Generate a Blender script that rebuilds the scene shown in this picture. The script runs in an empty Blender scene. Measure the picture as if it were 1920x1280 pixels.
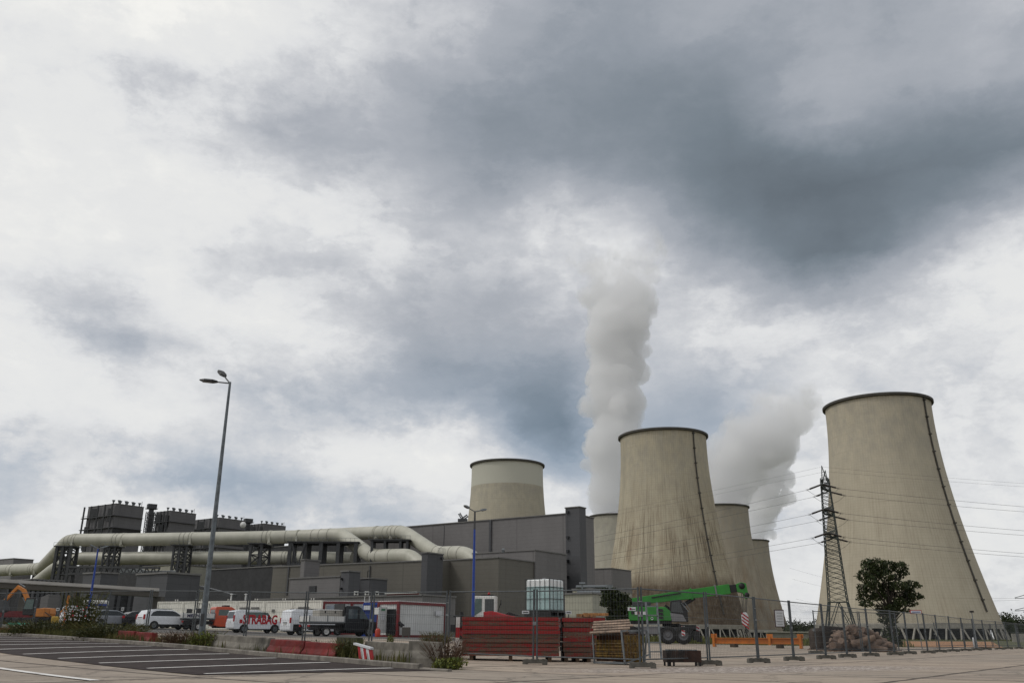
import bpy, bmesh, math, random
import numpy as np
from mathutils import Vector, Matrix, noise as mnoise
R_ = math.radians
sc = bpy.context.scene
C = sc.collection
rnd = random.Random(7)
# ---------------------------------------------------------------- camera
CAM = Vector((0, 0, .78)); FPX = 1631.0
PITCH, ROLL = R_(18.7), R_(0.3)
cam_d = bpy.data.cameras.new('camera'); cam = bpy.data.objects.new('camera', cam_d); C.objects.link(cam)
cam_d.sensor_width = 36; cam_d.lens = FPX / 1920 * 36; cam_d.clip_start = .1; cam_d.clip_end = 20000
fw = Vector((0, math.cos(PITCH), math.sin(PITCH))); rt0 = Vector((1, 0, 0)); up0 = rt0.cross(fw)
rt = rt0 * math.cos(ROLL) + up0 * math.sin(ROLL); up = up0 * math.cos(ROLL) - rt0 * math.sin(ROLL)
cam.matrix_world = Matrix(((rt.x, up.x, -fw.x, CAM.x), (rt.y, up.y, -fw.y, CAM.y), (rt.z, up.z, -fw.z, CAM.z), (0, 0, 0, 1)))
sc.camera = cam
def ray(px, py):
    d = fw + rt * ((px - 960) / FPX) - up * ((py - 640) / FPX)
    return d / d.y
def at(px, py, Y): return CAM + ray(px, py) * Y
def onz(px, py, z):
    d = ray(px, py); return CAM + d * ((z - CAM.z) / d.z)
# ---------------------------------------------------------------- world and sun
sc.view_settings.view_transform = 'Standard'; sc.view_settings.look = 'None'
sc.view_settings.exposure = 0; sc.view_settings.gamma = 1
SUN_EL, SUN_AZ = R_(48), R_(-100)           # azimuth from +Y towards +X
SKY_EL = [1.0, 3.0, 5.0, 7.0, 9.0, 11.0, 13.0, 15.0, 17.0, 19.0, 21.0, 23.0, 25.0, 27.0, 29.0, 31.0, 33.0, 35.0, 37.0, 39.0]
SKY = [
  [220,220,220,220,222,222,222,220,220,220,220,220,220,220,219,216,213,212,212,212,212,212,212,214,216,216,214,214,214,214,214,214],
  [220,220,220,220,222,222,222,220,220,220,220,220,220,220,219,216,213,212,212,212,212,209,206,211,214,214,214,214,214,214,214,214],
  [214,216,218,219,222,222,222,221,218,212,215,218,221,223,220,215,212,212,212,212,211,207,201,206,211,212,212,213,214,214,214,215],
  [195,197,199,203,218,221,223,215,197,194,207,195,192,201,206,209,212,211,203,196,202,205,201,210,217,216,216,217,217,217,217,217],
  [200,198,197,197,205,209,195,180,178,187,194,197,202,215,216,218,220,215,196,190,199,204,196,208,218,215,214,215,216,216,216,216],
  [207,205,205,204,199,200,206,205,205,210,218,224,227,231,230,212,182,164,185,190,186,192,192,202,213,213,213,212,214,214,213,213],
  [232,232,226,221,217,223,227,221,211,199,192,195,203,209,215,187,148,136,179,182,176,170,181,202,210,206,208,209,209,212,212,212],
  [232,232,232,222,215,214,221,213,198,193,192,187,182,174,170,159,144,145,185,194,187,181,189,206,216,206,208,209,210,216,218,219],
  [224,228,232,208,192,183,191,198,217,217,211,202,187,166,163,167,162,157,187,199,200,200,200,205,217,210,217,213,216,221,222,222],
  [222,219,216,205,198,198,214,222,230,224,217,206,191,175,176,180,179,176,188,196,206,210,210,208,204,202,206,214,218,222,222,221],
  [228,227,227,225,220,219,228,215,215,205,200,198,193,184,180,180,186,195,195,197,205,207,195,172,159,165,183,196,211,219,218,216],
  [233,231,229,229,230,229,221,208,208,203,201,203,203,193,191,192,197,203,203,203,198,184,164,142,124,123,139,161,183,201,202,191],
  [237,236,233,228,228,229,222,214,219,213,213,212,208,199,199,201,204,206,207,206,186,161,143,130,128,121,126,136,144,158,161,145],
  [228,232,230,222,228,230,226,223,222,214,217,211,202,193,187,189,195,201,196,189,169,146,130,120,116,118,122,126,127,131,136,136],
  [221,218,222,216,225,222,215,209,210,197,198,195,187,177,165,164,172,181,169,161,149,136,125,122,125,133,138,138,139,143,152,162],
  [231,234,226,226,208,210,206,197,183,180,180,179,172,162,156,152,150,149,148,146,140,133,128,141,157,165,163,158,161,172,179,184],
  [222,224,226,220,206,203,199,199,193,185,189,182,171,159,152,149,148,146,145,143,140,136,137,154,167,171,171,170,172,179,181,183],
  [222,231,234,230,237,229,223,226,217,202,204,189,179,171,165,158,153,152,152,148,146,149,150,157,163,168,172,167,172,178,183,186],
  [222,235,235,236,242,244,242,240,234,224,212,200,193,189,183,173,166,163,157,155,156,163,165,167,169,172,171,167,172,178,182,186],
  [222,238,234,237,243,245,244,243,225,211,206,205,202,198,195,187,177,167,163,160,161,167,169,171,173,172,170,168,170,177,181,186],
]
W = bpy.data.worlds.new('World'); sc.world = W; W.use_nodes = True
def lin(v):
    v = v / 255.0
    return v / 12.92 if v <= .04045 else ((v + .055) / 1.055) ** 2.4
class NT:
    """tiny node builder"""
    def __init__(s, tree): s.t = tree; s.n = tree.nodes; s.l = tree.links
    def node(s, typ, **kw):
        n = s.n.new(typ)
        for k, v in kw.items():
            if k.startswith('i_'):
                key = k[2:]; n.inputs[int(key) if key.isdigit() else key].default_value = v
            else: setattr(n, k, v)
        return n
    def link(s, a, b): s.l.new(a, b)
    def math(s, op, a, b=None, c=None, clamp=False):
        n = s.n.new('ShaderNodeMath'); n.operation = op; n.use_clamp = clamp
        for i, v in enumerate((a, b, c)):
            if v is None: continue
            if hasattr(v, 'links'): s.l.new(v, n.inputs[i])
            else: n.inputs[i].default_value = v
        return n.outputs[0]
    def vmath(s, op, a, b=None):
        n = s.n.new('ShaderNodeVectorMath'); n.operation = op
        for i, v in enumerate((a, b)):
            if v is None: continue
            if hasattr(v, 'links'): s.l.new(v, n.inputs[i])
            else: n.inputs[i].default_value = v
        return n.outputs[0]
    def noise(s, vec, scale, detail=4, rough=.55, dist=0, color=False):
        n = s.node('ShaderNodeTexNoise'); n.inputs['Scale'].default_value = scale; n.inputs['Detail'].default_value = detail
        n.inputs['Roughness'].default_value = rough; n.inputs['Distortion'].default_value = dist
        if vec is not None: s.l.new(vec, n.inputs['Vector'])
        return n.outputs['Color' if color else 'Fac']
    def ramp(s, fac, stops, interp='LINEAR'):
        n = s.n.new('ShaderNodeValToRGB'); cr = n.color_ramp; cr.interpolation = interp
        while len(cr.elements) < len(stops): cr.elements.new(.5)
        for e, (p, c) in zip(cr.elements, stops):
            e.position = p
            e.color = (c, c, c, 1) if not hasattr(c, '__len__') else (*c[:3], 1)
        s.l.new(fac, n.inputs['Fac']); return n.outputs['Color']
    def mapr(s, v, a, b, c=0, d=1, smooth=False):
        n = s.n.new('ShaderNodeMapRange'); n.interpolation_type = 'SMOOTHSTEP' if smooth else 'LINEAR'
        s.l.new(v, n.inputs[0])
        for i, x in enumerate((a, b, c, d)): n.inputs[i + 1].default_value = x
        return n.outputs[0]
    def mix(s, f, a, b, mode='MIX'):
        n = s.n.new('ShaderNodeMix'); n.data_type = 'RGBA'; n.blend_type = mode
        for i, v in ((0, f), (6, a), (7, b)):
            if hasattr(v, 'links'): s.l.new(v, n.inputs[i])
            elif i == 0: n.inputs[0].default_value = v
            else: n.inputs[i].default_value = (*v[:3], 1) if hasattr(v, '__len__') else (v, v, v, 1)
        return n.outputs[2]
    def scalev(s, vec, xyz):
        return s.vmath('MULTIPLY', vec, xyz)
nt = NT(W.node_tree); nt.n.clear()
geo = nt.node('ShaderNodeTexCoord').outputs['Generated']
d0 = nt.vmath('NORMALIZE', geo)
sep0 = nt.node('ShaderNodeSeparateXYZ'); nt.link(d0, sep0.inputs[0])
# cloud-deck coordinates: direction projected on a flat layer
den = nt.math('ADD', nt.math('MAXIMUM', sep0.outputs[2], 0), .12)
cmb = nt.node('ShaderNodeCombineXYZ')
nt.link(nt.math('DIVIDE', sep0.outputs[0], den), cmb.inputs[0]); nt.link(nt.math('DIVIDE', sep0.outputs[1], den), cmb.inputs[1])
deck = cmb.outputs[0]
flat = nt.scalev(d0, (1, 1, 1.7))
w1 = nt.vmath('SUBTRACT', nt.noise(flat, 7, 9, .62, color=True), (.5, .5, .5))
w2 = nt.vmath('SUBTRACT', nt.noise(flat, 26, 8, .66, color=True), (.5, .5, .5))
dw = nt.vmath('ADD', d0, nt.vmath('ADD', nt.scalev(w1, (.034, .034, .028)), nt.scalev(w2, (.034, .034, .026))))
sep = nt.node('ShaderNodeSeparateXYZ'); nt.link(nt.vmath('NORMALIZE', dw), sep.inputs[0])
az = nt.math('ARCTAN2', sep.outputs[0], sep.outputs[1])
el = nt.math('MULTIPLY', nt.math('ARCSINE', sep.outputs[2]), 180 / math.pi)
u = nt.mapr(az, R_(-37), R_(37))
L = None
for i, row in enumerate(SKY):
    n_ = len(row)
    rc = nt.ramp(u, [(k / (n_ - 1), v / 255) for k, v in enumerate(row)], 'LINEAR')
    L = rc if L is None else nt.mix(nt.mapr(el, SKY_EL[i - 1], SKY_EL[i]), L, rc)
Lb = nt.node('ShaderNodeSeparateColor'); nt.link(L, Lb.inputs[0]); Lv = Lb.outputs[0]
# billows: crisp-edged puffs and wisps, stronger in the bright, broken parts of the deck
rotm = nt.node('ShaderNodeMapping'); rotm.inputs['Rotation'].default_value = (0, 0, R_(-35)); rotm.inputs['Scale'].default_value = (1, 1.9, 1)
nt.link(deck, rotm.inputs[0])
b1 = nt.math('SUBTRACT', nt.noise(rotm.outputs[0], 2.2, 9, .6, .3), .5)
puff = nt.noise(nt.vmath('ADD', flat, nt.scalev(w2, (.03, .03, .03))), 10, 10, .6, .15)
b2 = nt.math('SUBTRACT', nt.mapr(puff, .44, .57, 0, 1, True), .5)
b3 = nt.math('SUBTRACT', nt.noise(flat, 34, 8, .66, .2), .5)
amp = nt.mapr(Lv, .52, .85, .16, 1.0)
det = nt.math('ADD', nt.math('MULTIPLY', b1, nt.mapr(el, 12, 30, 0, .20)), nt.math('ADD', nt.math('MULTIPLY', b2, .050), nt.math('MULTIPLY', b3, .13)))
overhead = nt.mapr(el, 42, 60)
Lv = nt.node('ShaderNodeMix'); Lv.data_type = 'FLOAT'
nt.link(overhead, Lv.inputs[0]); Lv.inputs[3].default_value = .84
nt.link(nt.math('ADD', nt.math('MULTIPLY', det, amp), nt.math('ADD', nt.math('MULTIPLY', Lb.outputs[0], 1.12), -.090)), Lv.inputs[2]); Lv = Lv.outputs[0]
# clouds are bimodal: lit fleece against shaded bases, with quick transitions between
sc1 = nt.math('ADD', nt.math('MULTIPLY', nt.mapr(Lv, .655, .90, 0, 1, True), .255), .665)
inr = nt.math('MULTIPLY', nt.mapr(Lv, .62, .68), nt.mapr(Lv, .97, .90))
mx = nt.node('ShaderNodeMix'); mx.data_type = 'FLOAT'; nt.link(nt.math('MULTIPLY', inr, .72), mx.inputs[0]); nt.link(Lv, mx.inputs[2]); nt.link(sc1, mx.inputs[3]); Lv = mx.outputs[0]
def srgb(r, g, b): return (lin(r), lin(g), lin(b))
cloud = nt.ramp(Lv, [(0, srgb(60, 67, 74)), (.42, srgb(101, 110, 118)), (.50, srgb(119, 129, 138)), (.60, srgb(147, 154, 163)),
                     (.70, srgb(175, 179, 186)), (.80, srgb(202, 204, 208)), (.88, srgb(225, 226, 227)), (.94, srgb(236, 236, 234)), (1, srgb(246, 245, 241))])
# low clouds are a little bluer where dark
lowblue = nt.math('MULTIPLY', nt.mapr(el, 20, 10), nt.mapr(Lv, .84, .62))
cloud = nt.mix(nt.math('MULTIPLY', lowblue, .8), cloud, (.82, .97, 1.10), 'MULTIPLY')
sky = nt.node('ShaderNodeTexSky'); sky.sky_type = 'NISHITA'; sky.sun_disc = False
sky.sun_elevation = SUN_EL; sky.sun_rotation = SUN_AZ
skyc = nt.vmath('MULTIPLY', sky.outputs[0], (.1, .1, .1))
tot = nt.mix(.97, skyc, cloud)
bg = nt.node('ShaderNodeBackground'); bg.inputs['Strength'].default_value = 1.0
nt.link(tot, bg.inputs['Color'])
wo = nt.node('ShaderNodeOutputWorld'); nt.link(bg.outputs[0], wo.inputs[0])
W.cycles.sampling_method = 'MANUAL'; W.cycles.sample_map_resolution = 512
sun_d = bpy.data.lights.new('sun', 'SUN'); sun_d.energy = 1.0; sun_d.angle = R_(14); sun_d.color = (1, .96, .9)
sun = bpy.data.objects.new('sun', sun_d); C.objects.link(sun)
sd = Vector((math.sin(SUN_AZ) * math.cos(SUN_EL), math.cos(SUN_AZ) * math.cos(SUN_EL), math.sin(SUN_EL)))
sun.rotation_euler = (-sd).to_track_quat('-Z', 'Y').to_euler()
sc.cycles.use_denoising = True
sc.cycles.volume_bounces = 6; sc.cycles.max_bounces = 10; sc.cycles.diffuse_bounces = 3
sc.cycles.volume_max_steps = 128
# ---------------------------------------------------------------- terrain
CTRL = [(0,0,0),(5,5,0),(-5,5,0),(-10,10,0),(0,14,0),(-2.7,22.4,.04),(-4.5,24.1,.12),(-10.1,29.3,.34),(-11.8,31,.40),(-13.9,32.7,.46),
        (-20.9,39.6,.66),(-7.9,20.5,.07),(-13.4,25.6,.24),(-7.3,32,.2),(-9.8,35,.3),(-23.6,44.7,.68),(-31,59,1.0),(-34,87,1.33),(-21,74,.86),
        (-13.6,70,.68),(-8.5,68,.66),(12,76,.25),(.7,25.5,0),(8,25,0),(40,76,0),(15,30,0),(20,45,0),(12,55,.12),(-38,100,1.5),
        (-60,100,1.8),(-100,130,2),(0,130,.4),(50,130,0),(0,-20,0),(-40,-10,0),(40,0,0),(0,45,.12),(-60,50,1.1)]
cp = np.array(CTRL, float)
def U(r2): return np.where(r2 > 1e-9, r2 * np.log(r2 + 1e-12), 0)
def tps(cp):
    n = len(cp); D = ((cp[:, None, :2] - cp[None, :, :2]) ** 2).sum(-1)
    K = U(D) + np.eye(n) * 4.0; P = np.c_[np.ones(n), cp[:, :2]]
    M_ = np.zeros((n + 3, n + 3)); M_[:n, :n] = K; M_[:n, n:] = P; M_[n:, :n] = P.T
    return np.linalg.solve(M_, np.r_[cp[:, 2], 0, 0, 0])
TW = tps(cp)
def ghs(X, Y):
    X = np.asarray(X, float); Y = np.asarray(Y, float)
    r = np.sqrt(X * X + Y * Y); k = np.clip((r - 110) / 130, 0, 1); k = k * k * (3 - 2 * k)
    s = np.minimum(1, 150 / np.maximum(r, 1)); x = X * s; y = Y * s
    D = (x[..., None] - cp[:, 0]) ** 2 + (y[..., None] - cp[:, 1]) ** 2
    z = (U(D) * TW[:len(cp)]).sum(-1) + TW[len(cp)] + TW[len(cp) + 1] * x + TW[len(cp) + 2] * y
    return np.clip(z, -.3, 2.2) * (1 - k)
def gh(X, Y): return float(ghs(X, Y))
def on(px, py, dz=0, y0=8, y1=400):
    d = ray(px, py); prev = None; Y = y0
    while Y < y1:
        p = CAM + d * Y
        if p.z - dz < gh(p.x, p.y): 
            lo, hi = Y / 1.02, Y
            for _ in range(18):
                m = (lo + hi) / 2; p = CAM + d * m
                if p.z - dz < gh(p.x, p.y): hi = m
                else: lo = m
            return CAM + d * hi
        Y *= 1.02
    return CAM + d * y1
def gp(X, Y, dz=0): return Vector((X, Y, gh(X, Y) + dz))
# ---------------------------------------------------------------- materials
MATS = {}
def mat(name, col, rough=.7, metal=0, noise_amt=.12, noise_scale=3.0, bump=0, spec=.4, emit=None, dirt=None, dirt_amt=0):
    if name in MATS: return MATS[name]
    m = bpy.data.materials.new(name); m.use_nodes = True; t = NT(m.node_tree)
    b = m.node_tree.nodes['Principled BSDF']
    b.inputs['Roughness'].default_value = rough; b.inputs['Metallic'].default_value = metal; b.inputs['Specular IOR Level'].default_value = spec
    co = t.node('ShaderNodeTexCoord').outputs['Object']
    f = t.noise(co, noise_scale, 5, .6)
    dark = tuple(c * (1 - noise_amt * 1.6) for c in col); lite = tuple(min(1, c * (1 + noise_amt)) for c in col)
    c = t.ramp(f, [(.3, dark), (.7, lite)])
    if dirt:
        f2 = t.noise(t.scalev(co, (1, 1, .35)), noise_scale * .45, 6, .68)
        c = t.mix(t.mapr(f2, .5, .68, 0, dirt_amt), c, dirt)
    t.link(c, b.inputs['Base Color'])
    t.link(t.mapr(t.noise(co, noise_scale * 2.3, 3), .3, .7, rough * .85, min(1, rough * 1.15)), b.inputs['Roughness'])
    if bump:
        bn = t.node('ShaderNodeBump'); bn.inputs['Strength'].default_value = bump; bn.inputs['Distance'].default_value = .02
        t.link(f, bn.inputs['Height']); t.link(bn.outputs[0], b.inputs['Normal'])
    MATS[name] = m; return m
def glassy(name, col=(.02, .025, .027), rough=.12):
    return mat(name, col, rough, 0, .2, 2, spec=.6)
# ---------------------------------------------------------------- mesh builder
class MB:
    def __init__(s): s.v = []; s.f = []; s.m = []; s.smooth = []
    def add(s, verts, faces, mi=0, sm=False):
        o = len(s.v); s.v += [tuple(v) for v in verts]
        for f in faces: s.f.append(tuple(i + o for i in f)); s.m.append(mi); s.smooth.append(sm)
        return s
    def box(s, c, d, rz=0, mi=0, ry=0, rx=0):
        hx, hy, hz = d[0] / 2, d[1] / 2, d[2] / 2
        M = Matrix.Translation(c) @ Matrix.Rotation(rz, 4, 'Z') @ Matrix.Rotation(ry, 4, 'Y') @ Matrix.Rotation(rx, 4, 'X')
        vs = [M @ Vector((x * hx, y * hy, z * hz)) for z in (-1, 1) for y in (-1, 1) for x in (-1, 1)]
        return s.add(vs, [(0, 2, 3, 1), (4, 5, 7, 6), (0, 1, 5, 4), (2, 6, 7, 3), (0, 4, 6, 2), (1, 3, 7, 5)], mi)
    def beam(s, a, b, w=.2, h=None, mi=0):
        a, b = Vector(a), Vector(b); h = h or w; d = b - a
        if d.length < 1e-6: return s
        z = d.normalized(); x = z.cross(Vector((0, 0, 1)))
        if x.length < 1e-3: x = Vector((1, 0, 0))
        x.normalize(); y = x.cross(z)
        vs = [p + x * (i * w / 2) + y * (j * h / 2) for p in (a, b) for i, j in ((-1, -1), (1, -1), (1, 1), (-1, 1))]
        return s.add(vs, [(0, 3, 2, 1), (4, 5, 6, 7), (0, 1, 5, 4), (1, 2, 6, 5), (2, 3, 7, 6), (3, 0, 4, 7)], mi)
    def tube(s, pts, r, n=8, cap=True, mi=0, sm=True):
        pts = [Vector(p) for p in pts]; rs = r if hasattr(r, '__len__') else [r] * len(pts)
        rings = []; prevx = None
        for i, p in enumerate(pts):
            if i == 0: t_ = pts[1] - p
            elif i == len(pts) - 1: t_ = p - pts[i - 1]
            else: t_ = (pts[i + 1] - p).normalized() + (p - pts[i - 1]).normalized()
            t_.normalize()
            x = t_.cross(Vector((0, 0, 1))) if prevx is None else prevx - t_ * prevx.dot(t_)
            if x.length < 1e-3: x = Vector((1, 0, 0))
            x.normalize(); prevx = x; y = t_.cross(x)
            rings.append([p + (x * math.cos(a) + y * math.sin(a)) * rs[i] for a in [2 * math.pi * k / n for k in range(n)]])
        vs = [v for rg in rings for v in rg]; fs = []
        for i in range(len(pts) - 1):
            for k in range(n): fs.append((i * n + k, i * n + (k + 1) % n, (i + 1) * n + (k + 1) % n, (i + 1) * n + k))
        s.add(vs, fs, mi, sm)
        if cap:
            s.add(rings[0], [tuple(range(n))[::-1]], mi); s.add(rings[-1], [tuple(range(n))], mi)
        return s
    def lathe(s, prof, c=(0, 0, 0), axis='Z', n=24, mi=0, sm=True):
        vs = []; c = Vector(c)
        for (r, h) in prof:
            for k in range(n):
                a = 2 * math.pi * k / n; x, y = r * math.cos(a), r * math.sin(a)
                vs.append(c + (Vector((x, y, h)) if axis == 'Z' else Vector((x, h, y)) if axis == 'Y' else Vector((h, x, y))))
        fs = []
        for i in range(len(prof) - 1):
            for k in range(n): fs.append((i * n + k, i * n + (k + 1) % n, (i + 1) * n + (k + 1) % n, (i + 1) * n + k))
        return s.add(vs, fs, mi, sm)
    def prism(s, poly, y0, y1, mi=0, plane='XZ'):
        n = len(poly)
        if plane == 'XZ': vs = [(x, y0, z) for x, z in poly] + [(x, y1, z) for x, z in poly]
        else: vs = [(x, y, y0) for x, y in poly] + [(x, y, y1) for x, y in poly]
        fs = [tuple(range(n)), tuple(range(2 * n - 1, n - 1, -1))] + [(i, i + n, (i + 1) % n + n, (i + 1) % n) for i in range(n)]
        return s.add(vs, fs, mi)
    def build(s, name, m, parent=None, world=False, bevel=0, seg=2):
        me = bpy.data.meshes.new(name)
        v = s.v
        if world and parent is not None:
            Mi = (Matrix.Translation(parent.location) @ parent.rotation_euler.to_matrix().to_4x4()).inverted()
            v = [tuple(Mi @ Vector(p)) for p in v]
        me.from_pydata(v, [], s.f)
        for x in (m if isinstance(m, (list, tuple)) else [m]): me.materials.append(x)
        me.polygons.foreach_set('material_index', s.m); me.polygons.foreach_set('use_smooth', s.smooth)
        bm = bmesh.new(); bm.from_mesh(me); bmesh.ops.recalc_face_normals(bm, faces=bm.faces); bm.to_mesh(me); bm.free()
        me.update()
        o = bpy.data.objects.new(name, me); C.objects.link(o)
        if parent is not None: o.parent = parent
        if bevel:
            b = o.modifiers.new('bevel', 'BEVEL'); b.width = bevel; b.segments = seg; b.limit_method = 'ANGLE'; b.angle_limit = R_(35)
        return o
def thing(name, label, cat, loc=(0, 0, 0), rz=0, group=None):
    o = bpy.data.objects.new(name, None); C.objects.link(o); o.location = loc; o.rotation_euler = (0, 0, rz)
    o.empty_display_size = .3
    return tag(o, label, cat, group)
def tag(o, label=None, cat=None, group=None, kind=None):
    if label: o['label'] = label
    if cat: o['category'] = cat
    if group: o['group'] = group
    if kind: o['kind'] = kind
    return o
def kids(o): return [c for c in bpy.data.objects if c.parent is o]
def copy_tree(o, loc, rz, label, kidmap=None):
    r = o.copy(); C.objects.link(r); r.location = loc; r.rotation_euler = (0, 0, rz); r['label'] = label
    for ch in kids(o):
        c = ch.copy(); C.objects.link(c); c.parent = r
        for g in kids(ch):
            d = g.copy(); C.objects.link(d); d.parent = c
    return r
def text_mb(body, size, depth=.02, bold=.0, align='LEFT', stretch=1.0):
    cu = bpy.data.curves.new('t', 'FONT'); cu.body = body; cu.size = size; cu.extrude = depth; cu.offset = bold; cu.align_x = align
    cu.resolution_u = 3
    o = bpy.data.objects.new('t', cu); C.objects.link(o); dg = bpy.context.evaluated_depsgraph_get()
    me = bpy.data.meshes.new_from_object(o.evaluated_get(dg)); bpy.data.objects.remove(o)
    mb = MB(); mb.add([(v.co.x * stretch, v.co.y, v.co.z) for v in me.vertices], [tuple(p.vertices) for p in me.polygons]); return mb
def xform(mb, M):
    mb.v = [tuple(M @ Vector(v)) for v in mb.v]; return mb
# common materials
M_dark = mat('dark_rubber', (.018, .018, .018), .85)
M_black = mat('black_plastic', (.012, .012, .013), .55)
M_steel = mat('dark_steel', (.05, .052, .055), .6, 0, .2, 1.5)
M_galv = mat('galvanised_steel', (.17, .185, .195), .5, .35, .2, 6)
M_white = mat('white_paint', (.62, .62, .6), .4, 0, .05, 4, dirt=(.35, .33, .3), dirt_amt=.35)
M_red = mat('red_paint', (.34, .012, .018), .45, 0, .15, 3, dirt=(.12, .05, .04), dirt_amt=.4)
M_redf = mat('frame_dark_red', (.14, .010, .013), .5, 0, .15, 3)
M_signw = mat('sign_white', (.55, .56, .58), .5, 0, .04)
M_blue = mat('blue_paint', (.012, .045, .26), .4, 0, .15, 2)
# ================================================================ GROUND
def grid_coords(lo, hi, step, far):
    a = list(np.arange(lo, hi + .01, step)); s = step; x = hi
    while x < far: s *= 1.35; x += s; a.append(x)
    s = step; x = lo
    while x > -far: s *= 1.35; x -= s; a.insert(0, x)
    return np.array(a)
def ground_material():
    m = bpy.data.materials.new('ground'); m.use_nodes = True; t = NT(m.node_tree); b = m.node_tree.nodes['Principled BSDF']
    pos = t.node('ShaderNodeNewGeometry').outputs['Position']
    sp = t.node('ShaderNodeSeparateXYZ'); t.link(pos, sp.inputs[0]); X, Y = sp.outputs[0], sp.outputs[1]
    big = t.noise(pos, .12, 5, .6); mid = t.noise(pos, 1.1, 6, .65); fine = t.noise(pos, 28, 4, .7)
    conc = t.ramp(mid, [(.25, (.27, .225, .178)), (.5, (.36, .302, .242)), (.8, (.44, .378, .305))])
    conc = t.mix(t.mapr(big, .35, .7, 0, .5), conc, (.30, .235, .185))
    # slab joints
    mp = t.node('ShaderNodeMapping'); mp.inputs['Rotation'].default_value = (0, 0, R_(38)); t.link(pos, mp.inputs[0])
    dist = t.vmath('ADD', mp.outputs[0], t.scalev(t.vmath('SUBTRACT', t.noise(pos, .7, 3, .6, color=True), (.5, .5, .5)), (.16, .16, 0)))
    br = t.node('ShaderNodeTexBrick'); br.offset = 0; t.link(dist, br.inputs['Vector'])
    br.inputs['Scale'].default_value = 1; br.inputs['Brick Width'].default_value = 5.2; br.inputs['Row Height'].default_value = 3.4
    br.inputs['Mortar Size'].default_value = .09; br.inputs['Mortar Smooth'].default_value = .3
    br.inputs['Color1'].default_value = (.84, .85, .86, 1); br.inputs['Color2'].default_value = (1.06, 1.03, 1.0, 1); br.inputs['Mortar'].default_value = (.17, .15, .13, 1)
    conc = t.mix(1, conc, br.outputs['Color'], 'MULTIPLY')
    # cracks
    vo = t.node('ShaderNodeTexVoronoi'); vo.feature = 'DISTANCE_TO_EDGE'; vo.inputs['Scale'].default_value = .33
    t.link(t.vmath('ADD', pos, t.scalev(t.noise(pos, 1.7, 5, .7, color=True), (1.4, 1.4, 0))), vo.inputs['Vector'])
    crack = t.math('MULTIPLY', t.mapr(vo.outputs['Distance'], .0, .02, 1, 0), t.mapr(t.noise(pos, .21, 2), .36, .46))
    conc = t.mix(t.math('MULTIPLY', crack, .75), conc, (.06, .05, .04))
    # dark wet / oily patches drawn out along the traffic direction
    st = t.noise(t.scalev(pos, (.28, 1.1, 1)), .9, 6, .65)
    conc = t.mix(t.mapr(st, .50, .66, 0, .6), conc, (.12, .10, .085))
    spot = t.mapr(t.noise(pos, 5.5, 3, .5), .66, .70)
    conc = t.mix(t.math('MULTIPLY', spot, .65), conc, (.09, .07, .055))
    peb = t.mapr(fine, .60, .68)
    conc = t.mix(t.math('MULTIPLY', peb, .5), conc, (.11, .09, .075))
    # gravel patch
    gx = t.math('DIVIDE', t.math('SUBTRACT', X, 6.8), 6.5); gy = t.math('DIVIDE', t.math('SUBTRACT', t.math('ADD', Y, t.math('MULTIPLY', X, -.35)), 22.3), 2.6)
    rr = t.math('ADD', t.math('MULTIPLY', gx, gx), t.math('MULTIPLY', gy, gy))
    gm = t.mapr(t.math('ADD', rr, t.math('MULTIPLY', mid, 1.2)), .7, 1.7, 1, 0)
    v2 = t.node('ShaderNodeTexVoronoi'); v2.inputs['Scale'].default_value = 13; t.link(pos, v2.inputs['Vector'])
    vg = t.node('ShaderNodeSeparateColor'); t.link(v2.outputs['Color'], vg.inputs[0])
    grav = t.ramp(vg.outputs[0], [(0, (.10, .08, .07)), (.45, (.26, .215, .185)), (.8, (.40, .34, .30)), (1, (.62, .56, .5))])
    c = t.mix(gm, conc, grav)
    # beyond the yard: dry grass and earth
    fy = t.math('ADD', Y, t.math('MULTIPLY', mid, 14))
    grass = t.ramp(t.noise(pos, .5, 6, .7), [(.3, (.035, .042, .014)), (.55, (.075, .078, .025)), (.75, (.15, .125, .055))])
    c = t.mix(t.mapr(fy, 98, 104), c, grass)
    t.link(c, b.inputs['Base Color']); b.inputs['Roughness'].default_value = .93
    bn = t.node('ShaderNodeBump'); bn.inputs['Strength'].default_value = .5; bn.inputs['Distance'].default_value = .03
    hh = t.math('ADD', t.math('MULTIPLY', fine, .35), t.math('ADD', mid, t.math('MULTIPLY', t.math('MULTIPLY', vg.outputs[1], gm), .8)))
    t.link(hh, bn.inputs['Height']); t.link(bn.outputs[0], b.inputs['Normal'])
    return m
xs = grid_coords(-70, 60, 1.0, 9000); ys = grid_coords(-8, 118, 1.0, 9000)
XX, YY = np.meshgrid(xs, ys); ZZ = ghs(XX, YY)
mb = MB(); nx = len(xs)
mb.v = [(float(a), float(b), float(c)) for a, b, c in zip(XX.ravel(), YY.ravel(), ZZ.ravel())]
for j in range(len(ys) - 1):
    for i in range(nx - 1):
        mb.f.append((j * nx + i, j * nx + i + 1, (j + 1) * nx + i + 1, (j + 1) * nx + i)); mb.m.append(0); mb.smooth.append(True)
ground = mb.build('ground', ground_material()); tag(ground, kind='structure')

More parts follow.
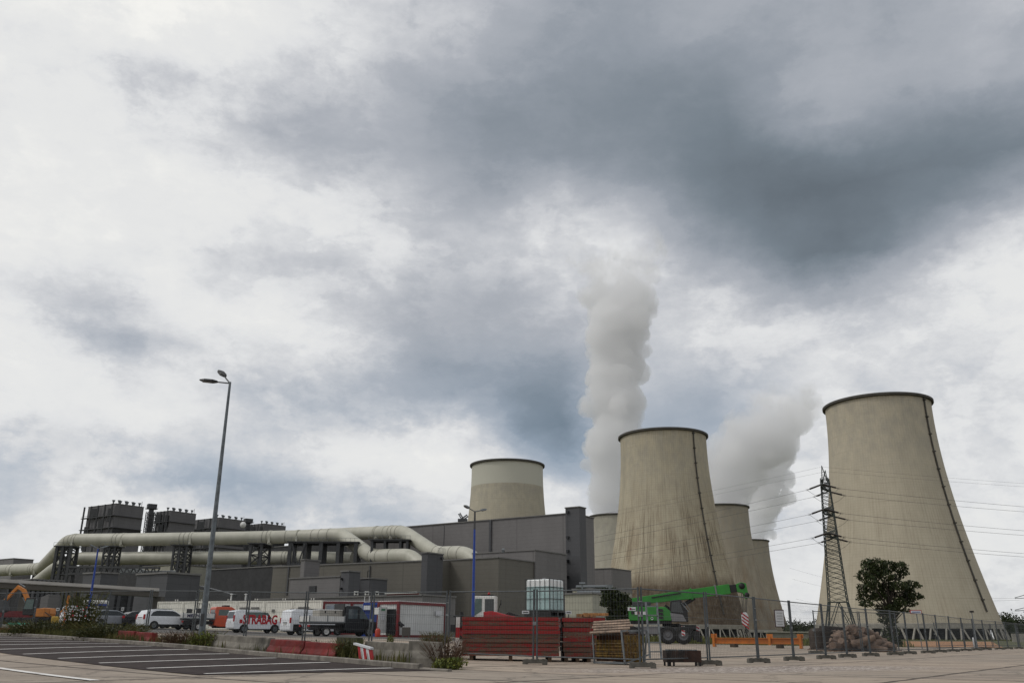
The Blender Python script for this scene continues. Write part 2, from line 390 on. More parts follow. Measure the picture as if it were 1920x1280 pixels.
def draped(poly, step, dz, name, m, parent=None):
    """flat sheet following the terrain inside a quad given by four world corners (a,b,c,d)"""
    a, b, c, d = [Vector(p[:2]) for p in poly]
    nu = max(1, int((b - a).length / step)); nv = max(1, int((d - a).length / step))
    mb = MB(); vs = []
    for j in range(nv + 1):
        for i in range(nu + 1):
            s, t_ = i / nu, j / nv; p = (a * (1 - s) + b * s) * (1 - t_) + (d * (1 - s) + c * s) * t_
            vs.append((p.x, p.y, gh(p.x, p.y) + dz))
    mb.add(vs, [(j * (nu + 1) + i, j * (nu + 1) + i + 1, (j + 1) * (nu + 1) + i + 1, (j + 1) * (nu + 1) + i) for j in range(nv) for i in range(nu)], 0, True)
    return mb.build(name, m, parent)
# car park: kerb runs along KD from K0; stalls lie towards the camera (PD)
K0 = Vector((-2.6, 22.2)); KD = Vector((-.729, .685)); PD = Vector((-.685, -.729))
M_asph = mat('asphalt', (.040, .030, .028), .95, 0, .25, 2.2, .3, spec=.15, dirt=(.065, .052, .046), dirt_amt=.5)
park = draped([K0 - KD * 1.2, K0 + KD * 46, K0 + KD * 46 + PD * 5.3, K0 - KD * .2 + PD * 5.3], .8, .012, 'car_park', M_asph); tag(park, kind='structure')
M_line = mat('line_paint', (.74, .72, .69), .8, 0, .1, 5, dirt=(.25, .22, .2), dirt_amt=.55)
for n in range(18):
    p = K0 + KD * (n * 2.5 + .05); w = KD * .075
    ln = draped([p - w + PD * .25, p + w + PD * .25, p + w + PD * 5.05, p - w + PD * 5.05], .6, .018, 'parking_line', M_line); tag(ln, kind='structure')
q0, q1 = on(0, 1253), on(178, 1276); dq = (q1 - q0).normalized().xy; nq = Vector((-dq.y, dq.x)) * .09
a_, b_ = q0.xy - dq * 4, q1.xy
tag(draped([a_ - nq, b_ - nq, b_ + nq, a_ + nq], .6, .016, 'edge_line', M_line), kind='structure')
# site road where the vehicles stand, light concrete strip in front of it
M_road = mat('site_road', (.10, .095, .09), .9, 0, .22, 1.0, .2, dirt=(.2, .18, .16), dirt_amt=.5)
tag(draped([(-75, 98), (3, 80), (-1, 60), (-60, 72)], 1.5, .016, 'site_road', M_road), kind='structure')
M_strip = mat('concrete_strip', (.34, .31, .27), .9, 0, .2, 1.2, .2, dirt=(.15, .12, .1), dirt_amt=.6)
tag(draped([(-62, 69), (4, 57.5), (4, 56), (-62, 67)], 1.5, .02, 'pavement_strip', M_strip), kind='structure')
M_soil = mat('bare_soil', (.36, .19, .095), .95, 0, .25, .6, .3)
tag(draped([(33.6, 84), (99, 250), (131, 250), (46, 86)], 2, .05, 'bare_soil_strip', M_soil), kind='structure')
# kerb: butted stones along the car park edge
M_kerb = mat('kerb_stone', (.21, .19, .165), .9, 0, .25, 4, .3, dirt=(.06, .055, .045), dirt_amt=.7)
kb = MB(); L0 = -1.6
while L0 < 46:
    p = K0 + KD * L0 - PD * .08; q = K0 + KD * (L0 + .985) - PD * .08
    h = .13 if L0 > -1 else .05
    z0, z1 = gh(*p), gh(*q); w = PD * .07
    vs = []
    for (P, z) in ((p, z0), (q, z1)):
        vs += [(*(P - w), z - .15), (*(P + w), z - .15), (*(P + w), z + h - .02), (*(P + w * .7), z + h), (*(P - w), z + h)]
    kb.add(vs, [(0, 1, 2, 3, 4), (9, 8, 7, 6, 5)] + [(i, i + 5, (i + 1) % 5 + 5, (i + 1) % 5) for i in range(5)])
    L0 += 1.0
tag(kb.build('kerb', M_kerb), kind='structure')

# verge behind the kerb: weeds and grass, too many blades to count
def blades(name, spots, m, hmin, hmax, wid=.012, lean=.35, parent=None):
    mb = MB()
    for (x, y, z) in spots:
        h = rnd.uniform(hmin, hmax); a = rnd.uniform(0, 6.28); l = rnd.uniform(0, lean) * h; w = rnd.uniform(.6, 1.5) * wid
        dx, dy = math.cos(a), math.sin(a); px, py = -dy * w, dx * w
        mb.add([(x - px, y - py, z - .02), (x + px, y + py, z - .02), (x + dx * l * .4 + px * .7, y + dy * l * .4 + py * .7, z + h * .6), (x + dx * l * .4 - px * .7, y + dy * l * .4 - py * .7, z + h * .6), (x + dx * l, y + dy * l, z + h)],
               [(0, 1, 2, 3), (3, 2, 4)])
    return mb.build(name, m, parent)
def veg_mat(name, cols):
    m = bpy.data.materials.new(name); m.use_nodes = True; t = NT(m.node_tree); b = m.node_tree.nodes['Principled BSDF']
    pos = t.node('ShaderNodeNewGeometry').outputs['Position']
    n = t.noise(pos, 2.2, 5, .75)
    t.link(t.ramp(n, [(.3 + .4 * i / (len(cols) - 1), c) for i, c in enumerate(cols)]), b.inputs['Base Color'])
    b.inputs['Roughness'].default_value = .8; b.inputs['Specular IOR Level'].default_value = .15
    return m
M_weed = veg_mat('verge_weeds', [(.10, .075, .03), (.055, .065, .02), (.11, .10, .035), (.10, .055, .03)])
spots = []
for i in range(15000):
    l = rnd.uniform(.5, 44); k = abs(rnd.gauss(0, .7)) + .25
    if rnd.random() > .45 + .55 * math.sin(l * .9) * math.sin(l * .37 + 1) + l * .02: continue
    if l < 15 and rnd.random() < .72: continue
    p = K0 + KD * l - PD * k; spots.append((p.x, p.y, gh(*p)))
vg_ = blades('verge_grass', spots, M_weed, .08, .42); tag(vg_, 'rough mixed weeds and dry grass on the verge behind the kerb', 'grass', kind='stuff')
M_grass = veg_mat('field_grass', [(.05, .055, .018), (.09, .10, .03), (.16, .14, .05)])
spots = []
for i in range(9000):
    x = rnd.uniform(6, 36); y = rnd.uniform(84, 104) - (x - 6) * .1
    if i % 3 == 0: x = rnd.uniform(95, 215); y = 430 - math.sqrt(max(0, 52 ** 2 - (x - 187) ** 2)) - rnd.uniform(2, 16) if abs(x - 187) < 52 else 400
    spots.append((x, y, gh(x, y)))
fg = blades('field_grass', spots, M_grass, .2, .8, .06); tag(fg, 'tall grass in front of the cooling tower legs', 'grass', kind='stuff')

# ================================================================ COOLING TOWERS
def tower_material(name, base, streak=.3, brown=.3, lightband=False, low=.2, seed=0):
    m = bpy.data.materials.new(name); m.use_nodes = True; t = NT(m.node_tree); b = m.node_tree.nodes['Principled BSDF']
    co = t.node('ShaderNodeTexCoord').outputs['Object']; sp = t.node('ShaderNodeSeparateXYZ'); t.link(co, sp.inputs[0])
    ang = t.math('ARCTAN2', sp.outputs[1], sp.outputs[0]); z = sp.outputs[2]
    cb = t.node('ShaderNodeCombineXYZ'); t.link(t.math('MULTIPLY', ang, 36), cb.inputs[0]); t.link(t.math('ADD', z, seed * 31.7), cb.inputs[1]); cyl = cb.outputs[0]
    blot = t.noise(t.scalev(cyl, (.06, .035, 1)), 1, 6, .62); fine = t.noise(t.scalev(cyl, (.5, .4, 1)), 1, 5, .7)
    c = t.ramp(blot, [(.25, tuple(v * .84 for v in base)), (.5, base), (.8, tuple(min(1, v * 1.1) for v in base))])
    c = t.mix(t.mapr(fine, .3, .7, .0, .3), c, tuple(v * .78 for v in base))
    # formwork lifts and ribs
    ring = t.math('FRACT', t.math('DIVIDE', z, 1.25)); rib = t.math('FRACT', t.math('MULTIPLY', ang, 132 / 6.2832))
    line = t.math('MAXIMUM', t.math('LESS_THAN', ring, .12), t.math('LESS_THAN', rib, .16))
    c = t.mix(t.math('MULTIPLY', line, .10 + .14 * streak), c, tuple(v * .35 for v in base))
    ring2 = t.math('LESS_THAN', t.math('FRACT', t.math('DIVIDE', z, 8.7)), .035)
    c = t.mix(t.math('MULTIPLY', ring2, t.mapr(blot, .45, .7, 0, .3)), c, (.13, .10, .07))
    c = t.mix(t.math('MULTIPLY', t.mapr(z, 60, 95), t.mapr(t.noise(t.scalev(cyl, (.16, .12, 1)), 1, 6, .7), .4, .62, 0, .4)), c, (.26, .255, .235))
    # run-off streaks: thin in angle, long in height
    s1 = t.noise(t.scalev(cyl, (2.1, .03, 1)), 1, 6, .8)
    s2 = t.noise(t.scalev(cyl, (.11, .045, 1)), 1, 4, .6)
    zone = t.mapr(z, 88, 55, .15, 1)
    st = t.math('MULTIPLY', t.math('MULTIPLY', t.mapr(s1, .45, .58), t.mapr(s2, .36, .56)), zone)
    c = t.mix(t.math('MULTIPLY', st, streak), c, (.085, .055, .032))
    top = t.math('MULTIPLY', t.mapr(z, 96, 113), t.mapr(s1, .5, .64))
    c = t.mix(t.math('MULTIPLY', top, .45 * streak + .12), c, (.15, .10, .05))
    pb = t.math('MULTIPLY', t.mapr(t.noise(t.scalev(cyl, (.075, .03, 1)), 1.3, 5, .6), .48, .66), t.mapr(z, 85, 30))
    c = t.mix(t.math('MULTIPLY', pb, brown), c, (.20, .12, .06))
    lowz = t.math('MULTIPLY', t.mapr(t.math('ADD', z, t.math('MULTIPLY', s1, 16)), 41, 33), t.mapr(fine, .2, .7, .55, 1))
    c = t.mix(t.math('MULTIPLY', lowz, low), c, (.075, .05, .034))
    if lightband:
        c = t.mix(t.math('GREATER_THAN', t.math('ADD', z, t.math('MULTIPLY', fine, .6)), 98), c, (.50, .49, .42))
    t.link(c, b.inputs['Base Color']); b.inputs['Roughness'].default_value = .95; b.inputs['Specular IOR Level'].default_value = .15
    bn = t.node('ShaderNodeBump'); bn.inputs['Strength'].default_value = .35; bn.inputs['Distance'].default_value = .25
    t.link(t.math('SUBTRACT', fine, line), bn.inputs['Height']); t.link(bn.outputs[0], b.inputs['Normal'])
    return m
M_rim = mat('tower_rim', (.075, .07, .062), .9, 0, .2, .3)
M_leg = mat('tower_leg_concrete', (.33, .31, .27), .9, 0, .15, .4)
M_fill = mat('tower_inner_fill', (.02, .02, .02), .95, 0, .2, .3)
ZT, BB, RT = 109.1, 81.1, 25.2
def tr_(z, k=1): return RT * k * math.sqrt(1 + ((z - ZT) / (BB if z < ZT else 50)) ** 2)
def cooling_tower(X, Y, m, label, legs=True, ladder_px=None, k=1.0):
    tw = thing('cooling_tower', label, 'cooling tower', (X, Y, 0), group='cooling towers of the power station')
    zl = 5.9; n = 128
    prof = [(tr_(z, k), z) for z in np.linspace(zl, 113, 60)]
    sh = MB(); sh.lathe(prof, n=n); sh.lathe([(r - .5, z) for r, z in prof[::-1]], n=n)
    sh.lathe([(prof[0][0], zl), (prof[0][0] - .5, zl)], n=n, sm=False)
    sh.build('shell', m, tw)
    rm = MB(); r1 = prof[-1][0]
    rm.lathe([(r1 - .6, 112.5), (r1 + 1.0, 112.4), (r1 + 1.25, 112.7), (r1 + 1.25, 113.7), (r1 + .9, 113.9), (r1 - .6, 113.9), (r1 - .6, 112.5)], n=n, sm=False)
    rm.build('rim', M_rim, tw)
    r0 = prof[0][0]
    lt = MB(); lt.lathe([(r0 - .7, zl - 1.0), (r0 + .25, zl - 1.0), (r0 + .25, zl + 1.0), (r0 + .02, zl + 1.1)], n=n, sm=False); lt.lathe([(r0 + .25, zl - 1.0), (r0 - .7, zl - 1.0), (r0 - .7, zl + 1.0)], n=n, sm=False)
    lt.build('lintel', M_leg, tw)
    if legs:
        base = None; N = 40; rb = r0 + 1.8
        for i in range(N):
            a = 2 * math.pi * i / N
            for s in (-1, 1):
                mb = MB(); a2 = a + s * math.pi / N * .64; a1 = a + s * .012
                mb.beam((r0 * math.cos(a1), r0 * math.sin(a1), zl - .9), (rb * math.cos(a2), rb * math.sin(a2), -.2), .62, .62)
                mb.build('leg', M_leg, tw)
        fl = MB(); fl.lathe([(r0 - 6, 0), (r0 - 6, 4.6), (r0 - 1, 4.75)], n=48, sm=False); fl.build('inner_fill', M_fill, tw)
        pw = MB(); pw.lathe([(rb + 1.2, -.3), (rb + 1.2, .12), (rb + .8, .12), (rb + .8, -.3)], n=64, sm=False); pw.build('basin_wall', M_leg, tw)
    if ladder_px:
        best = min(((abs(960 + FPX * ((Vector((X + r1 * math.cos(a), Y + r1 * math.sin(a), 112)) - CAM).dot(rt)) / ((Vector((X + r1 * math.cos(a), Y + r1 * math.sin(a), 112)) - CAM).dot(fw)) - ladder_px), a)
                    for a in np.linspace(-math.pi, 0, 721)), key=lambda t_: t_[0])[1]
        ld = MB(); pts = []
        for z in np.linspace(12, 113, 60):
            r = tr_(z, k) + .45; pts.append((r * math.cos(best), r * math.sin(best), z))
        ld.tube(pts, .38, 6)
        for q in pts[3::5]: ld.box((q[0] * 1.004, q[1] * 1.004, q[2]), (1.3, 1.3, .5), best)
        ld.build('ladder', M_rim, tw)
    return tw
base1 = (.48, .43, .335)
T1 = cooling_tower(187.4, 433.1, tower_material('tower_concrete_near', base1, .22, .10, low=.0, seed=1), 'largest cooling tower at the right, clean pale concrete, behind the pylon and the maple tree', True, 1731)
T2 = cooling_tower(90.3, 510, tower_material('tower_concrete_streaked', (.48, .43, .325), .85, .35, low=1.0, seed=2), 'cooling tower with long brown run-off streaks and a dark stained foot behind the green crane', True, 1299)
T3 = cooling_tower(-2.8, 604, tower_material('tower_concrete_banded', (.46, .42, .33), .25, .12, lightband=True, low=0, seed=3), 'cooling tower with a lighter band under its rim rising above the grey hall roof', False, None, .985)
T4 = cooling_tower(103.6, 874, tower_material('tower_concrete_ringed', (.44, .415, .345), .45, .1, low=0, seed=4), 'pale steaming cooling tower half hidden between the grey stair tower and the streaked tower', False)
T5 = cooling_tower(191.8, 806, tower_material('tower_concrete_brown', (.36, .32, .25), .5, .6, low=.4, seed=5), 'brownish cooling tower directly right behind the streaked one', True)
T6 = cooling_tower(292.9, 1100, tower_material('tower_concrete_far', (.35, .31, .24), .45, .5, low=.3, seed=6), 'smallest and farthest cooling tower, steaming, last of the receding row', True)
# ================================================================ GREY PLANT BUILDINGS
def clad_material(name, col, seam_h=1.1, seam_v=6.0, k=.42):
    m = bpy.data.materials.new(name); m.use_nodes = True; t = NT(m.node_tree); b = m.node_tree.nodes['Principled BSDF']
    co = t.node('ShaderNodeNewGeometry').outputs['Position']; sp = t.node('ShaderNodeSeparateXYZ'); t.link(co, sp.inputs[0])
    along = t.math('ADD', t.math('MULTIPLY', sp.outputs[0], .824), t.math('MULTIPLY', sp.outputs[1], .566))
    h = t.math('LESS_THAN', t.math('FRACT', t.math('DIVIDE', sp.outputs[2], seam_h)), .07)
    v = t.math('LESS_THAN', t.math('FRACT', t.math('DIVIDE', along, seam_v)), .03)
    f = t.noise(t.scalev(co, (1, 1, .25)), .12, 6, .65); g = t.noise(co, .9, 4, .6)
    c = t.ramp(f, [(.3, tuple(x * .86 for x in col)), (.7, tuple(x * 1.1 for x in col))])
    c = t.mix(t.math('MULTIPLY', t.math('MAXIMUM', h, v), k), c, tuple(x * .55 for x in col))
    c = t.mix(t.mapr(g, .5, .75, 0, .2), c, tuple(x * 1.5 for x in col))
    pan = t.math('MULTIPLY', t.math('FRACT', t.math('MULTIPLY', t.math('FLOOR', t.math('DIVIDE', sp.outputs[2], seam_h * 4)), 7.31)), .1)
    c = t.mix(pan, c, tuple(x * 1.3 for x in col))
    t.link(c, b.inputs['Base Color']); b.inputs['Roughness'].default_value = .55; b.inputs['Specular IOR Level'].default_value = .3
    bn = t.node('ShaderNodeBump'); bn.inputs['Strength'].default_value = .3; bn.inputs['Distance'].default_value = .03
    t.link(t.math('SUBTRACT', 1, t.math('MAXIMUM', h, v)), bn.inputs['Height']); t.link(bn.outputs[0], b.inputs['Normal'])
    return m
M_clad = clad_material('grey_cladding', (.160, .153, .152))
M_clad2 = clad_material('grey_cladding_warm', (.124, .116, .100))
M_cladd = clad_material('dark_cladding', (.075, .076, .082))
M_cap = mat('parapet_flashing', (.16, .155, .15), .5, .2, .1, 1)
M_win = mat('window_dark', (.012, .013, .015), .25, 0, .1, 1)
M_beige = clad_material('beige_cladding', (.34, .33, .27), 1.0, 2.4)
UD = Vector((.566, .824, 0)); VD = Vector((-.824, .566, 0))
def block(name, label, cat, corner, Y, left=None, right=None, z0=-.5, m=None, extrude=None, capw=.5, group=None, free=False):
    """box building from the roof edge: corner pixel at depth Y, left and right roof ends (pixels) found on the same roof plane"""
    c = at(*corner, Y); z = c.z
    def endp(px, dirv):
        if free: return onz(*px, z)
        # point along dirv whose image column is px[0]
        lo, hi = 0, 600
        f = lambda s: 960 + FPX * ((c + dirv * s - CAM).dot(rt)) / ((c + dirv * s - CAM).dot(fw)) - px[0]
        f0 = f(0)
        for _ in range(40):
            mm = (lo + hi) / 2
            if (f(mm) > 0) == (f0 > 0): lo = mm
            else: hi = mm
        return c + dirv * lo
    l = endp(left, VD) if left else c + VD * (extrude or 12)
    r = endp(right, UD) if right else c + UD * (extrude or 12)
    q = l + r - c
    root = thing(name, label, cat, (c.x, c.y, z0), 0, group)
    mb = MB(); P = [c, r, q, l]
    mb.prism([(p.x - c.x, p.y - c.y) for p in P], 0, z - z0, plane='XY'); mb.build('wall', m or M_clad, root)
    cp_ = MB()
    for i in range(4):
        a, b = P[i], P[(i + 1) % 4]; d = (b - a).normalized() * .06
        cp_.beam((a.x - c.x - d.x, a.y - c.y - d.y, z - z0 + .1), (b.x - c.x + d.x, b.y - c.y + d.y, z - z0 + .1), capw, .28)
    cp_.build('parapet', M_cap, root)
    root['z'] = z
    return root, c, l, r
def wall_box(root, name, m, p0, along, w, h, out=.12, depth=.3):
    """panel on a wall: p0 lower-left world point, along = unit direction of wall, facing outward normal"""
    n = Vector((along.y, -along.x, 0))
    if n.dot(CAM - p0) < 0: n = -n
    mb = MB(); c = p0 + along * (w / 2) + Vector((0, 0, h / 2)) + n * (out - depth / 2)
    mb.box(c, (w, depth, h), math.atan2(along.y, along.x)); return mb.build(name, m, root, world=True)
def on_wall(px, py, c, along):
    """pixel -> point on the vertical plane through c along 'along'"""
    n = Vector((along.y, -along.x, 0)); d = ray(px, py); s = (c - CAM).dot(n) / d.dot(n); return CAM + d * s
def wall_feature(root, name, m, c, along, x0, y0, x1, y1, out=.12, depth=.3):
    a = on_wall(x0, y1, c, along); b = on_wall(x1, y1, c, along); t_ = on_wall(x0, y0, c, along)
    al = (b - a); w = math.hypot(al.x, al.y); al = Vector((al.x, al.y, 0)).normalized()
    return wall_box(root, name, m, a, al, w, t_.z - a.z, out, depth)
# main hall
hall, hc, hl, hr = block('turbine_hall', 'long tall grey clad hall with a pipe-backed facade, highest of the grey buildings', 'building', (1072, 962), 262, (652, 0), (1113, 0), m=M_clad, capw=.7)
wall_feature(hall, 'downpipe', M_cladd, hc, VD, 918, 975, 921.5, 1034, .5, .5)
wall_feature(hall, 'downpipe', M_cladd, hc, VD, 831.5, 985, 832.3, 1030, .1, .2)
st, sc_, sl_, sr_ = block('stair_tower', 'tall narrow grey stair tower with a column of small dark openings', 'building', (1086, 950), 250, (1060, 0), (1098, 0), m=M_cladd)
for py in (958, 1005, 1030.5, 1049, 1079.5, 1112):
    wall_feature(st, 'window', M_win, sc_, VD, 1063, py, 1067.5, py + 4.5, .5, .7)
b2, b2c, b2l, b2r = block('grey_annex', 'grey clad block stepping up in front of the tall hall, beside the stair tower', 'building', (1003.5, 1031), 235, (886, 0), (1062, 0), m=M_clad)
vt = MB(); vt.tube([at(943, 1035, 238), at(943, 1031.5, 238)], .35, 8); vt.tube([at(941, 1031, 238), at(946, 1030.6, 238)], .45, 8); vt.build('roof_vent', M_galv, b2, world=True)
b1, b1c, b1l, b1r = block('grey_annex', 'lowest grey corner block right of the blue lamp post, its edge towards the camera', 'building', (935, 1045), 222, (822, 0), (1004, 0), m=M_clad2)
# long wall E, whose roof edge rises gently to the right
e1 = thing('pipe_hall', 'long low grey hall with the big pipes lying over its roof', 'building', (0, 235, 0)); zE = at(800, 1051, 228).z
eP = [at(800, 1051, 228), onz(512, 1062.7, zE)]; ed = (eP[1] - eP[0]).normalized(); en = Vector((-ed.y, ed.x, 0)); en = en if en.y > 0 else -en
P = [eP[0] + ed * -4, eP[0] + ed * -4 + en * 40, eP[1] + en * 40, eP[1]]
mb = MB(); mb.prism([(p.x, p.y) for p in P], -.5, zE, plane='XY'); mb.build('wall', M_clad2, e1, world=True)
mb = MB(); mb.beam((eP[0].x, eP[0].y, zE + .1), (eP[1].x, eP[1].y, zE + .1), .5, .3); mb.build('parapet', M_cap, e1, world=True)
wall_feature(e1, 'downpipe', M_cladd, eP[0], ed, 537, 1063, 539, 1115, .3, .4)
wall_feature(e1, 'downpipe', M_cladd, eP[0], ed, 691, 1060, 692.4, 1112, .3, .4)
dt, dc, dl, dr = block('stair_tower', 'squat grey stair tower standing against the long pipe hall, behind the red-framed cabin', 'building', (802, 1036), 214, (791, 0), (831, 0), m=M_cladd)
wall_feature(dt, 'window', M_win, dc, UD, 826, 1044, 829.5, 1048, .4, .6)
mb = MB(); p = at(826, 1036, 216)
for i in range(6): mb.beam(p + UD * (i * .55 - 1), p + UD * (i * .55 - 1) + Vector((0, 0, 1.1)), .06)
mb.beam(p - UD + Vector((0, 0, 1.1)), p + UD * 1.8 + Vector((0, 0, 1.1)), .06); mb.build('railing', M_galv, dt, world=True)
f1, fc, fl_, fr_ = block('grey_annex', 'low grey block with one square louvred vent in its wall', 'building', (638, 1080.4), 205, (543, 0), None, m=M_clad, extrude=8)
fv = wall_feature(f1, 'vent', M_win, fc, VD, 580, 1098, 593, 1109, .1, .25)
lv = MB()
for k in range(6):
    a = on_wall(580, 1099 + k * 1.8, fc, VD); b = on_wall(593, 1099 + k * 1.8, fc, VD); n_ = -UD * .22; lv.beam(a + n_, b + n_, .12, .1)
lv.build('louvre', M_cladd, fv)
for o in kids(fv):
    o.data.transform(Matrix.Translation(-Vector(f1.location)))
g1, gc, gl, gr = block('stair_tower', 'small grey cube-topped tower between the vented block and the dark recess', 'building', (655, 1070.5), 198, (640, 0), (676, 0), m=M_cladd)
wall_feature(g1, 'lamp', M_black, gc, VD, 641, 1083, 643, 1087, .6, .6); wall_feature(g1, 'lamp', M_black, gc, VD, 640, 1101, 642, 1105, .6, .6)
h1, _c, _l, _r = block('grey_annex', 'dark little grey block with a roof ladder, tucked right of the cube-topped tower', 'building', (693, 1084), 206, (676, 0), None, m=M_cladd, extrude=6)
mb = MB(); q = at(689, 1083, 207)
mb.beam(q, q + Vector((0, 0, 1.6)), .15); mb.beam(q + VD * -.7, q + VD * -.7 + Vector((0, 0, 1.6)), .15); mb.beam(q + Vector((0, 0, 1.6)), q + VD * -.7 + Vector((0, 0, 1.6)), .15)
mb.build('ladder', M_black, h1, world=True)
i1, _c, _l, _r = block('roof_plant_room', 'grey plant room box standing up on the low hall below the pipe frames', 'plant room', (571.5, 1049), 222, (564.5, 0), (600, 0), z0=3, m=M_clad)
j1, jc, jl, jr = block('service_building', 'low grey flat building behind the white cabins with small white air conditioners', 'building', (792, 1115.5), 168, (480, 0), None, m=M_clad, extrude=10)
# small units on the low roof
for k, px in enumerate((667.5, 687.5, 706)):
    p = at(px, 1116, 168.5); p.z = j1['z']
    ac = thing('air_conditioner', ['leftmost white air conditioner box on the low grey roof', 'middle white air conditioner box on the low grey roof', 'rightmost white air conditioner box on the low grey roof'][k], 'air conditioner', p, R_(25), 'air conditioners on the low roof')
    mb = MB(); mb.box((0, 0, .38), (.75, .35, .62)); mb.box((-.3, 0, .03), (.08, .4, .1)); mb.box((.3, 0, .03), (.08, .4, .1)); mb.build('housing', M_white, ac, bevel=.02)
    mb = MB(); mb.lathe([(0, -.19), (.2, -.19), (.22, -.17), (.22, -.16)], (0, 0, .36), 'Y', 16); mb.build('fan', M_black, ac)
aw = thing('awning', 'long thin white awning box on the low grey building', 'awning', at(752, 1112, 165)); mb = MB(); a, b = at(722, 1111.5, 165), at(782, 1109.8, 163.5)
mb.beam(a, b, .35, .28); mb.build('cassette', M_white, aw, world=True); mb = MB(); mb.beam(a + Vector((.3, .3, -.25)), b + Vector((.3, .3, -.25)), .2, .2); mb.build('fabric_roll', M_redf, aw, world=True)
# left side dark blocks
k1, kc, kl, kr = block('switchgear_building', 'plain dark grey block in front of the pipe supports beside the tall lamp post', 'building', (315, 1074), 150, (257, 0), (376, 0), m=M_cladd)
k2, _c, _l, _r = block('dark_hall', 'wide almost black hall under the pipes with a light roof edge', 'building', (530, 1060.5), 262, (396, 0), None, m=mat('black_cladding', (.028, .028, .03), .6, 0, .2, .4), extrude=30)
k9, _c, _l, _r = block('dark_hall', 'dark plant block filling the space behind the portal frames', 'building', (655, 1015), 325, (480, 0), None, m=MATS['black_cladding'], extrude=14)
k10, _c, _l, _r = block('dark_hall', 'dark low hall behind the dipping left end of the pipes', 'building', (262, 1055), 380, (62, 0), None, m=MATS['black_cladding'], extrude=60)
k3, _c, _l, _r = block('switchgear_building', 'small dark grey block under the pipes left of the plain dark block', 'building', (190, 1073.5), 172, (157, 0), (222, 0), m=M_cladd)
k4, _c, _l, _r = block('turbine_hall', 'far grey flat hall at the left picture edge above the lowest pipe', 'building', (26, 1046.5), 420, (-60, 0), (63, 0), m=M_clad)
k5, _c, _l, _r = block('beige_hall', 'pale beige clad wall glimpsed beneath the pipe bundle', 'building', (332, 1058), 330, (268, 0), None, m=M_beige, extrude=30)
k6, _c, _l, _r = block('grey_shed', 'small flat grey shed between the hall and the streaked tower', 'building', (1146, 1065), 330, (1096, 0), None, m=M_clad, extrude=16)
k7, k7c, _l, _r = block('beige_hall', 'pale sheet metal hall behind the water tanks, left of the small tree', 'building', (1111, 1112.5), 150, (1058, 0), (1140, 0), m=M_beige)
k8, _c, _l, _r = block('beige_hall', 'flat roofed pale building just below the foot of the streaked tower', 'building', (1112, 1104), 190, None, (1184, 0), m=M_beige, extrude=5)
mb = MB(); q = at(1092, 1112, 152); mb.tube([q, q + Vector((0, 0, 1.6))], .14, 8); mb.tube([q + Vector((-.5, 0, 1.6)), q + Vector((.5, 0, 1.6))], .22, 8); mb.tube([q + Vector((-.9, 0, .1)), q + Vector((3, 0, .1))], .4, 8); mb.build('roof_vent', M_galv, k7, world=True)
mb = MB(); q = at(1142, 1103, 191); mb.tube([q, q + Vector((0, 0, .8))], .8, 10); mb.tube([q + Vector((-7, 0, .3)), q + Vector((0, 0, .4))], .35, 8); mb.build('roof_vent', M_galv, k8, world=True)
# roof crane on the hall
rc_ = thing('roof_crane', 'tiny lattice crane parked on the roof edge of the tall hall', 'crane', at(867, 976, 300)); 
mb = MB()
def lattice(mb, a, b, w, n, t_=.18, w2=None):
    a, b = Vector(a), Vector(b); d = (b - a).normalized(); x = d.cross(Vector((0, 1, 0))); x = x.normalized() if x.length > .01 else Vector((1, 0, 0)); y = d.cross(x)
    w2 = w2 or w
    def cr(i, s): return a.lerp(b, s) + (x * (1 if i in (0, 3) else -1) + y * (1 if i < 2 else -1)) * (w * (1 - s) + w2 * s) / 2
    for i in range(4): mb.beam(cr(i, 0), cr(i, 1), t_)
    for k in range(n):
        for i in range(4):
            j = (i + 1) % 4; s0, s1 = k / n, (k + 1) / n
            mb.beam(cr(i, s0), cr(j, s1), t_ * .6); mb.beam(cr(j, s0), cr(i, s1), t_ * .6)
lattice(mb, at(867, 972, 300), at(861, 962, 300), .8, 4, .16); lattice(mb, at(868, 972, 300), at(877, 966, 300), .8, 4, .16); mb.build('jib', M_steel, rc_, world=True)
mb = MB(); mb.box(at(867.5, 975, 300), (3.2, 2, .9)); mb.tube([at(867.5, 974, 300), at(867.5, 971.5, 300)], .7, 8); mb.build('base', M_steel, rc_, world=True)
# conveyor bridge at the left
cv = thing('conveyor_bridge', 'enclosed brownish grey conveyor bridge crossing low at the far left', 'conveyor bridge', at(300, 1110, 132))
M_conv = mat('conveyor_cladding', (.085, .076, .066), .7, 0, .15, .4); M_convr = mat('conveyor_roof', (.15, .14, .125), .6, .1, .15, .4)
A0, A1 = at(299, 1103, 126), at(-30, 1083.5, 118); hgt = at(299, 1103, 126).z - at(299, 1119, 126).z
dv = (A1 - A0); 
mb = MB(); n_ = Vector((dv.y, -dv.x, 0)).normalized(); n_ = n_ if n_.y > 0 else -n_
def quadbox(mb, a, b, n, w, h0, h1):
    vs = [a + Vector((0, 0, h0)), a + n * w + Vector((0, 0, h0)), b + n * w + Vector((0, 0, h0)), b + Vector((0, 0, h0))]
    vs += [v + Vector((0, 0, h1 - h0)) for v in vs]
    mb.add(vs, [(0, 1, 2, 3), (4, 7, 6, 5), (0, 4, 5, 1), (1, 5, 6, 2), (2, 6, 7, 3), (3, 7, 4, 0)])
quadbox(mb, A0, A1, n_, 2.6, -hgt + .05, -.32); mb.build('gallery', M_conv, cv, world=True)
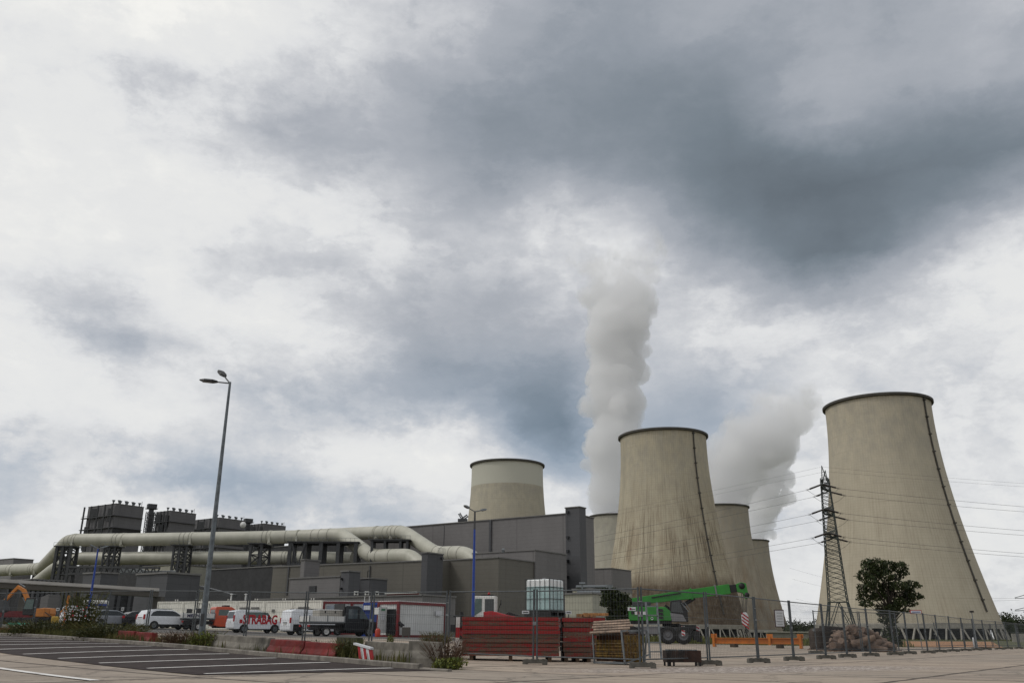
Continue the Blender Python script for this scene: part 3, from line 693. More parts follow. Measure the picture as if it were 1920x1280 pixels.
mb = MB(); a, b = A0 - n_ * .15, A1 - n_ * .15; vs = [a + Vector((0, 0, -.4)), a + n_ * 1.45 + Vector((0, 0, .12)), a + n_ * 2.9 + Vector((0, 0, -.4)), b + Vector((0, 0, -.4)), b + n_ * 1.45 + Vector((0, 0, .12)), b + n_ * 2.9 + Vector((0, 0, -.4))]
mb.add(vs, [(0, 1, 2), (5, 4, 3), (0, 3, 4, 1), (1, 4, 5, 2), (2, 5, 3, 0)]); mb.build('roof', M_convr, cv, world=True)
for px, w in ((293, 1.1), (150, .9), (40, .9)):
    q = at(px, 1112, 127 - (300 - px) * .027); g = gh(q.x, q.y + 1.2); mb = MB(); mb.box((q.x, q.y + 1.2, (q.z + g) / 2 - .4), (w, 1.4, q.z - g)); mb.build('pier', M_conv, cv, world=True)

# boiler blocks
M_boil = clad_material('boiler_cladding', (.115, .113, .117), 2.2, 8)
def boiler(k, lf, co, ri, Y, label, vents, antenna):
    bl, c, l, r = block('boiler_house', label, 'boiler house', co, Y, lf, ri, z0=0, m=M_boil, free=False, group='row of four boiler houses behind the pipes')
    z = c.z
    for kk, dz in enumerate((-8, -16, -24)):
        mb = MB(); a = c + Vector((0, 0, dz)); b = r + Vector((0, 0, dz)); o = -VD * -.0
        mb.beam(a + (-VD) * .6, b + (-VD) * .6, 1.4, .35)
        a2 = l + Vector((0, 0, dz)); mb.beam(a + (-UD) * 1.0 - VD * .5, a2 + (-UD) * 1.0 + VD * 4, 2.2, .5)
        if kk != 1: mb.beam(a + (-UD) * 2 + Vector((0, 0, 1.3)), a2 + (-UD) * 2 + VD * 4 + Vector((0, 0, 1.3)), .16)
        mb.build('gangway', M_steel, bl, world=True)
    ln = (l - c).length; lw = (r - c).length
    for s in (.05, .3, .55, .8, 1.06):
        mb = MB(); a = c + VD * (ln * s) - UD * 1.6; mb.beam(a, a - Vector((0, 0, 45)), .9); mb.build('column', M_steel, bl, world=True)
    for s, t0, t1, w in ((.15, -3, -12, 2), (.42, -10, -26, 2.6), (.68, -2, -9, 5), (.9, -14, -30, 3)):
        mb = MB(); a = c + VD * (ln * s) - UD * .8; mb.beam(a + Vector((0, 0, t0)), a + Vector((0, 0, t1)), w, 1.3); mb.build('duct', M_steel, bl, world=True)
    mb = MB(); a = c + Vector((0, 0, -19)) - VD * .1; b = r + Vector((0, 0, -19)) - VD * .1
    mb.beam(a, b, .3, 5); mb.build('louvre_band', mat('louvre_dark', (.022, .022, .024), .7, 0, .2, .3), bl, world=True)
    for vx in vents:
        s = (vx - vents[0]) / (vents[-1] - vents[0]) * .86 + .04; p = c + UD * (lw * s) + VD * (2.5 if vents.index(vx) % 2 else 5)
        mb = MB(); mb.lathe([(.35, 0), (.35, 1.0), (1.05, 2.6), (1.1, 2.9), (.3, 2.6)], p, n=10); mb.tube([p, p + Vector((0, 0, 1))], .5, 6); mb.build('roof_vent', M_galv, bl, world=True)
    p = r + VD * 3; mb = MB(); mb.tube([p, p + Vector((0, 0, 4.2))], .16, 6); mb.build('lightning_rod', M_steel, bl, world=True)
    return bl
def vpos(a, b): return [a + (b - a) * i / 7 for i in range(8)]
boiler(0, (166, 0), (218, 943.6), (270, 0), 600, 'nearest and tallest boiler house at the left end of its row', vpos(223, 263), 266)
boiler(1, (294, 0), (320, 957), (368, 0), 660, 'second boiler house from the left, just right of the first lift tower', vpos(325, 361), 362)
boiler(2, (366, 0), (412, 970), (461, 0), 730, 'third boiler house, partly cut by the tall lamp post', vpos(416, 449), 450)
boiler(3, (468, 0), (495.5, 981), (536, 0), 810, 'farthest and lowest boiler house at the right end of the row', vpos(499, 528), 530)
def lift_tower(px, ytop, w, Y, label):
    c = at(px, ytop, Y); t_ = thing('lift_tower', label, 'lift tower', (c.x, c.y, 0), R_(35), 'lift towers between the boiler houses')
    zt = c.z; s = Y / 1722
    mb = MB(); mb.box((0, 0, zt - 1.7), (w * s * .8, w * s * .6, 3.2)); mb.build('machine_room', M_steel, t_, bevel=.1)
    mb = MB(); mb.box((0, 0, zt - 3.5), (w * s * .95, w * s * .8, .3))
    for a, b in ((-1, -1), (1, -1), (1, 1), (-1, 1)): mb.beam((a * w * s * .46, b * w * s * .38, zt - 3.4), (a * w * s * .46, b * w * s * .38, zt - 2.3), .15)
    mb.build('platform', M_steel, t_)
    mb = MB(); mb.box((0, 0, (zt - 3.6) / 2), (w * s * .4, w * s * .3, zt - 3.6)); mb.build('shaft', M_cladd, t_)
    mb = MB(); hw = w * s * .36
    for a, b in ((-1, -1), (1, -1), (1, 1), (-1, 1)): mb.beam((a * hw, b * hw, 0), (a * hw, b * hw, zt - 6), .5)
    z = 10
    while z < zt - 6:
        for a, b, c2, d in ((-1, -1, 1, -1), (1, -1, 1, 1), (-1, -1, -1, 1)):
            mb.beam((a * hw, b * hw, z), (c2 * hw, d * hw, z), .35); mb.beam((a * hw, b * hw, z), (c2 * hw, d * hw, z + 2.6), .3)
        z += 2.6
    mb.build('stair_frame', M_steel, t_)
lift_tower(285.5, 944.5, 21, 640, 'lattice lift tower with a boxy rusty head, left of the second boiler house')
lift_tower(466, 972, 19, 790, 'lattice lift tower with a boxy head, beside the farthest boiler house')
mb = MB(); q = at(455, 983, 700); ds = mb.lathe([(0, .0), (2.0, .4), (2.4, 1.0)], q, 'Y', 20).build('dish_antenna', M_white); tag(ds, 'round white dish beside the second lift tower', 'dish antenna')

# ================================================================ PIPES
M_pipe = bpy.data.materials.new('pipe_grp'); M_pipe.use_nodes = True; t = NT(M_pipe.node_tree); b = M_pipe.node_tree.nodes['Principled BSDF']
co = t.node('ShaderNodeNewGeometry').outputs['Position']
c = t.ramp(t.noise(t.scalev(co, (1, 1, .5)), .25, 6, .62), [(.3, (.33, .325, .265)), (.6, (.42, .41, .345)), (.8, (.47, .46, .39))])
c = t.mix(t.mapr(t.noise(co, 1.4, 5, .7), .56, .75, 0, .3), c, (.22, .20, .15)); t.link(c, b.inputs['Base Color']); b.inputs['Roughness'].default_value = .5
M_joint = mat('pipe_joint', (.20, .195, .165), .6, 0, .15, 1)
def bend(pts, r):
    """round the corners of a polyline"""
    out = [pts[0]]
    for i in range(1, len(pts) - 1):
        a, p, b = pts[i - 1], pts[i], pts[i + 1]; u_ = (a - p); v_ = (b - p)
        k = min(r, u_.length * .45, v_.length * .45); u_.normalize(); v_.normalize()
        p0, p1 = p + u_ * k, p + v_ * k
        for s in (0, .2, .4, .6, .8, 1): out.append(p0 * (1 - s) ** 2 + p * 2 * s * (1 - s) + p1 * s * s)
    return out + [pts[-1]]
def big_pipe(label, pix, rad, joints, brackets, rbend=5):
    pts = [at(*p) for p in pix]
    root = thing('flue_pipe', label, 'pipe', pts[0], 0, 'fat pale pipes above the grey halls')
    pp = bend(pts, rbend); mb = MB(); mb.tube(pp, rad, 32); mb.build('duct', M_pipe, root, world=True)
    # joints: rings at pixel columns on the polyline
    def at_col(px):
        for i in range(len(pp) - 1):
            ca = [960 + FPX * ((q - CAM).dot(rt)) / ((q - CAM).dot(fw)) for q in (pp[i], pp[i + 1])]
            if min(ca) <= px <= max(ca) and abs(ca[1] - ca[0]) > .01:
                s = (px - ca[0]) / (ca[1] - ca[0]); return pp[i].lerp(pp[i + 1], s), (pp[i + 1] - pp[i]).normalized()
        return None
    for px in joints:
        r_ = at_col(px)
        if r_:
            q, d = r_; mb = MB(); mb.tube([q - d * .09, q + d * .09], rad + .05, 32); mb.build('joint_ring', M_joint, root, world=True)
    for px in brackets:
        r_ = at_col(px)
        if r_:
            q, d = r_; mb = MB(); f_ = Vector((0, -1, 0)); mb.box(q + f_ * (rad * .93) + Vector((0, 0, -rad * .45)), (.75, .9, rad * .95)); mb.tube([q - d * .35, q + d * .35], rad + .12, 32)
            mb.box(q + f_ * rad * .3 + Vector((0, 0, -rad * 1.0)), (1.2, rad * 1.2, .6)); mb.build('saddle', M_pipe, root, world=True)
    return root, pp
RP = 12.6 / 1722 * 300
big_pipe('long upper pipe dipping down at both ends, in front of the boiler houses', [(-40, 1070.5, 372), (77, 1065.5, 345), (128, 1012, 318), (300, 1010.5, 305), (460, 1008, 302), (560, 1005.5, 300), (641, 1001.5, 292), (697, 1043, 272), (770, 1042, 262), (790, 1062, 258)], RP,
         [22, 29, 62, 66, 70, 130, 137, 147, 219, 226, 234, 341, 349, 358, 495, 503, 509, 538, 558, 563, 590, 604, 620, 700, 712, 736], [28, 71, 141, 234, 361, 508, 559, 681], 4)
big_pipe('second, lower pipe running parallel under the upper one', [(58, 1100, 335), (104, 1064, 322), (140, 1046.5, 316), (300, 1045.5, 306), (460, 1045, 302), (560, 1045, 299), (660, 1047, 296)], RP * .98,
         [118, 128, 205, 215, 228, 345, 355, 500, 532, 538, 543, 575, 612, 640], [134, 226, 357, 504, 556], 4)
big_pipe('third pipe emerging behind the first and bending down onto the hall roof', [(600, 1003, 318), (655, 1000, 306), (757, 996.5, 282), (818, 1038, 262), (874, 1036.5, 252), (905, 1062, 246)], RP * .97,
         [712, 727, 742, 750, 820, 832, 850, 866], [708, 735], 4)
# stencilled writing band on the lower pipe
q = at(169, 1049, 311.0) ; wt = xform(text_mb('0200 + KKS-M', 1.25, .02, .02), Matrix.Translation(q + Vector((-3.0, -2.0, .2))) @ Matrix.Rotation(R_(90), 4, 'X'))
# ================================================================ PIPE SUPPORTS
def support(label, cols, Y, ytop, z_bot=None, depth=4.5, brace=True, w=.55, deck=True, levels=()):
    """steel trestle: columns at pixel x positions, top at pixel ytop"""
    tops = [at(px, ytop, Y) for px in cols]; zt = tops[0].z
    root = thing('pipe_trestle', label, 'steel trestle', (tops[0].x, Y, 0), 0, 'steel trestles carrying the pipes'); zb = 0 if z_bot is None else z_bot
    rows = [0, depth]
    for p in tops:
        for d in rows:
            mb = MB(); mb.box((p.x, Y + d, (zt + zb) / 2), (w, w, zt - zb)); mb.build('column', M_steel, root, world=True)
    if deck:
        mb = MB(); mb.box(((tops[0].x + tops[-1].x) / 2, Y + depth / 2, zt + .12), (tops[-1].x - tops[0].x + 2, depth + 1.6, .3)); mb.build('deck', M_steel, root, world=True)
        mb = MB(); x0, x1 = tops[0].x - 1, tops[-1].x + 1; mb.beam((x0, Y - .8, zt + 1.3), (x1, Y - .8, zt + 1.3), .08)
        x = x0
        while x <= x1: mb.beam((x, Y - .8, zt + .2), (x, Y - .8, zt + 1.3), .07); x += 1.4
        mb.build('railing', M_galv, root, world=True)
    lv_ = sorted([zt] + [at(cols[0], ly, Y).z for ly in levels] + [zb])
    mb = MB()
    for a, b in zip(lv_[:-1], lv_[1:]):
        for i in range(len(tops) - 1):
            xa, xb = tops[i].x, tops[i + 1].x
            for d in rows:
                mb.beam((xa, Y + d, b - .2), (xb, Y + d, b - .2), .35)
                if brace: mb.beam((xa, Y + d, a), (xb, Y + d, b), .26); mb.beam((xb, Y + d, a), (xa, Y + d, b), .26)
        for p in tops:
            mb.beam((p.x, Y, b - .2), (p.x, Y + depth, b - .2), .3)
            if brace: mb.beam((p.x, Y, a), (p.x, Y + depth, b), .22)
    mb.build('bracing', M_steel, root, world=True)
    return root
support('broad dark trestle under the left bend of the pipes', [108, 119, 134], 304, 1024, levels=(1034, 1057, 1075), w=.9, brace=True)
support('slim dark trestle between the pipes behind the left blue lamp', [196, 206, 216], 296, 1024, levels=(1040, 1062), w=.5)
support('trestle holding both pipes above the plain dark block', [327, 338, 351], 294, 1022, levels=(1036, 1050, 1075), w=.6)
support('tall crossbraced trestle standing free beside the almost black hall', [471, 491], 280, 1019, levels=(1038, 1058, 1078, 1097), depth=10, w=.75)
support('wide portal frames over the low hall roof carrying the pipe bends', [545, 573, 603, 635, 668], 276, 1016, z_bot=14, levels=(1055,), depth=6, brace=False, w=1.1)
support('portal frames under the third pipe near its right bend', [698, 722, 751, 764], 270, 1012, z_bot=14, levels=(), depth=5, brace=False, w=.7)
vb = thing('diagonal_strut_frame', 'pair of V shaped steel struts on the low hall roof', 'steel frame', at(560, 1057, 275)); mb = MB()
mb.beam(at(548, 1018, 275), at(557, 1057, 275), .35); mb.beam(at(572, 1018, 275), at(559, 1057, 275), .35); mb.beam(at(545, 1058, 275), at(600, 1056, 275), .5, .8); mb.build('strut', M_steel, vb, world=True)
# truss bridge and clutter under the pipes, left
tb = thing('pipe_bridge', 'dark lattice pipe bridge running under the lower pipe', 'pipe bridge', at(180, 1065, 290)); mb = MB()
for ya, yb in ((1062, 1075),):
    a0, a1, b0, b1_ = at(128, ya, 290), at(300, ya + 2, 285), at(128, yb, 290), at(300, yb, 285)
    mb.beam(a0, a1, .6); mb.beam(b0, b1_, .6)
    for k in range(14):
        s, e = k / 14, (k + 1) / 14; mb.beam(a0.lerp(a1, s), b0.lerp(b1_, (s + e) / 2), .3); mb.beam(b0.lerp(b1_, (s + e) / 2), a0.lerp(a1, e), .3)
mb.build('truss', M_steel, tb, world=True)
mb = MB()
for k in range(5): mb.tube([at(225, 1066 + k * 2.2, 291), at(262, 1064 + k * 2.2, 289), at(272, 1070 + k * 2, 288), at(330, 1070 + k * 2, 286)], .22, 6)
mb.build('small_pipes', M_galv, tb, world=True)
dd = MB(); dd.beam(at(376, 1100, 160), at(440, 1117, 150), .9, .5); dd = dd.build('ramp_beam', M_steel); tag(dd, 'slanting dark steel beam descending from the plain dark block', 'beam')
# dark machinery base band far left
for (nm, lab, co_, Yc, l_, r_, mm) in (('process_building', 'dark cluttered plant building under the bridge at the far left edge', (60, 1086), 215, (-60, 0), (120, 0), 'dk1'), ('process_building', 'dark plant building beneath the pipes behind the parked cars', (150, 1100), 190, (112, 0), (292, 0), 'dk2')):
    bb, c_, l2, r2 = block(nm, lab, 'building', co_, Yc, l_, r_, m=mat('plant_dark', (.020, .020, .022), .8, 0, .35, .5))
    for s in range(7):
        mb = MB(); p = c_ + UD * ((r2 - c_).length * (s + .5) / 7) - VD * .4; mb.beam(p, Vector((p.x, p.y, 0)), .5, .5); mb.build('column', M_cladd, bb, world=True)
    for s in range(5):
        mb = MB(); p = c_ + VD * ((l2 - c_).length * (s + .5) / 5) - UD * .4; mb.beam(p, Vector((p.x, p.y, 0)), .5, .5); mb.build('column', M_cladd, bb, world=True)
gs = MB(); a, b = at(66, 1123, 150), at(92, 1113, 150); gs.add([a, b, b + Vector((0, 4, 0)), a + Vector((0, 4, 0)), a - Vector((0, 0, 1.8)), b - Vector((0, 0, 2.7)), b + Vector((0, 4, -2.7)), a + Vector((0, 4, -1.8))], [(0, 1, 2, 3), (4, 7, 6, 5), (0, 4, 5, 1), (1, 5, 6, 2), (2, 6, 7, 3), (3, 7, 4, 0)])
gs = gs.build('lean_to_shed', M_clad); tag(gs, 'small lean-to shed with a slanted pale roof behind the orange excavator', 'shed')
# ================================================================ PYLONS AND WIRES
M_pyl = mat('pylon_steel', (.05, .06, .055), .6, .2, .2, .5)
M_wire = mat('conductor', (.10, .10, .10), .5, .3, .1, .1)
def pylon(Y, label, px_top=(1549, 880), scale=1.0, rz=R_(14), base=None):
    tp = at(1551, 897, Y); H = tp.z
    root = thing('power_pylon', label, 'pylon', base or (at(1578, 1185, Y).x, Y, 0), rz, 'lattice power pylons')
    def w(z): return (5.0 - (5.0 - 2.9) * z / 12.0 if z < 12 else 2.9 - (2.9 - 1.25) * (z - 12) / (H - 12)) 
    mb = MB()
    def cr(i, z): s = w(z); return Vector(((s if i in (0, 3) else -s), (s if i < 2 else -s), z))
    for i in range(4): mb.beam(cr(i, -.3), cr(i, 12), .30); mb.beam(cr(i, 12), cr(i, H), .22)
    mb.build('leg', M_pyl, root)
    mb = MB(); z = 12.0
    while z < H - .5:
        h = max(1.25, w(z) * .62); z2 = min(H, z + h)
        for i in range(4):
            j = (i + 1) % 4; mb.beam(cr(i, z), cr(j, z2), .13); 
            if z < 12.1 or int(z) % 7 == 0: mb.beam(cr(i, z), cr(j, z), .13)
            mb.beam(cr(j, z), cr(i, z2), .13)
        z = z2
    for i in range(4):
        j = (i + 1) % 4; mb.beam(cr(i, 0), (cr(i, 12) + cr(j, 12)) / 2, .2); mb.beam(cr(j, 0), (cr(i, 12) + cr(j, 12)) / 2, .2); mb.beam(cr(i, 4), cr(j, 4), .14); mb.beam(cr(i, 12), cr(j, 12), .2)
        mb.beam(cr(i, 8), (cr(i, 4) + cr(j, 4)) / 2, .12)
    mb.build('lattice', M_pyl, root)
    arms = []
    for za, L_ in ((H - 3.2, 8.6), (H - 11.6, 9.6), (H - 19.3, 8.6)):
        mb = MB()
        for s in (-1, 1):
            tip = Vector((0, s * L_, za)); ww = w(za)
            for sx in (-1, 1):
                mb.beam((sx * ww, s * ww, za), tip, .4); mb.beam((sx * ww, s * ww, za + 1.8), tip, .3)
                for k in range(1, 6):
                    f = k / 6; a = Vector((sx * ww, s * ww, za)).lerp(tip, f); b = Vector((sx * ww, s * ww, za + 1.8)).lerp(tip, f - 1 / 6); mb.beam(a, b, .2); mb.beam(a, Vector((-sx * ww, s * ww, za)).lerp(tip, f), .1)
            arms.append(tip)
        mb.build('crossarm', M_pyl, root)
    mb = MB()
    for s in (-1, 1):
        tip = Vector((0, s * 4.8, H + 3.3))
        for sx in (-1, 1):
            for sy in (-.5, .5): mb.beam((sx * w(H) * .8, sy * w(H), H - 2), tip + Vector((0, 0, .4)), .2)
        for k in range(1, 5): f = k / 5; mb.beam(Vector((w(H), s * .9, H)).lerp(tip, f), Vector((-w(H), s * .9, H)).lerp(tip, f - .15), .08)
    mb.build('earth_wire_peak', M_pyl, root)
    return root, arms, H
YP = 300
PYR = R_(-26)
pyr, arms, HP = pylon(YP, 'tall dark lattice pylon with three crossarm levels before the largest cooling tower', rz=PYR)
pM = Matrix.Translation(pyr.location) @ Matrix.Rotation(PYR, 4, 'Z')
M_ins = mat('insulator_brown', (.03, .022, .02), .3, 0, .2, 3)
lv_names = ['upper', 'middle', 'lower']
for k, tip in enumerate(arms):
    wp = pM @ tip; lev = k // 2; side = 'near' if k % 2 == 0 else 'far'
    nearsd = wp.y < YP
    for dr_, tgt in (('left', Vector((-230, 640, wp.z * .62 - 5))), ('right', Vector((420, 330, wp.z * .93 - 4)))):
        d = (Vector((tgt.x, tgt.y, wp.z)) - wp).normalized(); e = wp + d * 5.6 + Vector((0, 0, -1.3))
        ins = MB(); n_ = 24
        prof = []
        ins.tube([wp.lerp(e, i / n_) for i in range(n_ + 1)], [(.36 if i % 2 else .24) if 2 < i < 21 else .09 for i in range(n_ + 1)], 8)
        for s in (-.25, .25): ins.beam(e + Vector((-.5, 0, s)), e + Vector((.6, 0, s)), .07)
        io = ins.build('insulator_string', M_ins, pyr, world=True)
        en = tgt; pts = []; e2 = e
        for i in range(33):
            s = i / 32; p = e2.lerp(en, s); p.z -= 4 * (7 if dr_ == 'left' else 5) * s * (1 - s); pts.append(p)
        mb = MB(); mb.tube(pts, [.03 + .000055 * (p - CAM).length for p in pts], 5)
        o = mb.build('power_line', M_wire); tag(o, f'{lv_names[lev]} conductor leaving the {"near" if nearsd else "far"} arm tip of the tall pylon towards the {dr_}', 'power line', 'power lines on the tall pylon')
    # jumper loop
    ws = []
    for dr_, tgt in (('l', Vector((-230, 640, 0))), ('r', Vector((420, 330, 0)))):
        d = (Vector((tgt.x, tgt.y, wp.z)) - wp).normalized(); ws.append(wp + d * 5.6 + Vector((0, 0, -1.3)))
    mb = MB(); pts = [ws[0].lerp(ws[1], i / 12) - Vector((0, 0, 4 * 2.6 * (i / 12) * (1 - i / 12))) for i in range(13)]; mb.tube(pts, .05, 5); mb.build('jumper', M_wire, pyr, world=True)
for s, nm in ((-1, 'near'), (1, 'far')):
    wp = pM @ Vector((0, s * 4.8, HP + 3.3))
    for dr_, tgt in (('left', Vector((-230, 640, wp.z * .66 - 3))), ('right', Vector((420, 330, wp.z * .95 - 2)))):
        pts = []
        for i in range(33):
            q = i / 32; p = wp.lerp(tgt, q); p.z -= 4 * 4 * q * (1 - q); pts.append(p)
        mb = MB(); mb.tube(pts, [.012 + .00004 * (p - CAM).length for p in pts], 4); o = mb.build('power_line', M_wire); tag(o, f'thin earth wire from the {nm} peak of the tall pylon towards the {dr_}', 'power line', 'power lines on the tall pylon')
# second pylon: only arm ends show at the right picture edge
r2 = thing('power_pylon', 'second pylon at the right picture edge, only its arm ends in view', 'pylon', (at(1945, 1190, 520).x, 520, 0), 0, 'lattice power pylons')
mb = MB(); x2 = r2.location.x
for pyy, w_ in ((1120, 30), (1143, 34)):
    z = at(1930, pyy, 520).z
    for s in (-1, 1):
        mb.beam((s * 1.4, 0, z), (s * w_ / 1722 * 520, 0, z - .4), .3); mb.beam((s * 1.4, 0, z + 2), (s * w_ / 1722 * 520, 0, z), .3)
mb.build('crossarm', M_pyl, r2)
mb = MB(); lattice(mb, (0, 0, 0), (0, 0, at(1930, 1100, 520).z), 7, 14, .3, 2); mb.build('lattice', M_pyl, r2)
for i, (ya, yb) in enumerate(((1121, 1119), (1124, 1122), (1145, 1141), (1148, 1143))):
    a, b = at(1912, ya, 520), at(1480 + i * 6, yb - 55 + i * 18, 720); pts = [a.lerp(b, s / 24) - Vector((0, 0, 4 * 6 * (s / 24) * (1 - s / 24))) for s in range(25)]
    mb = MB(); mb.tube(pts, .045, 4); o = mb.build('power_line', M_wire); tag(o, ['highest', 'second highest', 'second lowest', 'lowest'][i] + ' thin cable running left from the edge pylon behind the big tower', 'power line', 'cables of the edge pylon')
# ================================================================ SITE CABINS AND CONTAINERS
def corrug(name, col, n=3.2, along='x'):
    m = bpy.data.materials.new(name); m.use_nodes = True; t = NT(m.node_tree); b = m.node_tree.nodes['Principled BSDF']
    co = t.node('ShaderNodeTexCoord').outputs['Object']; sp = t.node('ShaderNodeSeparateXYZ'); t.link(co, sp.inputs[0])
    s = t.math('ADD', sp.outputs[0], sp.outputs[1]); w = t.math('ABSOLUTE', t.math('SUBTRACT', t.math('FRACT', t.math('MULTIPLY', s, n)), .5))
    f = t.noise(t.scalev(co, (1, 1, .3)), .9, 5, .65); c = t.ramp(f, [(.3, tuple(x * .8 for x in col)), (.65, col)])
    c = t.mix(t.mapr(w, .0, .16, .35, 0), c, tuple(x * .45 for x in col)); t.link(c, b.inputs['Base Color']); b.inputs['Roughness'].default_value = .55
    bn = t.node('ShaderNodeBump'); bn.inputs['Strength'].default_value = .5; bn.inputs['Distance'].default_value = .03
    t.link(t.mapr(w, 0, .16), bn.inputs['Height']); t.link(bn.outputs[0], b.inputs['Normal']); return m
M_cab = corrug('cabin_white', (.80, .78, .71)); M_cab2 = corrug('cabin_grey_white', (.58, .59, .58), 3.6); M_bluec = corrug('container_blue', (.012, .04, .20), 3.6)
def cabin(name, label, loc, rz, L_, Wd, H, wall, frame=None, fw_=.14, group=None, cat='site cabin'):
    """cabin with origin at its front left bottom corner; front runs along +x, depth along +y"""
    r = thing(name, label, cat, loc, rz, group); e = fw_ * .5
    MB().box((L_ / 2, Wd / 2, H / 2), (L_ - 2 * e, Wd - 2 * e, H - .1)).build('wall', wall, r)
    f = MB(); k = frame or wall; w = fw_
    for x in (w / 2, L_ - w / 2):
        for y in (w / 2, Wd - w / 2): f.box((x, y, H / 2), (w, w, H - .01))
    for z in (w / 2, H - w / 2):
        for y in (w / 2, Wd - w / 2): f.box((L_ / 2, y, z), (L_ - 2 * w, w - .01, w - .004))
        for x in (w / 2, L_ - w / 2): f.box((x, Wd / 2, z), (w - .01, Wd - 2 * w, w - .004))
    f.build('frame', k, r)
    MB().box((L_ / 2, Wd / 2, H + .03), (L_ - .1, Wd - .1, .06)).build('roof', M_cap if frame is None else wall, r)
    return r
def panel(parent, name, m, x0, x1, z0, z1, y=-.01, d=.05, kids_=()):
    o = MB().box(((x0 + x1) / 2, y, (z0 + z1) / 2), (x1 - x0, d, z1 - z0)).build(name, m, parent); return o
# row of white cabins
ca, cb = at(296, 1125, 104), at(604, 1125, 97); zt = (ca.z + cb.z) / 2; dcab = Vector((cb.x - ca.x, cb.y - ca.y, 0)); Ltot = dcab.length; dcab.normalize(); rzc = math.atan2(dcab.y, dcab.x)
ncab = 6; lc = Ltot / ncab; g0 = min(gh(ca.x, ca.y), gh(cb.x, cb.y)) 
cl = ['first white cabin of the row, behind the pale suv', 'second white cabin of the row, with an open dark doorway behind the lamp post', 'third white cabin of the row, behind the orange lorry cab',
      'fourth white cabin of the row, behind the white and red lettered van', 'fifth white cabin of the row, between the lettered van and the white delivery van', 'sixth white cabin of the row, ending beside the red-framed windows']
for i in range(ncab):
    p = Vector((ca.x, ca.y, 0)) + dcab * (lc * i); p.z = min(gh(p.x, p.y), zt - 2.8) - .05
    H = zt - p.z - .06
    cbn = cabin('site_cabin', cl[i], p, rzc, lc - .04, 2.5, H, M_cab, None, .12, 'row of white site cabins')
    wins = {0: [(3.4, .9, 'd'), (1.2, .6, 'g')], 1: [(.6, .7, 'w'), (1.9, .9, 'd')], 2: [(1.0, 1.2, 's'), (3.0, 1.2, 's')], 3: [(.5, 1.2, 's'), (2.0, .9, 's'), (4.0, 1, 'g')], 4: [(1.0, 1.3, 'g'), (3.2, 1.2, 's')], 5: [(.8, 1.2, 's'), (3, 1.2, 's')]}[i]
    for x, w, k in wins:
        if x + w > lc - .3: continue
        if k == 'd': o = panel(cbn, 'window', M_win, x, x + w, H - 2.1, H - .75); panel(o, 'sill', M_cap, x - .08, x + w + .08, H - 2.2, H - 2.11, -.05, .12); panel(o, 'shutter', M_cab2, x + w + .1, x + w + .45, H - 2.1, H - .75, -.06, .06)
        elif k == 'w': o = panel(cbn, 'window', M_win, x, x + w, H - 2.0, H - .8); panel(o, 'sill', M_cap, x - .08, x + w + .08, H - 2.1, H - 2.01, -.05, .12)
        elif k == 's': o = panel(cbn, 'roller_shutter', M_cab2, x, x + w, H - 2.1, H - .85); panel(o, 'shutter_box', M_cap, x - .05, x + w + .05, H - .84, H - .66, -.05, .12)
        else: panel(cbn, 'wall_vent', M_cap, x, x + .35, H - 1.2, H - .9)
    mb = MB()
    for x in (lc * .5 - .15, lc * .5 + .15): mb.tube([(x, 1, H), (x, 1, H + .28)], .06, 6)
    mb.build('roof_eye', M_cab, cbn)
for k, px in enumerate((433, 460)):
    q = at(px, 1125, 101.5); v = MB(); v.tube([q - Vector((0, 0, .05)), q + Vector((0, 0, .62))], .09, 8); v.lathe([(0, .12), (.18, .05), (.18, 0), (0, 0)], q + Vector((0, 0, .62)), n=8)
    tag(v.build('vent_pipe', M_white), ['left', 'right'][k] + ' of two short white vent pipes on the cabin roofs', 'vent pipe', 'vent pipes on the white cabins')
# red framed cabins with windows, behind the pickup
q = at(606, 1126.5, 82); g = gh(q.x, q.y)
rc = cabin('site_cabin', 'red-framed cabin with large pale windows behind the grey flatbed lorry', (q.x, q.y, g), R_(4), 5.2, 2.5, q.z - g, M_cab2, M_redf, .2, 'red-framed cabins')
H = q.z - g
for a, b in ((.35, 2.4), (2.8, 4.9)): o = panel(rc, 'window', mat('window_pale', (.24, .27, .31), .3, 0, .15, 1.5), a, b, H - 1.75, H - .35); panel(o, 'sill', M_cap, a - .05, b + .05, H - 1.85, H - 1.76, -.04, .1)
for x in (2.6,): panel(rc, 'post', M_redf, x - .12, x + .12, .2, H - .2, -.03, .08)
mb = MB(); lx = 3.7
for x in (lx, lx + .42): mb.beam((x, -.18, .1), (x, -.05, H + .45), .06)
for k in range(9): mb.beam((lx, -.15 + k * .01, .4 + k * .3), (lx + .42, -.15 + k * .01, .4 + k * .3), .04)
ld = mb.build('ladder', M_white, None); ld.location = rc.location; ld.rotation_euler = rc.rotation_euler; tag(ld, 'white ladder leaning on the red-framed cabin with windows', 'ladder')
# blue container
q = at(681, 1130, 77); g = gh(q.x, q.y)
bc = cabin('shipping_container', 'dark blue container standing between the two red-framed cabins', (q.x, q.y, g), R_(-20), 2.5, 6, q.z - g, M_bluec, M_blue, .12, cat='container')
sg = panel(bc, 'sign', M_signw, .1, .85, q.z - g - .55, q.z - g - .2, -.06, .04); 
# front red framed cabin with open door
c0 = at(748, 1126.5, 68); g = gh(c0.x, c0.y) - .02; H = c0.z - g
d2 = onz(840, 1131.5, c0.z); dr = Vector((d2.x - c0.x, d2.y - c0.y, 0)); Lr = min(6.0, dr.length); rzr = math.atan2(dr.y, dr.x)
fc_ = cabin('site_cabin', 'white cabin with dark red frame and open door, nearest of the cabins', (c0.x, c0.y, g), rzr, Lr, 2.1, H, M_cab2, M_redf, .2, 'red-framed cabins')
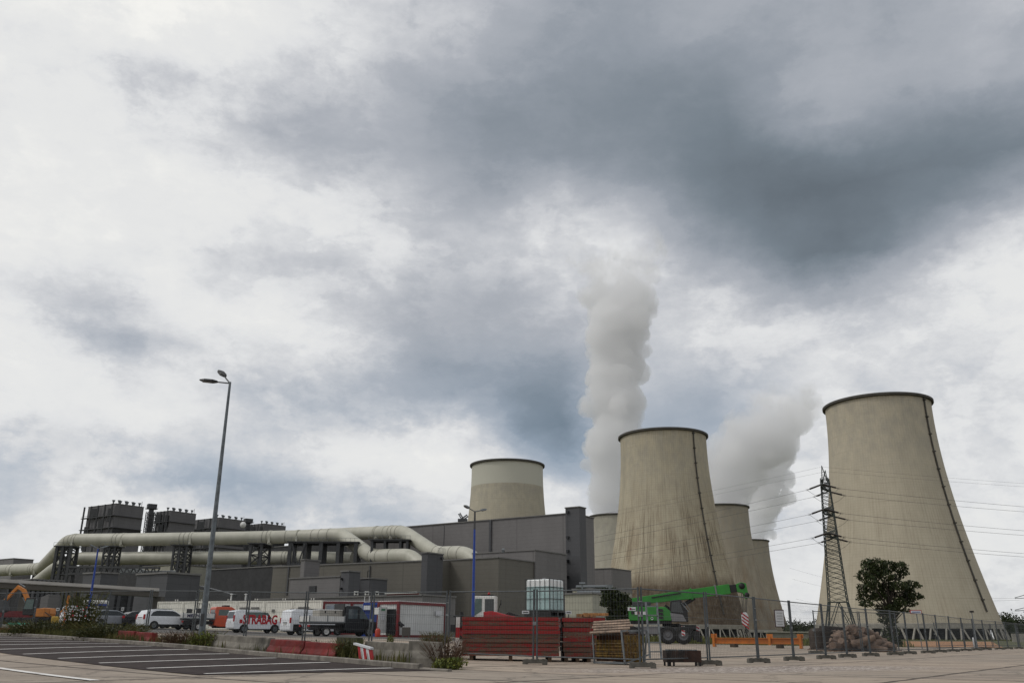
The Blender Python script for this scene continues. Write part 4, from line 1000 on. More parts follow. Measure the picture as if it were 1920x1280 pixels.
# end face (towards the left of the picture) carries the door
def endpanel(parent, name, m, y0, y1, z0, z1, x=-.03, d=.06): return MB().box((x, (y0 + y1) / 2, (z0 + z1) / 2), (d, y1 - y0, z1 - z0)).build(name, m, parent)
endpanel(fc_, 'doorway', M_win, .25, 1.05, .15, H - .55)
dp = MB().box((-.5, 1.1, 1.25), (.95, .06, H - .75)).build('door', M_cab2, fc_); MB().box((-.5, 1.05, 1.5), (.5, .02, .55)).build('notice', M_signw, dp); MB().box((-.5, 1.045, 1.98), (.4, .02, .12)).build('green_notice', mat('notice_green', (.03, .2, .1), .6), dp)
endpanel(fc_, 'air_conditioner', M_white, 1.35, 1.95, H - .95, H - .45, -.25, .45)
panel(fc_, 'logo_plate', M_signw, Lr * .76, Lr * .88, H - .95, H - .55, -.012, .03)

q = c0 + dr.normalized() * .6 + Vector((.1, -.45, 0)); gz = gh(q.x, q.y)
cm = thing('mixing_machine', 'small dusty grey machine with a black motor beside the nearest cabin', 'machine', (q.x, q.y, gz)); MB().box((.2, 0, .42), (.6, .4, .62)).box((0, 0, .06), (.1, .4, .12)).box((.4, 0, .06), (.1, .4, .12)).build('body', M_conv, cm, bevel=.03)
mb = MB(); mb.tube([(-.1, 0, .75), (-.35, 0, 1.1)], .12, 10); mb.tube([(-.3, 0, 1.08), (.05, 0, .85)], .05, 8); mb.build('motor', M_black, cm)
q = at(708, 1190, 67.2); q = gp(q.x, q.y); rb = thing('gas_bottle', 'orange-red bottle standing between blue container and white cabin', 'gas bottle', q); MB().lathe([(0, 0), (.18, 0), (.2, .06), (.2, .5), (.12, .6), (.05, .62), (0, .62)], n=16).build('body', mat('bottle_red', (.42, .04, .015), .4), rb); MB().tube([(0, 0, .6), (0, 0, .7)], .05, 8).build('valve', M_galv, rb)
# ================================================================ VEHICLES
def vehicle(name, label, cat, X, Y, head, low, upr, width, paint, wheels, tumb=.16, sidewins=(), rear=None, front=None, extra=None, rimm=None, group='vehicles parked on the site road', zadd=0):
    """low: closed lower side profile from rear belt, down, forward to front belt; upr: from front belt over the roof to rear belt"""
    root = thing(name, label, cat, (X, Y, gh(X, Y) + .02 + zadd), head, group)
    belt = low[0][1]; hw = width / 2
    def hwid(z): return hw - max(0, z - belt) * tumb
    prof = low + upr; n = len(prof); nl = len(low)
    vs = [(x, hwid(z), z) for x, z in prof] + [(x, -hwid(z), z) for x, z in prof]
    fs = []
    for o, fl in ((0, 0), (n, 1)):
        lo = [o + i for i in range(nl)]; hi = [o + nl - 1] + [o + nl + i for i in range(len(upr))] + [o]
        fs += [tuple(lo), tuple(hi)]
    fs += [(i, (i + 1) % n, (i + 1) % n + n, i + n) for i in range(n)]
    mb = MB(); mb.add(vs, fs); body = mb.build('body', paint, root, bevel=.045, seg=3)
    for (r, poly) in sidewins:
        for sgn in (1, -1):
            mb = MB(); k = len(poly)
            a = [(x, sgn * (hwid(z) + .004), z) for x, z in poly]; b = [(x, sgn * (hwid(z) - .05), z) for x, z in poly]
            mb.add(a + b, [tuple(range(k)), tuple(range(2 * k - 1, k - 1, -1))] + [(i, i + k, (i + 1) % k + k, (i + 1) % k) for i in range(k)])
            mb.build('side_window', r, root)
    for nm, spec in (('rear_window', rear), ('windscreen', front)):
        if not spec: continue
        (xa, za), (xb, zb), ww = spec; d = Vector((xb - xa, 0, zb - za)); nrm = Vector((-d.z, 0, d.x)).normalized() * (.012)
        if (nm == 'rear_window' and nrm.x > 0) or (nm == 'windscreen' and nrm.x < 0): nrm = -nrm
        mb = MB(); wa, wb = hwid(za) * ww, hwid(zb) * ww
        q = [Vector((xa, -wa, za)), Vector((xa, wa, za)), Vector((xb, wb, zb)), Vector((xb, -wb, zb))]
        mb.add([v + nrm for v in q] + [v - nrm * 2 for v in q], [(0, 1, 2, 3), (7, 6, 5, 4), (0, 4, 5, 1), (1, 5, 6, 2), (2, 6, 7, 3), (3, 7, 4, 0)]); mb.build(nm, glassy('car_glass'), root)
    xs_ = [p[0] for p in low]
    MB().box(((min(xs_) + max(xs_)) / 2, 0, .42), (max(xs_) - min(xs_) - .5, width - .45, .35)).build('underbody', M_dark, root)
    for (x, r) in wheels:
        for sgn in (1, -1):
            w = MB(); w.lathe([(r * .6, -.1), (r * .92, -.1), (r, -.07), (r, .07), (r * .92, .1), (r * .6, .1)], (x, sgn * (hw - .1), r), 'Y', 24); wo_ = w.build('wheel', M_dark, root)
            w = MB(); w.lathe([(0, .075 * sgn), (r * .2, .08 * sgn), (r * .22, .05 * sgn), (r * .58, .05 * sgn), (r * .63, .085 * sgn), (r * .63, -.08 * sgn)], (x, sgn * (hw - .1), r), 'Y', 20)
            for k in range(5): a = k * 1.2566; w.beam((x, sgn * (hw - .02), r), (x + math.cos(a) * r * .6, sgn * (hw - .02), r + math.sin(a) * r * .6), .05, .03)
            w.build('rim', rimm or M_galv, wo_)
    if extra: extra(root, hwid)
    return root
def arch(cx, r, n=7, zb=.28): # wheel arch from rear to front
    return [(cx - r * math.cos(math.pi * i / n), max(zb, .31 + r * math.sin(math.pi * i / n))) for i in range(n + 1)]
M_pwhite = mat('car_white', (.70, .72, .75), .25, 0, .03, 3, spec=.6); M_psilver = mat('car_silver', (.22, .235, .26), .3, .4, .04, 3); M_pdark = mat('car_black', (.012, .012, .015), .25, .2, .05, 3, spec=.6)
M_porange = mat('lorry_orange', (.52, .07, .02), .35, 0, .08, 2, spec=.5); M_van = mat('van_anthracite', (.016, .019, .024), .35, .2, .08, 2); M_glass = glassy('car_glass'); M_glassg = glassy('car_glass_green', (.05, .09, .08))
M_tail = mat('tail_lamp', (.38, .01, .012), .25, 0, .1, 5); M_lampc = mat('lamp_clear', (.5, .5, .5), .2, 0, .1, 5); M_plate = mat('number_plate', (.55, .55, .52), .5)
def lamps(root, hwid, xr, zr, hr, xf, zf, w=.16, plate=True, lw=.2):
    for s in (1, -1):
        MB().box((xr, s * (hwid(zr) - lw / 2 + .01), zr), (.12, lw, hr)).build('tail_lamp', M_tail, root, bevel=.02)
        MB().box((xf, s * (hwid(zf) - .24), zf), (.16, .42, .14)).build('headlight', M_lampc, root, bevel=.03)
    if plate: MB().box((xr - .03, 0, zr - .28), (.04, .52, .12)).build('number_plate', M_plate, root)
    for s in (1, -1): MB().box((xf - 1.25, s * (hwid(1.0) + .1), zf + .38), (.12, .2, .14)).build('mirror', M_black, root, bevel=.02)
def suv_parts(L_, belt=1.0):
    h = L_ / 2
    low = [(-h + .02, belt), (-h - .0, .72), (-h + .02, .42), (-h + .12, .30)] + arch(-h + .95, .39) + arch(h - .88, .39) + [(h - .1, .30), (h, .45), (h + .0, .72), (h - .12, .88), (h - 1.15, belt + .0)]
    return low, h
low, h = suv_parts(4.7, 1.02)
def ex_suv(root, hw):
    lamps(root, hw, -h + .05, 1.03, .42, h - .2, .78); MB().box((-h + .02, 0, .98), (.05, .9, .06)).build('trim', M_galv, root)
    for s in (1, -1): MB().beam((-h + 1, s * .62, 1.68), (h - 2.2, s * .62, 1.68), .05).build('roof_rail', M_galv, root); MB().box((0, s * (hw(.4)), .36), (2.3, .05, .14)).build('sill_trim', M_black, root)
HD = R_(42)
vehicle('parked_car', 'white suv seen from its rear corner, in front of the white cabins', 'car', -30.3, 80.5, HD, low, [(h - 1.9, 1.5), (h - 2.2, 1.62), (-h + 1.0, 1.66), (-h + .35, 1.56), (-h + .1, 1.2)], 1.9, M_pwhite, [(-h + .95, .36), (h - .88, .36)], .22,
        [(M_glass, [(-h + .55, 1.1), (h - 1.35, 1.1), (h - 1.95, 1.46), (h - 2.25, 1.54), (-h + 1.1, 1.55), (-h + .75, 1.42)])], ((-h + .12, 1.16), (-h + .4, 1.54), .8), ((h - 1.25, 1.06), (h - 1.88, 1.48), .86), ex_suv)
low, h = suv_parts(4.5, .95)
def ex_sil(root, hw): lamps(root, hw, -h + .05, .95, .2, h - .2, .72, lw=.4)
vehicle('parked_car', 'silver estate car parked in front of the white van with a roof load', 'car', -35.9, 82.5, R_(40), low, [(h - 1.9, 1.36), (h - 2.2, 1.46), (-h + 1.1, 1.5), (-h + .5, 1.42), (-h + .12, 1.1)], 1.8, M_psilver, [(-h + .95, .33), (h - .88, .33)], .22,
        [(M_glass, [(-h + .6, 1.02), (h - 1.4, 1.02), (h - 1.95, 1.32), (h - 2.25, 1.39), (-h + 1.15, 1.41), (-h + .8, 1.3)])], ((-h + .15, 1.06), (-h + .5, 1.38), .8), ((h - 1.25, 1.0), (h - 1.85, 1.33), .86), ex_sil)
vehicle('parked_car', 'black car between the silver estate and the white suv', 'car', -33.6, 84, R_(42), low, [(h - 1.9, 1.34), (h - 2.2, 1.44), (-h + 1.3, 1.47), (-h + .7, 1.38), (-h + .12, 1.06)], 1.8, M_pdark, [(-h + .95, .33), (h - .88, .33)], .22,
        [(M_glass, [(-h + .6, 1.02), (h - 1.4, 1.02), (h - 1.95, 1.3), (h - 2.25, 1.37), (-h + 1.25, 1.39), (-h + .9, 1.28)])], ((-h + .2, 1.06), (-h + .7, 1.35), .8), ((h - 1.25, 1.0), (h - 1.85, 1.31), .86), ex_sil)
vehicle('parked_car', 'dark car just showing behind the black one', 'car', -34.6, 89.5, R_(42), low, [(h - 1.9, 1.34), (h - 2.2, 1.5), (-h + 1.3, 1.52), (-h + .7, 1.42), (-h + .12, 1.06)], 1.8, M_psilver, [(-h + .95, .33), (h - .88, .33)], .22,
        [(M_glass, [(-h + .6, 1.02), (h - 1.4, 1.02), (h - 1.95, 1.3), (h - 2.25, 1.37), (-h + 1.25, 1.39), (-h + .9, 1.28)])], None, ((h - 1.25, 1.0), (h - 1.85, 1.31), .86), ex_sil)
# white van with roof load at left
low, h = suv_parts(4.6, 1.1)
def ex_v1(root, hw):
    lamps(root, hw, -h + .05, 1.1, .45, h - .2, .85)
    t_ = xform(text_mb('S', .8, .01, .03), Matrix.Translation((-h + .35, -hw(.9) - .01, .55)) @ Matrix.Rotation(R_(90), 4, 'X')); t_.build('lettering', M_red, root)
v1 = vehicle('delivery_van', 'white compact van carrying a pale rounded load on its roof', 'van', -42.0, 90.5, R_(38), low, [(h - 1.75, 1.6), (h - 2.2, 1.8), (-h + .6, 1.86), (-h + .15, 1.75)], 1.85, M_pwhite, [(-h + .95, .36), (h - .88, .36)], .14,
        [(M_glass, [(-h + 1.7, 1.2), (-h + 2.7, 1.2), (-h + 2.7, 1.65), (-h + 1.75, 1.65)]), (M_glass, [(-h + 2.85, 1.2), (h - 1.2, 1.2), (h - 1.85, 1.62), (-h + 2.85, 1.65)])], ((-h + .04, 1.25), (-h + .12, 1.65), .8), ((h - 1.25, 1.15), (h - 1.75, 1.58), .86), ex_v1)
p = v1.location; rl = thing('roof_load', 'pale rounded roof box strapped on top of the compact white van', 'roof box', (p.x + .5, p.y + .4, p.z + 1.88), R_(38)); MB().box((0, 0, .3), (2.3, 1.2, .52)).build('shell', M_white, rl, bevel=.22, seg=4); MB().box((.3, -.61, .12), (1.3, .06, .2)).build('blue_strap', M_blue, rl); MB().box((0, 0, .02), (2.6, 1.0, .05)).build('rack', M_black, rl)
# white van with red lettering
low, h = suv_parts(4.5, 1.08)
def ex_st(root, hw):
    lamps(root, hw, -h + .03, 1.15, .5, h - .2, .85, lw=.12)
    t_ = xform(text_mb('STRABAG', 1.0, .008, .035), Matrix.Translation((-h + .78, -hw(1.05) - .012, .74)) @ Matrix.Rotation(R_(90), 4, 'X') @ Matrix.Scale(.70, 4, (1, 0, 0))); t_.build('lettering', mat('lettering_red', (.42, .012, .02), .5), root)
    MB().box((-h + .62, -hw(.8) - .012, .92), (.22, .02, .3)).build('logo', MATS['lettering_red'], root)
    MB().box((-h + .8, 0, .52), (1.2, 1.5, .4)).build('bumper', M_black, root)
vehicle('delivery_van', 'white passenger van with big red lettering along its side', 'van', -21.6, 77.5, R_(37), low, [(h - 1.05, 1.12), (h - 1.95, 1.66), (h - 2.4, 1.80), (-h + .6, 1.84), (-h + .12, 1.74)], 1.8, M_pwhite, [(-h + .95, .34), (h - .85, .34)], .13,
        [(M_glassg, [(-h + 1.0, 1.2), (-h + 2.75, 1.2), (-h + 2.75, 1.68), (-h + 1.05, 1.66)]), (M_glassg, [(-h + 2.9, 1.2), (h - 1.2, 1.17), (h - 2.0, 1.6), (-h + 2.9, 1.66)])], ((-h + .03, 1.15), (-h + .11, 1.68), .82), ((h - 1.1, 1.18), (h - 1.93, 1.64), .86), ex_st)
# big white van
low, h = suv_parts(5.1, 1.2)
def ex_bw(root, hw):
    lamps(root, hw, -h + .03, 1.12, .42, h - .2, .95, lw=.14)
    for s in (1, -1): MB().box((-h + .62, s * (hw(.5) - .0), .58), (.7, .05, .5)).build('side_guard', M_black, root)
    MB().beam((-h + .6, -.6, 2.0), (h - 2.2, -.6, 2.0), .06).beam((-h + .6, .6, 2.0), (h - 2.2, .6, 2.0), .06).build('roof_rail', M_black, root)
    MB().box((-h + 1.3, -hw(1.2) - .003, 1.2), (.02, .02, 1.3)).build('door_seam', M_black, root)
    MB().box((-h - .01, 0, .95), (.05, .7, .05)).build('handle', M_black, root)
vehicle('delivery_van', 'plain white panel van with black roof rails left of the flatbed lorry', 'van', -16.0, 74.6, R_(38), low, [(h - 1.05, 1.28), (h - 1.75, 1.78), (h - 2.2, 1.93), (-h + .5, 1.97), (-h + .1, 1.85)], 1.95, M_pwhite, [(-h + .95, .35), (h - .88, .35)], .12,
        [(M_glass, [(-h + 2.35, 1.32), (-h + 3.25, 1.32), (-h + 3.25, 1.78), (-h + 2.35, 1.78)]), (M_glassg, [(-h + 3.4, 1.32), (h - 1.2, 1.3), (h - 1.8, 1.72), (-h + 3.4, 1.76)])], None, ((h - 1.1, 1.32), (h - 1.73, 1.76), .86), ex_bw)
# flatbed lorries: cab + bed
def flatbed(label, X, Y, head, paint, bedm, L_=6.0, cab=2.9, top=2.15, headboard=True, glass=None, text=None, load=None, name='flatbed_lorry'):
    glass = glass or M_glass
    h = L_ / 2; c0 = h - cab
    low = [(c0, 1.15), (c0, .45)] + [(c0 + .3, .35)] + arch(h - .85, .42) + [(h - .05, .35), (h, .6), (h - .02, .95), (h - .25, 1.08), (h - .8, 1.15)]
    def ex(root, hw):
        lamps(root, hw, -h + .05, .75, .14, h - .12, .85, plate=True)
        MB().box((-h + (L_ - cab) / 2 - .02, 0, .98), (L_ - cab - .08, 2.05, .12)).build('load_bed', M_steel, root)
        b = MB()
        for s in (1, -1):
            for k in (0, 1): b.box((-h + (L_ - cab) / 2 + (k - .5) * (L_ - cab) * .49, s * 1.04, 1.25), ((L_ - cab) * .475, .05, .4))
        b.box((-h + .02, 0, 1.25), (.05, 2.1, .4)); b.build('drop_side', bedm, root, bevel=.01)
        b = MB()
        for s in (1, -1):
            for x in (-h + .02, -h + (L_ - cab) / 2, -h + (L_ - cab) - .06): b.box((x, s * 1.05, 1.26), (.07, .09, .5))
            b.box((-h + (L_ - cab) / 2, s * 1.035, 1.03), (L_ - cab, .08, .09))
        b.build('bed_post', M_galv, root)
        MB().box((-h + (L_ - cab) / 2 + .3, 0, .68), (L_ - cab - .2, .8, .3)).box((-h + .5, -.7, .62), (.7, .35, .35)).build('chassis', M_black, root)
        if headboard: MB().box((c0 - .1, 0, 1.75), (.08, 2.0, 1.3)).build('headboard', M_black, root)
        for sgn in (1, -1):
            r = .35; x = -h + 1.45
            w = MB(); w.lathe([(r * .6, -.12), (r * .92, -.12), (r, -.08), (r, .08), (r * .92, .12), (r * .6, .12)], (x, sgn * .9, r), 'Y', 24); wo_ = w.build('wheel', M_dark, root)
            w = MB(); w.lathe([(0, .0), (r * .25, .02 * sgn), (r * .3, -.03 * sgn), (r * .55, .0), (r * .62, .09 * sgn), (r * .62, -.08)], (x, sgn * .92, r), 'Y', 20); w.build('rim', M_white, wo_)
        if text: xform(text_mb(text, .34, .006, .015), Matrix.Translation((-h + .35, -1.07, 1.13)) @ Matrix.Rotation(R_(90), 4, 'X')).build('lettering', mat('lettering_navy', (.02, .02, .06), .5), root)
    ww = cab - 1.25
    return vehicle(name, label, 'lorry', X, Y, head, low, [(h - .95, 1.3), (h - 1.5, top - .18), (h - 1.8, top), (c0 + .1, top), (c0, top - .1)], 2.0, paint, [(h - .85, .36)], .08,
                   [(glass, [(c0 + .25, 1.3), (c0 + ww * .62, 1.3), (c0 + ww * .62, top - .25), (c0 + .3, top - .25)]), (glass, [(c0 + ww * .74, 1.3), (h - .98, 1.28), (h - 1.5, top - .25), (c0 + ww * .74, top - .25)])], ((c0, 1.35), (c0, top - .25), .75), ((h - .97, 1.32), (h - 1.48, top - .22), .86), ex)
lo1 = flatbed('anthracite flatbed lorry with pale toolbox and aluminium drop sides', -13.25, 71.0, R_(33), M_van, M_white, 5.8, 2.9, 2.25, glass=glassy('car_glass_blue', (.06, .085, .10)))
p = lo1.location; tbx = thing('tool_box', 'pale grey lidded crate on the anthracite lorry bed', 'crate', tuple(lo1.matrix_basis @ Vector((-.85, 0, 1.05))), lo1.rotation_euler.z)
MB().box((0, 0, .42), (2.3, 1.5, .82)).build('body', mat('box_grey', (.36, .34, .30), .6, 0, .1, 2), tbx, bevel=.02); mb = MB(); mb.box((0, 0, .86), (2.36, 1.56, .08)); mb.build('lid', M_white, tbx, bevel=.02)
for x in (-.7, .1, .8): MB().box((x, -.77, .72), (.08, .04, .16)).build('latch', M_black, tbx)
lo2 = flatbed('orange crew cab lorry with white drop sides parked behind the tall lamp post', -26.6, 82.0, R_(33), M_porange, M_white, 6.0, 3.2, 2.05, headboard=False, glass=M_glassg, text='MIETPARK')
mb = MB()
for x in (-.1, .35, .8): mb.beam((x - 1.6, -.9, 1.0), (x - 1.6, -.9, 2.3), .05)
mb.beam((-1.7, -.9, 2.25), (-.8, -.9, 2.25), .04); mb.build('stake_rack', M_black, lo2)
MB().box((.9, 0, 2.13), (.5, .9, .14)).build('light_bar', M_black, lo2)
# ================================================================ SMALL MACHINES AT LEFT
M_exor = mat('machine_orange', (.50, .17, .02), .45, 0, .12, 1.5, dirt=(.12, .07, .03), dirt_amt=.5); M_yel = mat('machine_yellow', (.48, .30, .03), .45, 0, .12, 2, dirt=(.1, .07, .03), dirt_amt=.5)
def excavator(X, Y, rz):
    r = thing('excavator', 'orange excavator with glazed black cab and raised folded arm at the far left', 'excavator', (X, Y, gh(X, Y)), rz)
    for s in (1, -1):
        mb = MB(); mb.prism([(-1.2, .1), (-1.0, 0), (1.0, 0), (1.2, .1), (1.3, .35), (1.1, .6), (-1.1, .6), (-1.3, .35)], s * .95 - .2, s * .95 + .2); mb.build('track', M_dark, r)
    MB().box((0, 0, .62), (1.4, 1.5, .25)).build('undercarriage', M_steel, r)
    MB().prism([(-1.35, .8), (.9, .8), (1.0, 1.1), (.3, 1.25), (.2, 1.55), (-.6, 1.65), (-1.35, 1.6), (-1.45, 1.1)], -.9, .15).prism([(-1.35, .8), (-.2, .8), (-.2, 1.55), (-1.35, 1.6)], .15, .95).build('body', M_exor, r, bevel=.06)
    MB().prism([(-.15, .95), (1.1, .95), (1.2, 1.5), (.95, 2.55), (-.1, 2.6)], .12, 1.0).build('cab', M_black, r, bevel=.05)
    for y in (1.01, .11): MB().prism([(.0, 1.5), (1.05, 1.5), (.85, 2.4), (.0, 2.42)], y - .02, y + .02).build('side_window', M_glassg, r)
    mb = MB(); mb.beam((.8, -.15, 1.3), (2.3, -.15, 3.3), .34, .38); mb.beam((2.3, -.15, 3.3), (3.0, -.15, 3.6), .32, .3); mb.build('boom', M_exor, r, bevel=.03)
    mb = MB(); mb.beam((2.9, -.15, 3.7), (4.3, -.15, 2.3), .26, .3); mb.build('stick', M_exor, r, bevel=.03)
    mb = MB(); mb.tube([(1.2, -.15, 1.3), (2.2, -.15, 2.6)], .08, 8); mb.tube([(2.2, -.15, 3.6), (3.1, -.15, 4.0)], .07, 8); mb.build('hydraulic_cylinder', M_galv, r)
    mb = MB(); mb.prism([(4.1, 2.4), (4.6, 2.3), (4.7, 1.6), (4.3, 1.2), (3.8, 1.4), (4.0, 1.8)], -.6, .3); mb.build('bucket', M_steel, r, bevel=.03)
    return r
q = at(70, 1160, 84); ex_ = excavator(q.x, q.y, R_(172)); ex_.scale = (.86, .9, .95)
q = at(104, 1160, 80); mr = thing('plate_compactor', 'small yellow compactor right of the orange excavator', 'compactor', gp(q.x, q.y), R_(10)); MB().box((0, 0, .15), (.9, .5, .12)).build('plate', M_steel, mr); MB().box((0, 0, .55), (.6, .45, .6)).build('engine', M_yel, mr, bevel=.08); MB().beam((-.2, 0, .7), (-.95, 0, 1.2), .06).build('handle', M_black, mr)
q = at(14, 1160, 90); mr = thing('trailer', 'low dark red trailer left of the orange excavator', 'trailer', gp(q.x + 1, q.y), R_(5)); MB().box((0, 0, .75), (3.6, 1.8, .15)).box((0, -.88, 1.0), (3.6, .06, .5)).box((-1.77, 0, 1.0), (.06, 1.7, .5)).build('bed', M_redf, mr); 
for s in (-.5, .5): MB().lathe([(0, -.1), (.32, -.1), (.34, 0), (.32, .1), (0, .1)], (s, -.8, .34), 'Y', 16).build('wheel', M_dark, mr)
MB().beam((1.8, 0, .7), (3, 0, .5), .1).build('drawbar', M_black, mr)
for k, (px, py, lab) in enumerate(((120, 1160, 'orange folding arm post standing left of the flowering bush'), (126, 1166, 'orange and white traffic beacon beside the flowering bush'))):
    q = at(px, py, 78 + k); g = gp(q.x, q.y); r = thing('barrier_post' if k == 0 else 'traffic_beacon', lab, 'post' if k == 0 else 'beacon', g)
    MB().box((0, 0, .06), (.6, .4, .12)).build('foot', M_black, r); mb = MB().beam((0, 0, .1), (.1, 0, 2.6 if k == 0 else 1.1), .14, .14)
    if k == 0: mb.beam((.05, 0, 1.7), (-.4, 0, 1.2), .1)
    mb.build('board', M_exor if k == 0 else M_red, r)
for k, (px, py) in enumerate(((27, 1169), (42, 1170))):
    q = at(px, py, 72); r = MB().box((0, 0, .12), (.95, .6, .18)).box((0, 0, .26), (.8, .5, .12)).build('green_crate', mat('crate_green', (.03, .28, .2), .5), None, bevel=.02); r.location = gp(q.x, q.y); tag(r, ['left', 'right'][k] + ' flat turquoise crate on the ground before the excavator', 'crate', 'turquoise crates')
M_slab = mat('old_concrete', (.27, .25, .215), .95, 0, .3, 2.5, .5, dirt=(.06, .055, .045), dirt_amt=.8)
q = on(22, 1180); r = MB().box((0, 0, .14), (6.5, 2.2, .3), .2).build('concrete_slab', M_slab, None, bevel=.03); r.location = (q.x, q.y + 1, gh(q.x, q.y) + .0); tag(r, 'pale flat concrete slab lying at the left end of the verge', 'slab')
# information boards near the roller doors
for k, (x0, y0, x1, y1, Y) in enumerate(((179, 1130, 190.5, 1136, 100), (228, 1137.5, 232, 1144, 101), (106, 1139, 111, 1144, 100))):
    a, b = at(x0, y0, Y), at(x1, y1, Y); g = gh((a.x + b.x) / 2, Y); r = thing('sign_board', ['wide white sign board above the silver car', 'little white notice to the right above the silver car', 'tiny white notice beside the orange excavator'][k], 'sign', ((a.x + b.x) / 2, Y, g))
    MB().box((0, 0, (a.z + b.z) / 2 - g), (b.x - a.x, .06, a.z - b.z)).build('board', M_signw, r)
    MB().box((0, -.035, (a.z + b.z) / 2 - g), ((b.x - a.x) * .7, .02, (a.z - b.z) * .35)).build('lettering_bar', M_steel, r); MB().beam((0, .06, 0), (0, .06, a.z - g), .07).build('post', M_galv, r)
# ================================================================ LOADER (red machine with white cab)
q = at(906, 1160, 66); lx, ly = q.x, q.y; g = gh(lx, ly)
ld = thing('wheel_loader', 'red site machine with a white glazed cab behind the red form stack', 'loader', (lx, ly, g), R_(-8)); ld.scale = (1.0, 1.0, 1.04)
MB().prism([(-.75, 1.05), (-.75, 2.15), (-.55, 2.9), (.95, 2.9), (.95, 1.5), (.2, 1.05)], -.55, .55).build('cab', M_white, ld, bevel=.05)
for y in (-.56, .56):
    MB().prism([(-.62, 1.55), (-.5, 2.72), (-.02, 2.72), (-.02, 1.9)], y - .015, y + .015).build('side_window', M_glassg, ld); MB().prism([(.2, 1.62), (.2, 2.7), (.85, 2.7), (.85, 1.62)], y - .015, y + .015).build('side_window', M_glass, ld)
MB().prism([(.1, .9), (.1, 1.85), (.7, 1.92), (1.5, 1.72), (2.6, 1.5), (3.0, 1.42), (3.05, .9)], -.6, .6).build('bonnet', M_red, ld, bevel=.06)
MB().prism([(1.6, 1.66), (1.9, 1.85), (2.9, 1.55)], -.3, .3).build('air_scoop', M_black, ld)
MB().box((.3, 0, .75), (5.2, 1.1, .5)).build('chassis', M_black, ld)
for x in (-1.3, 1.9):
    for s in (1, -1):
        w = MB(); w.lathe([(.3, -.18), (.5, -.18), (.55, -.1), (.55, .1), (.5, .18), (.3, .18)], (x, s * .72, .55), 'Y', 24); wo_ = w.build('wheel', M_dark, ld); MB().lathe([(0, .02), (.3, .08), (.31, -.08)], (x, s * .74, .55), 'Y', 16).build('rim', M_red, wo_)
MB().lathe([(0, 0), (.09, 0), (.09, .14), (0, .2)], (.4, 0, 2.98), n=10).build('beacon', M_tail, ld); MB().box((.35, 0, 2.95), (.9, .9, .08)).build('cab_roof', M_black, ld)
MB().beam((.98, .5, 1.9), (1.2, .5, 2.45), .05).box((1.22, .5, 2.5), (.06, .14, .35)).build('mirror', M_black, ld)
MB().box((-1.5, 0, 1.35), (.9, .8, .3)).tube([(-1.6, 0, 1.4), (-1.6, 0, 1.85)], .16, 8).tube([(-2.2, 0, 1.55), (-1.6, 0, 1.5)], .06, 6).build('rear_engine', M_black, ld)
# ================================================================ GREEN MOBILE CRANE
CY_ = 74; g = gh(at(1250, 1200, CY_).x, CY_); S = CY_ / 1722
cx0 = at(1183, 1200, CY_).x
M_green = mat('crane_green', (.016, .20, .016), .38, 0, .1, 1.2, spec=.5, dirt=(.02, .1, .02), dirt_amt=.5); M_cgrey = mat('crane_grey', (.16, .16, .17), .5, 0, .1, 1)
cr = thing('mobile_crane', 'bright green mobile crane with its telescopic boom raised slightly to the right', 'crane', (cx0 + 2.6, CY_ + .4, g), R_(-9))
def cx(px): return (px - 1183) * S - 2.6
def cz(py): return (1207.5 - py) * S
# chassis
MB().box(((cx(1170) + cx(1300)) / 2, 0, cz(1184)), (cx(1300) - cx(1170), 1.5, .55)).box(((cx(1205) + cx(1238)) / 2, -1.0, cz(1183)), (1.4, .5, .6)).build('chassis', M_cgrey, cr, bevel=.04)
MB().beam((cx(1195), -1.25, cz(1177)), (cx(1248), -1.25, cz(1177)), .07, .06).build('deck_edge', M_galv, cr)
for px in (1187, 1212, 1254, 1282):
    if px == 1212: continue
    for s in (1, -1):
        r = .70; w = MB(); w.lathe([(r * .55, -.2), (r * .9, -.22), (r, -.15), (r, .15), (r * .9, .22), (r * .55, .2)], (cx(px), s * 1.02, r), 'Y', 28); wo_ = w.build('wheel', M_dark, cr)
        w = MB(); w.lathe([(0, 0), (r * .2, .1 * s), (r * .25, 0), (r * .5, -.04 * s), (r * .57, .16 * s), (r * .57, -.16 * s)], (cx(px), s * 1.04, r), 'Y', 20); w.build('rim', M_cgrey, wo_)
MB().box((cx(1306), 0, cz(1192)), (.5, 2.3, .7)).box((cx(1312), 0, cz(1199)), (.35, 2.2, .35)).build('outrigger_beam', M_black, cr)
for y in (-.95, .95):
    wp = MB(); wp.box((cx(1282) if y < 0 else cx(1311), y - .22, cz(1184)), (.28, .05, .75)); wo_ = wp.build('warning_plate', M_signw, cr)
    for kk in range(3): MB().box((cx(1282) if y < 0 else cx(1311), y - .26, cz(1184) - .25 + kk * .26), (.27, .02, .1), 0, 0, R_(28)).build('stripe', M_red, wo_)
MB().box((cx(1290), -.3, cz(1177)), (1.4, 1.6, .35)).tube([(cx(1298), -1, cz(1180)), (cx(1300), 1, cz(1180))], .12, 8).build('front_winch', M_black, cr)
MB().lathe([(0, cz(1177)), (.75, cz(1177)), (.75, cz(1171)), (0, cz(1171))], (cx(1262), 0, 0), n=24).build('slewing_ring', M_black, cr)
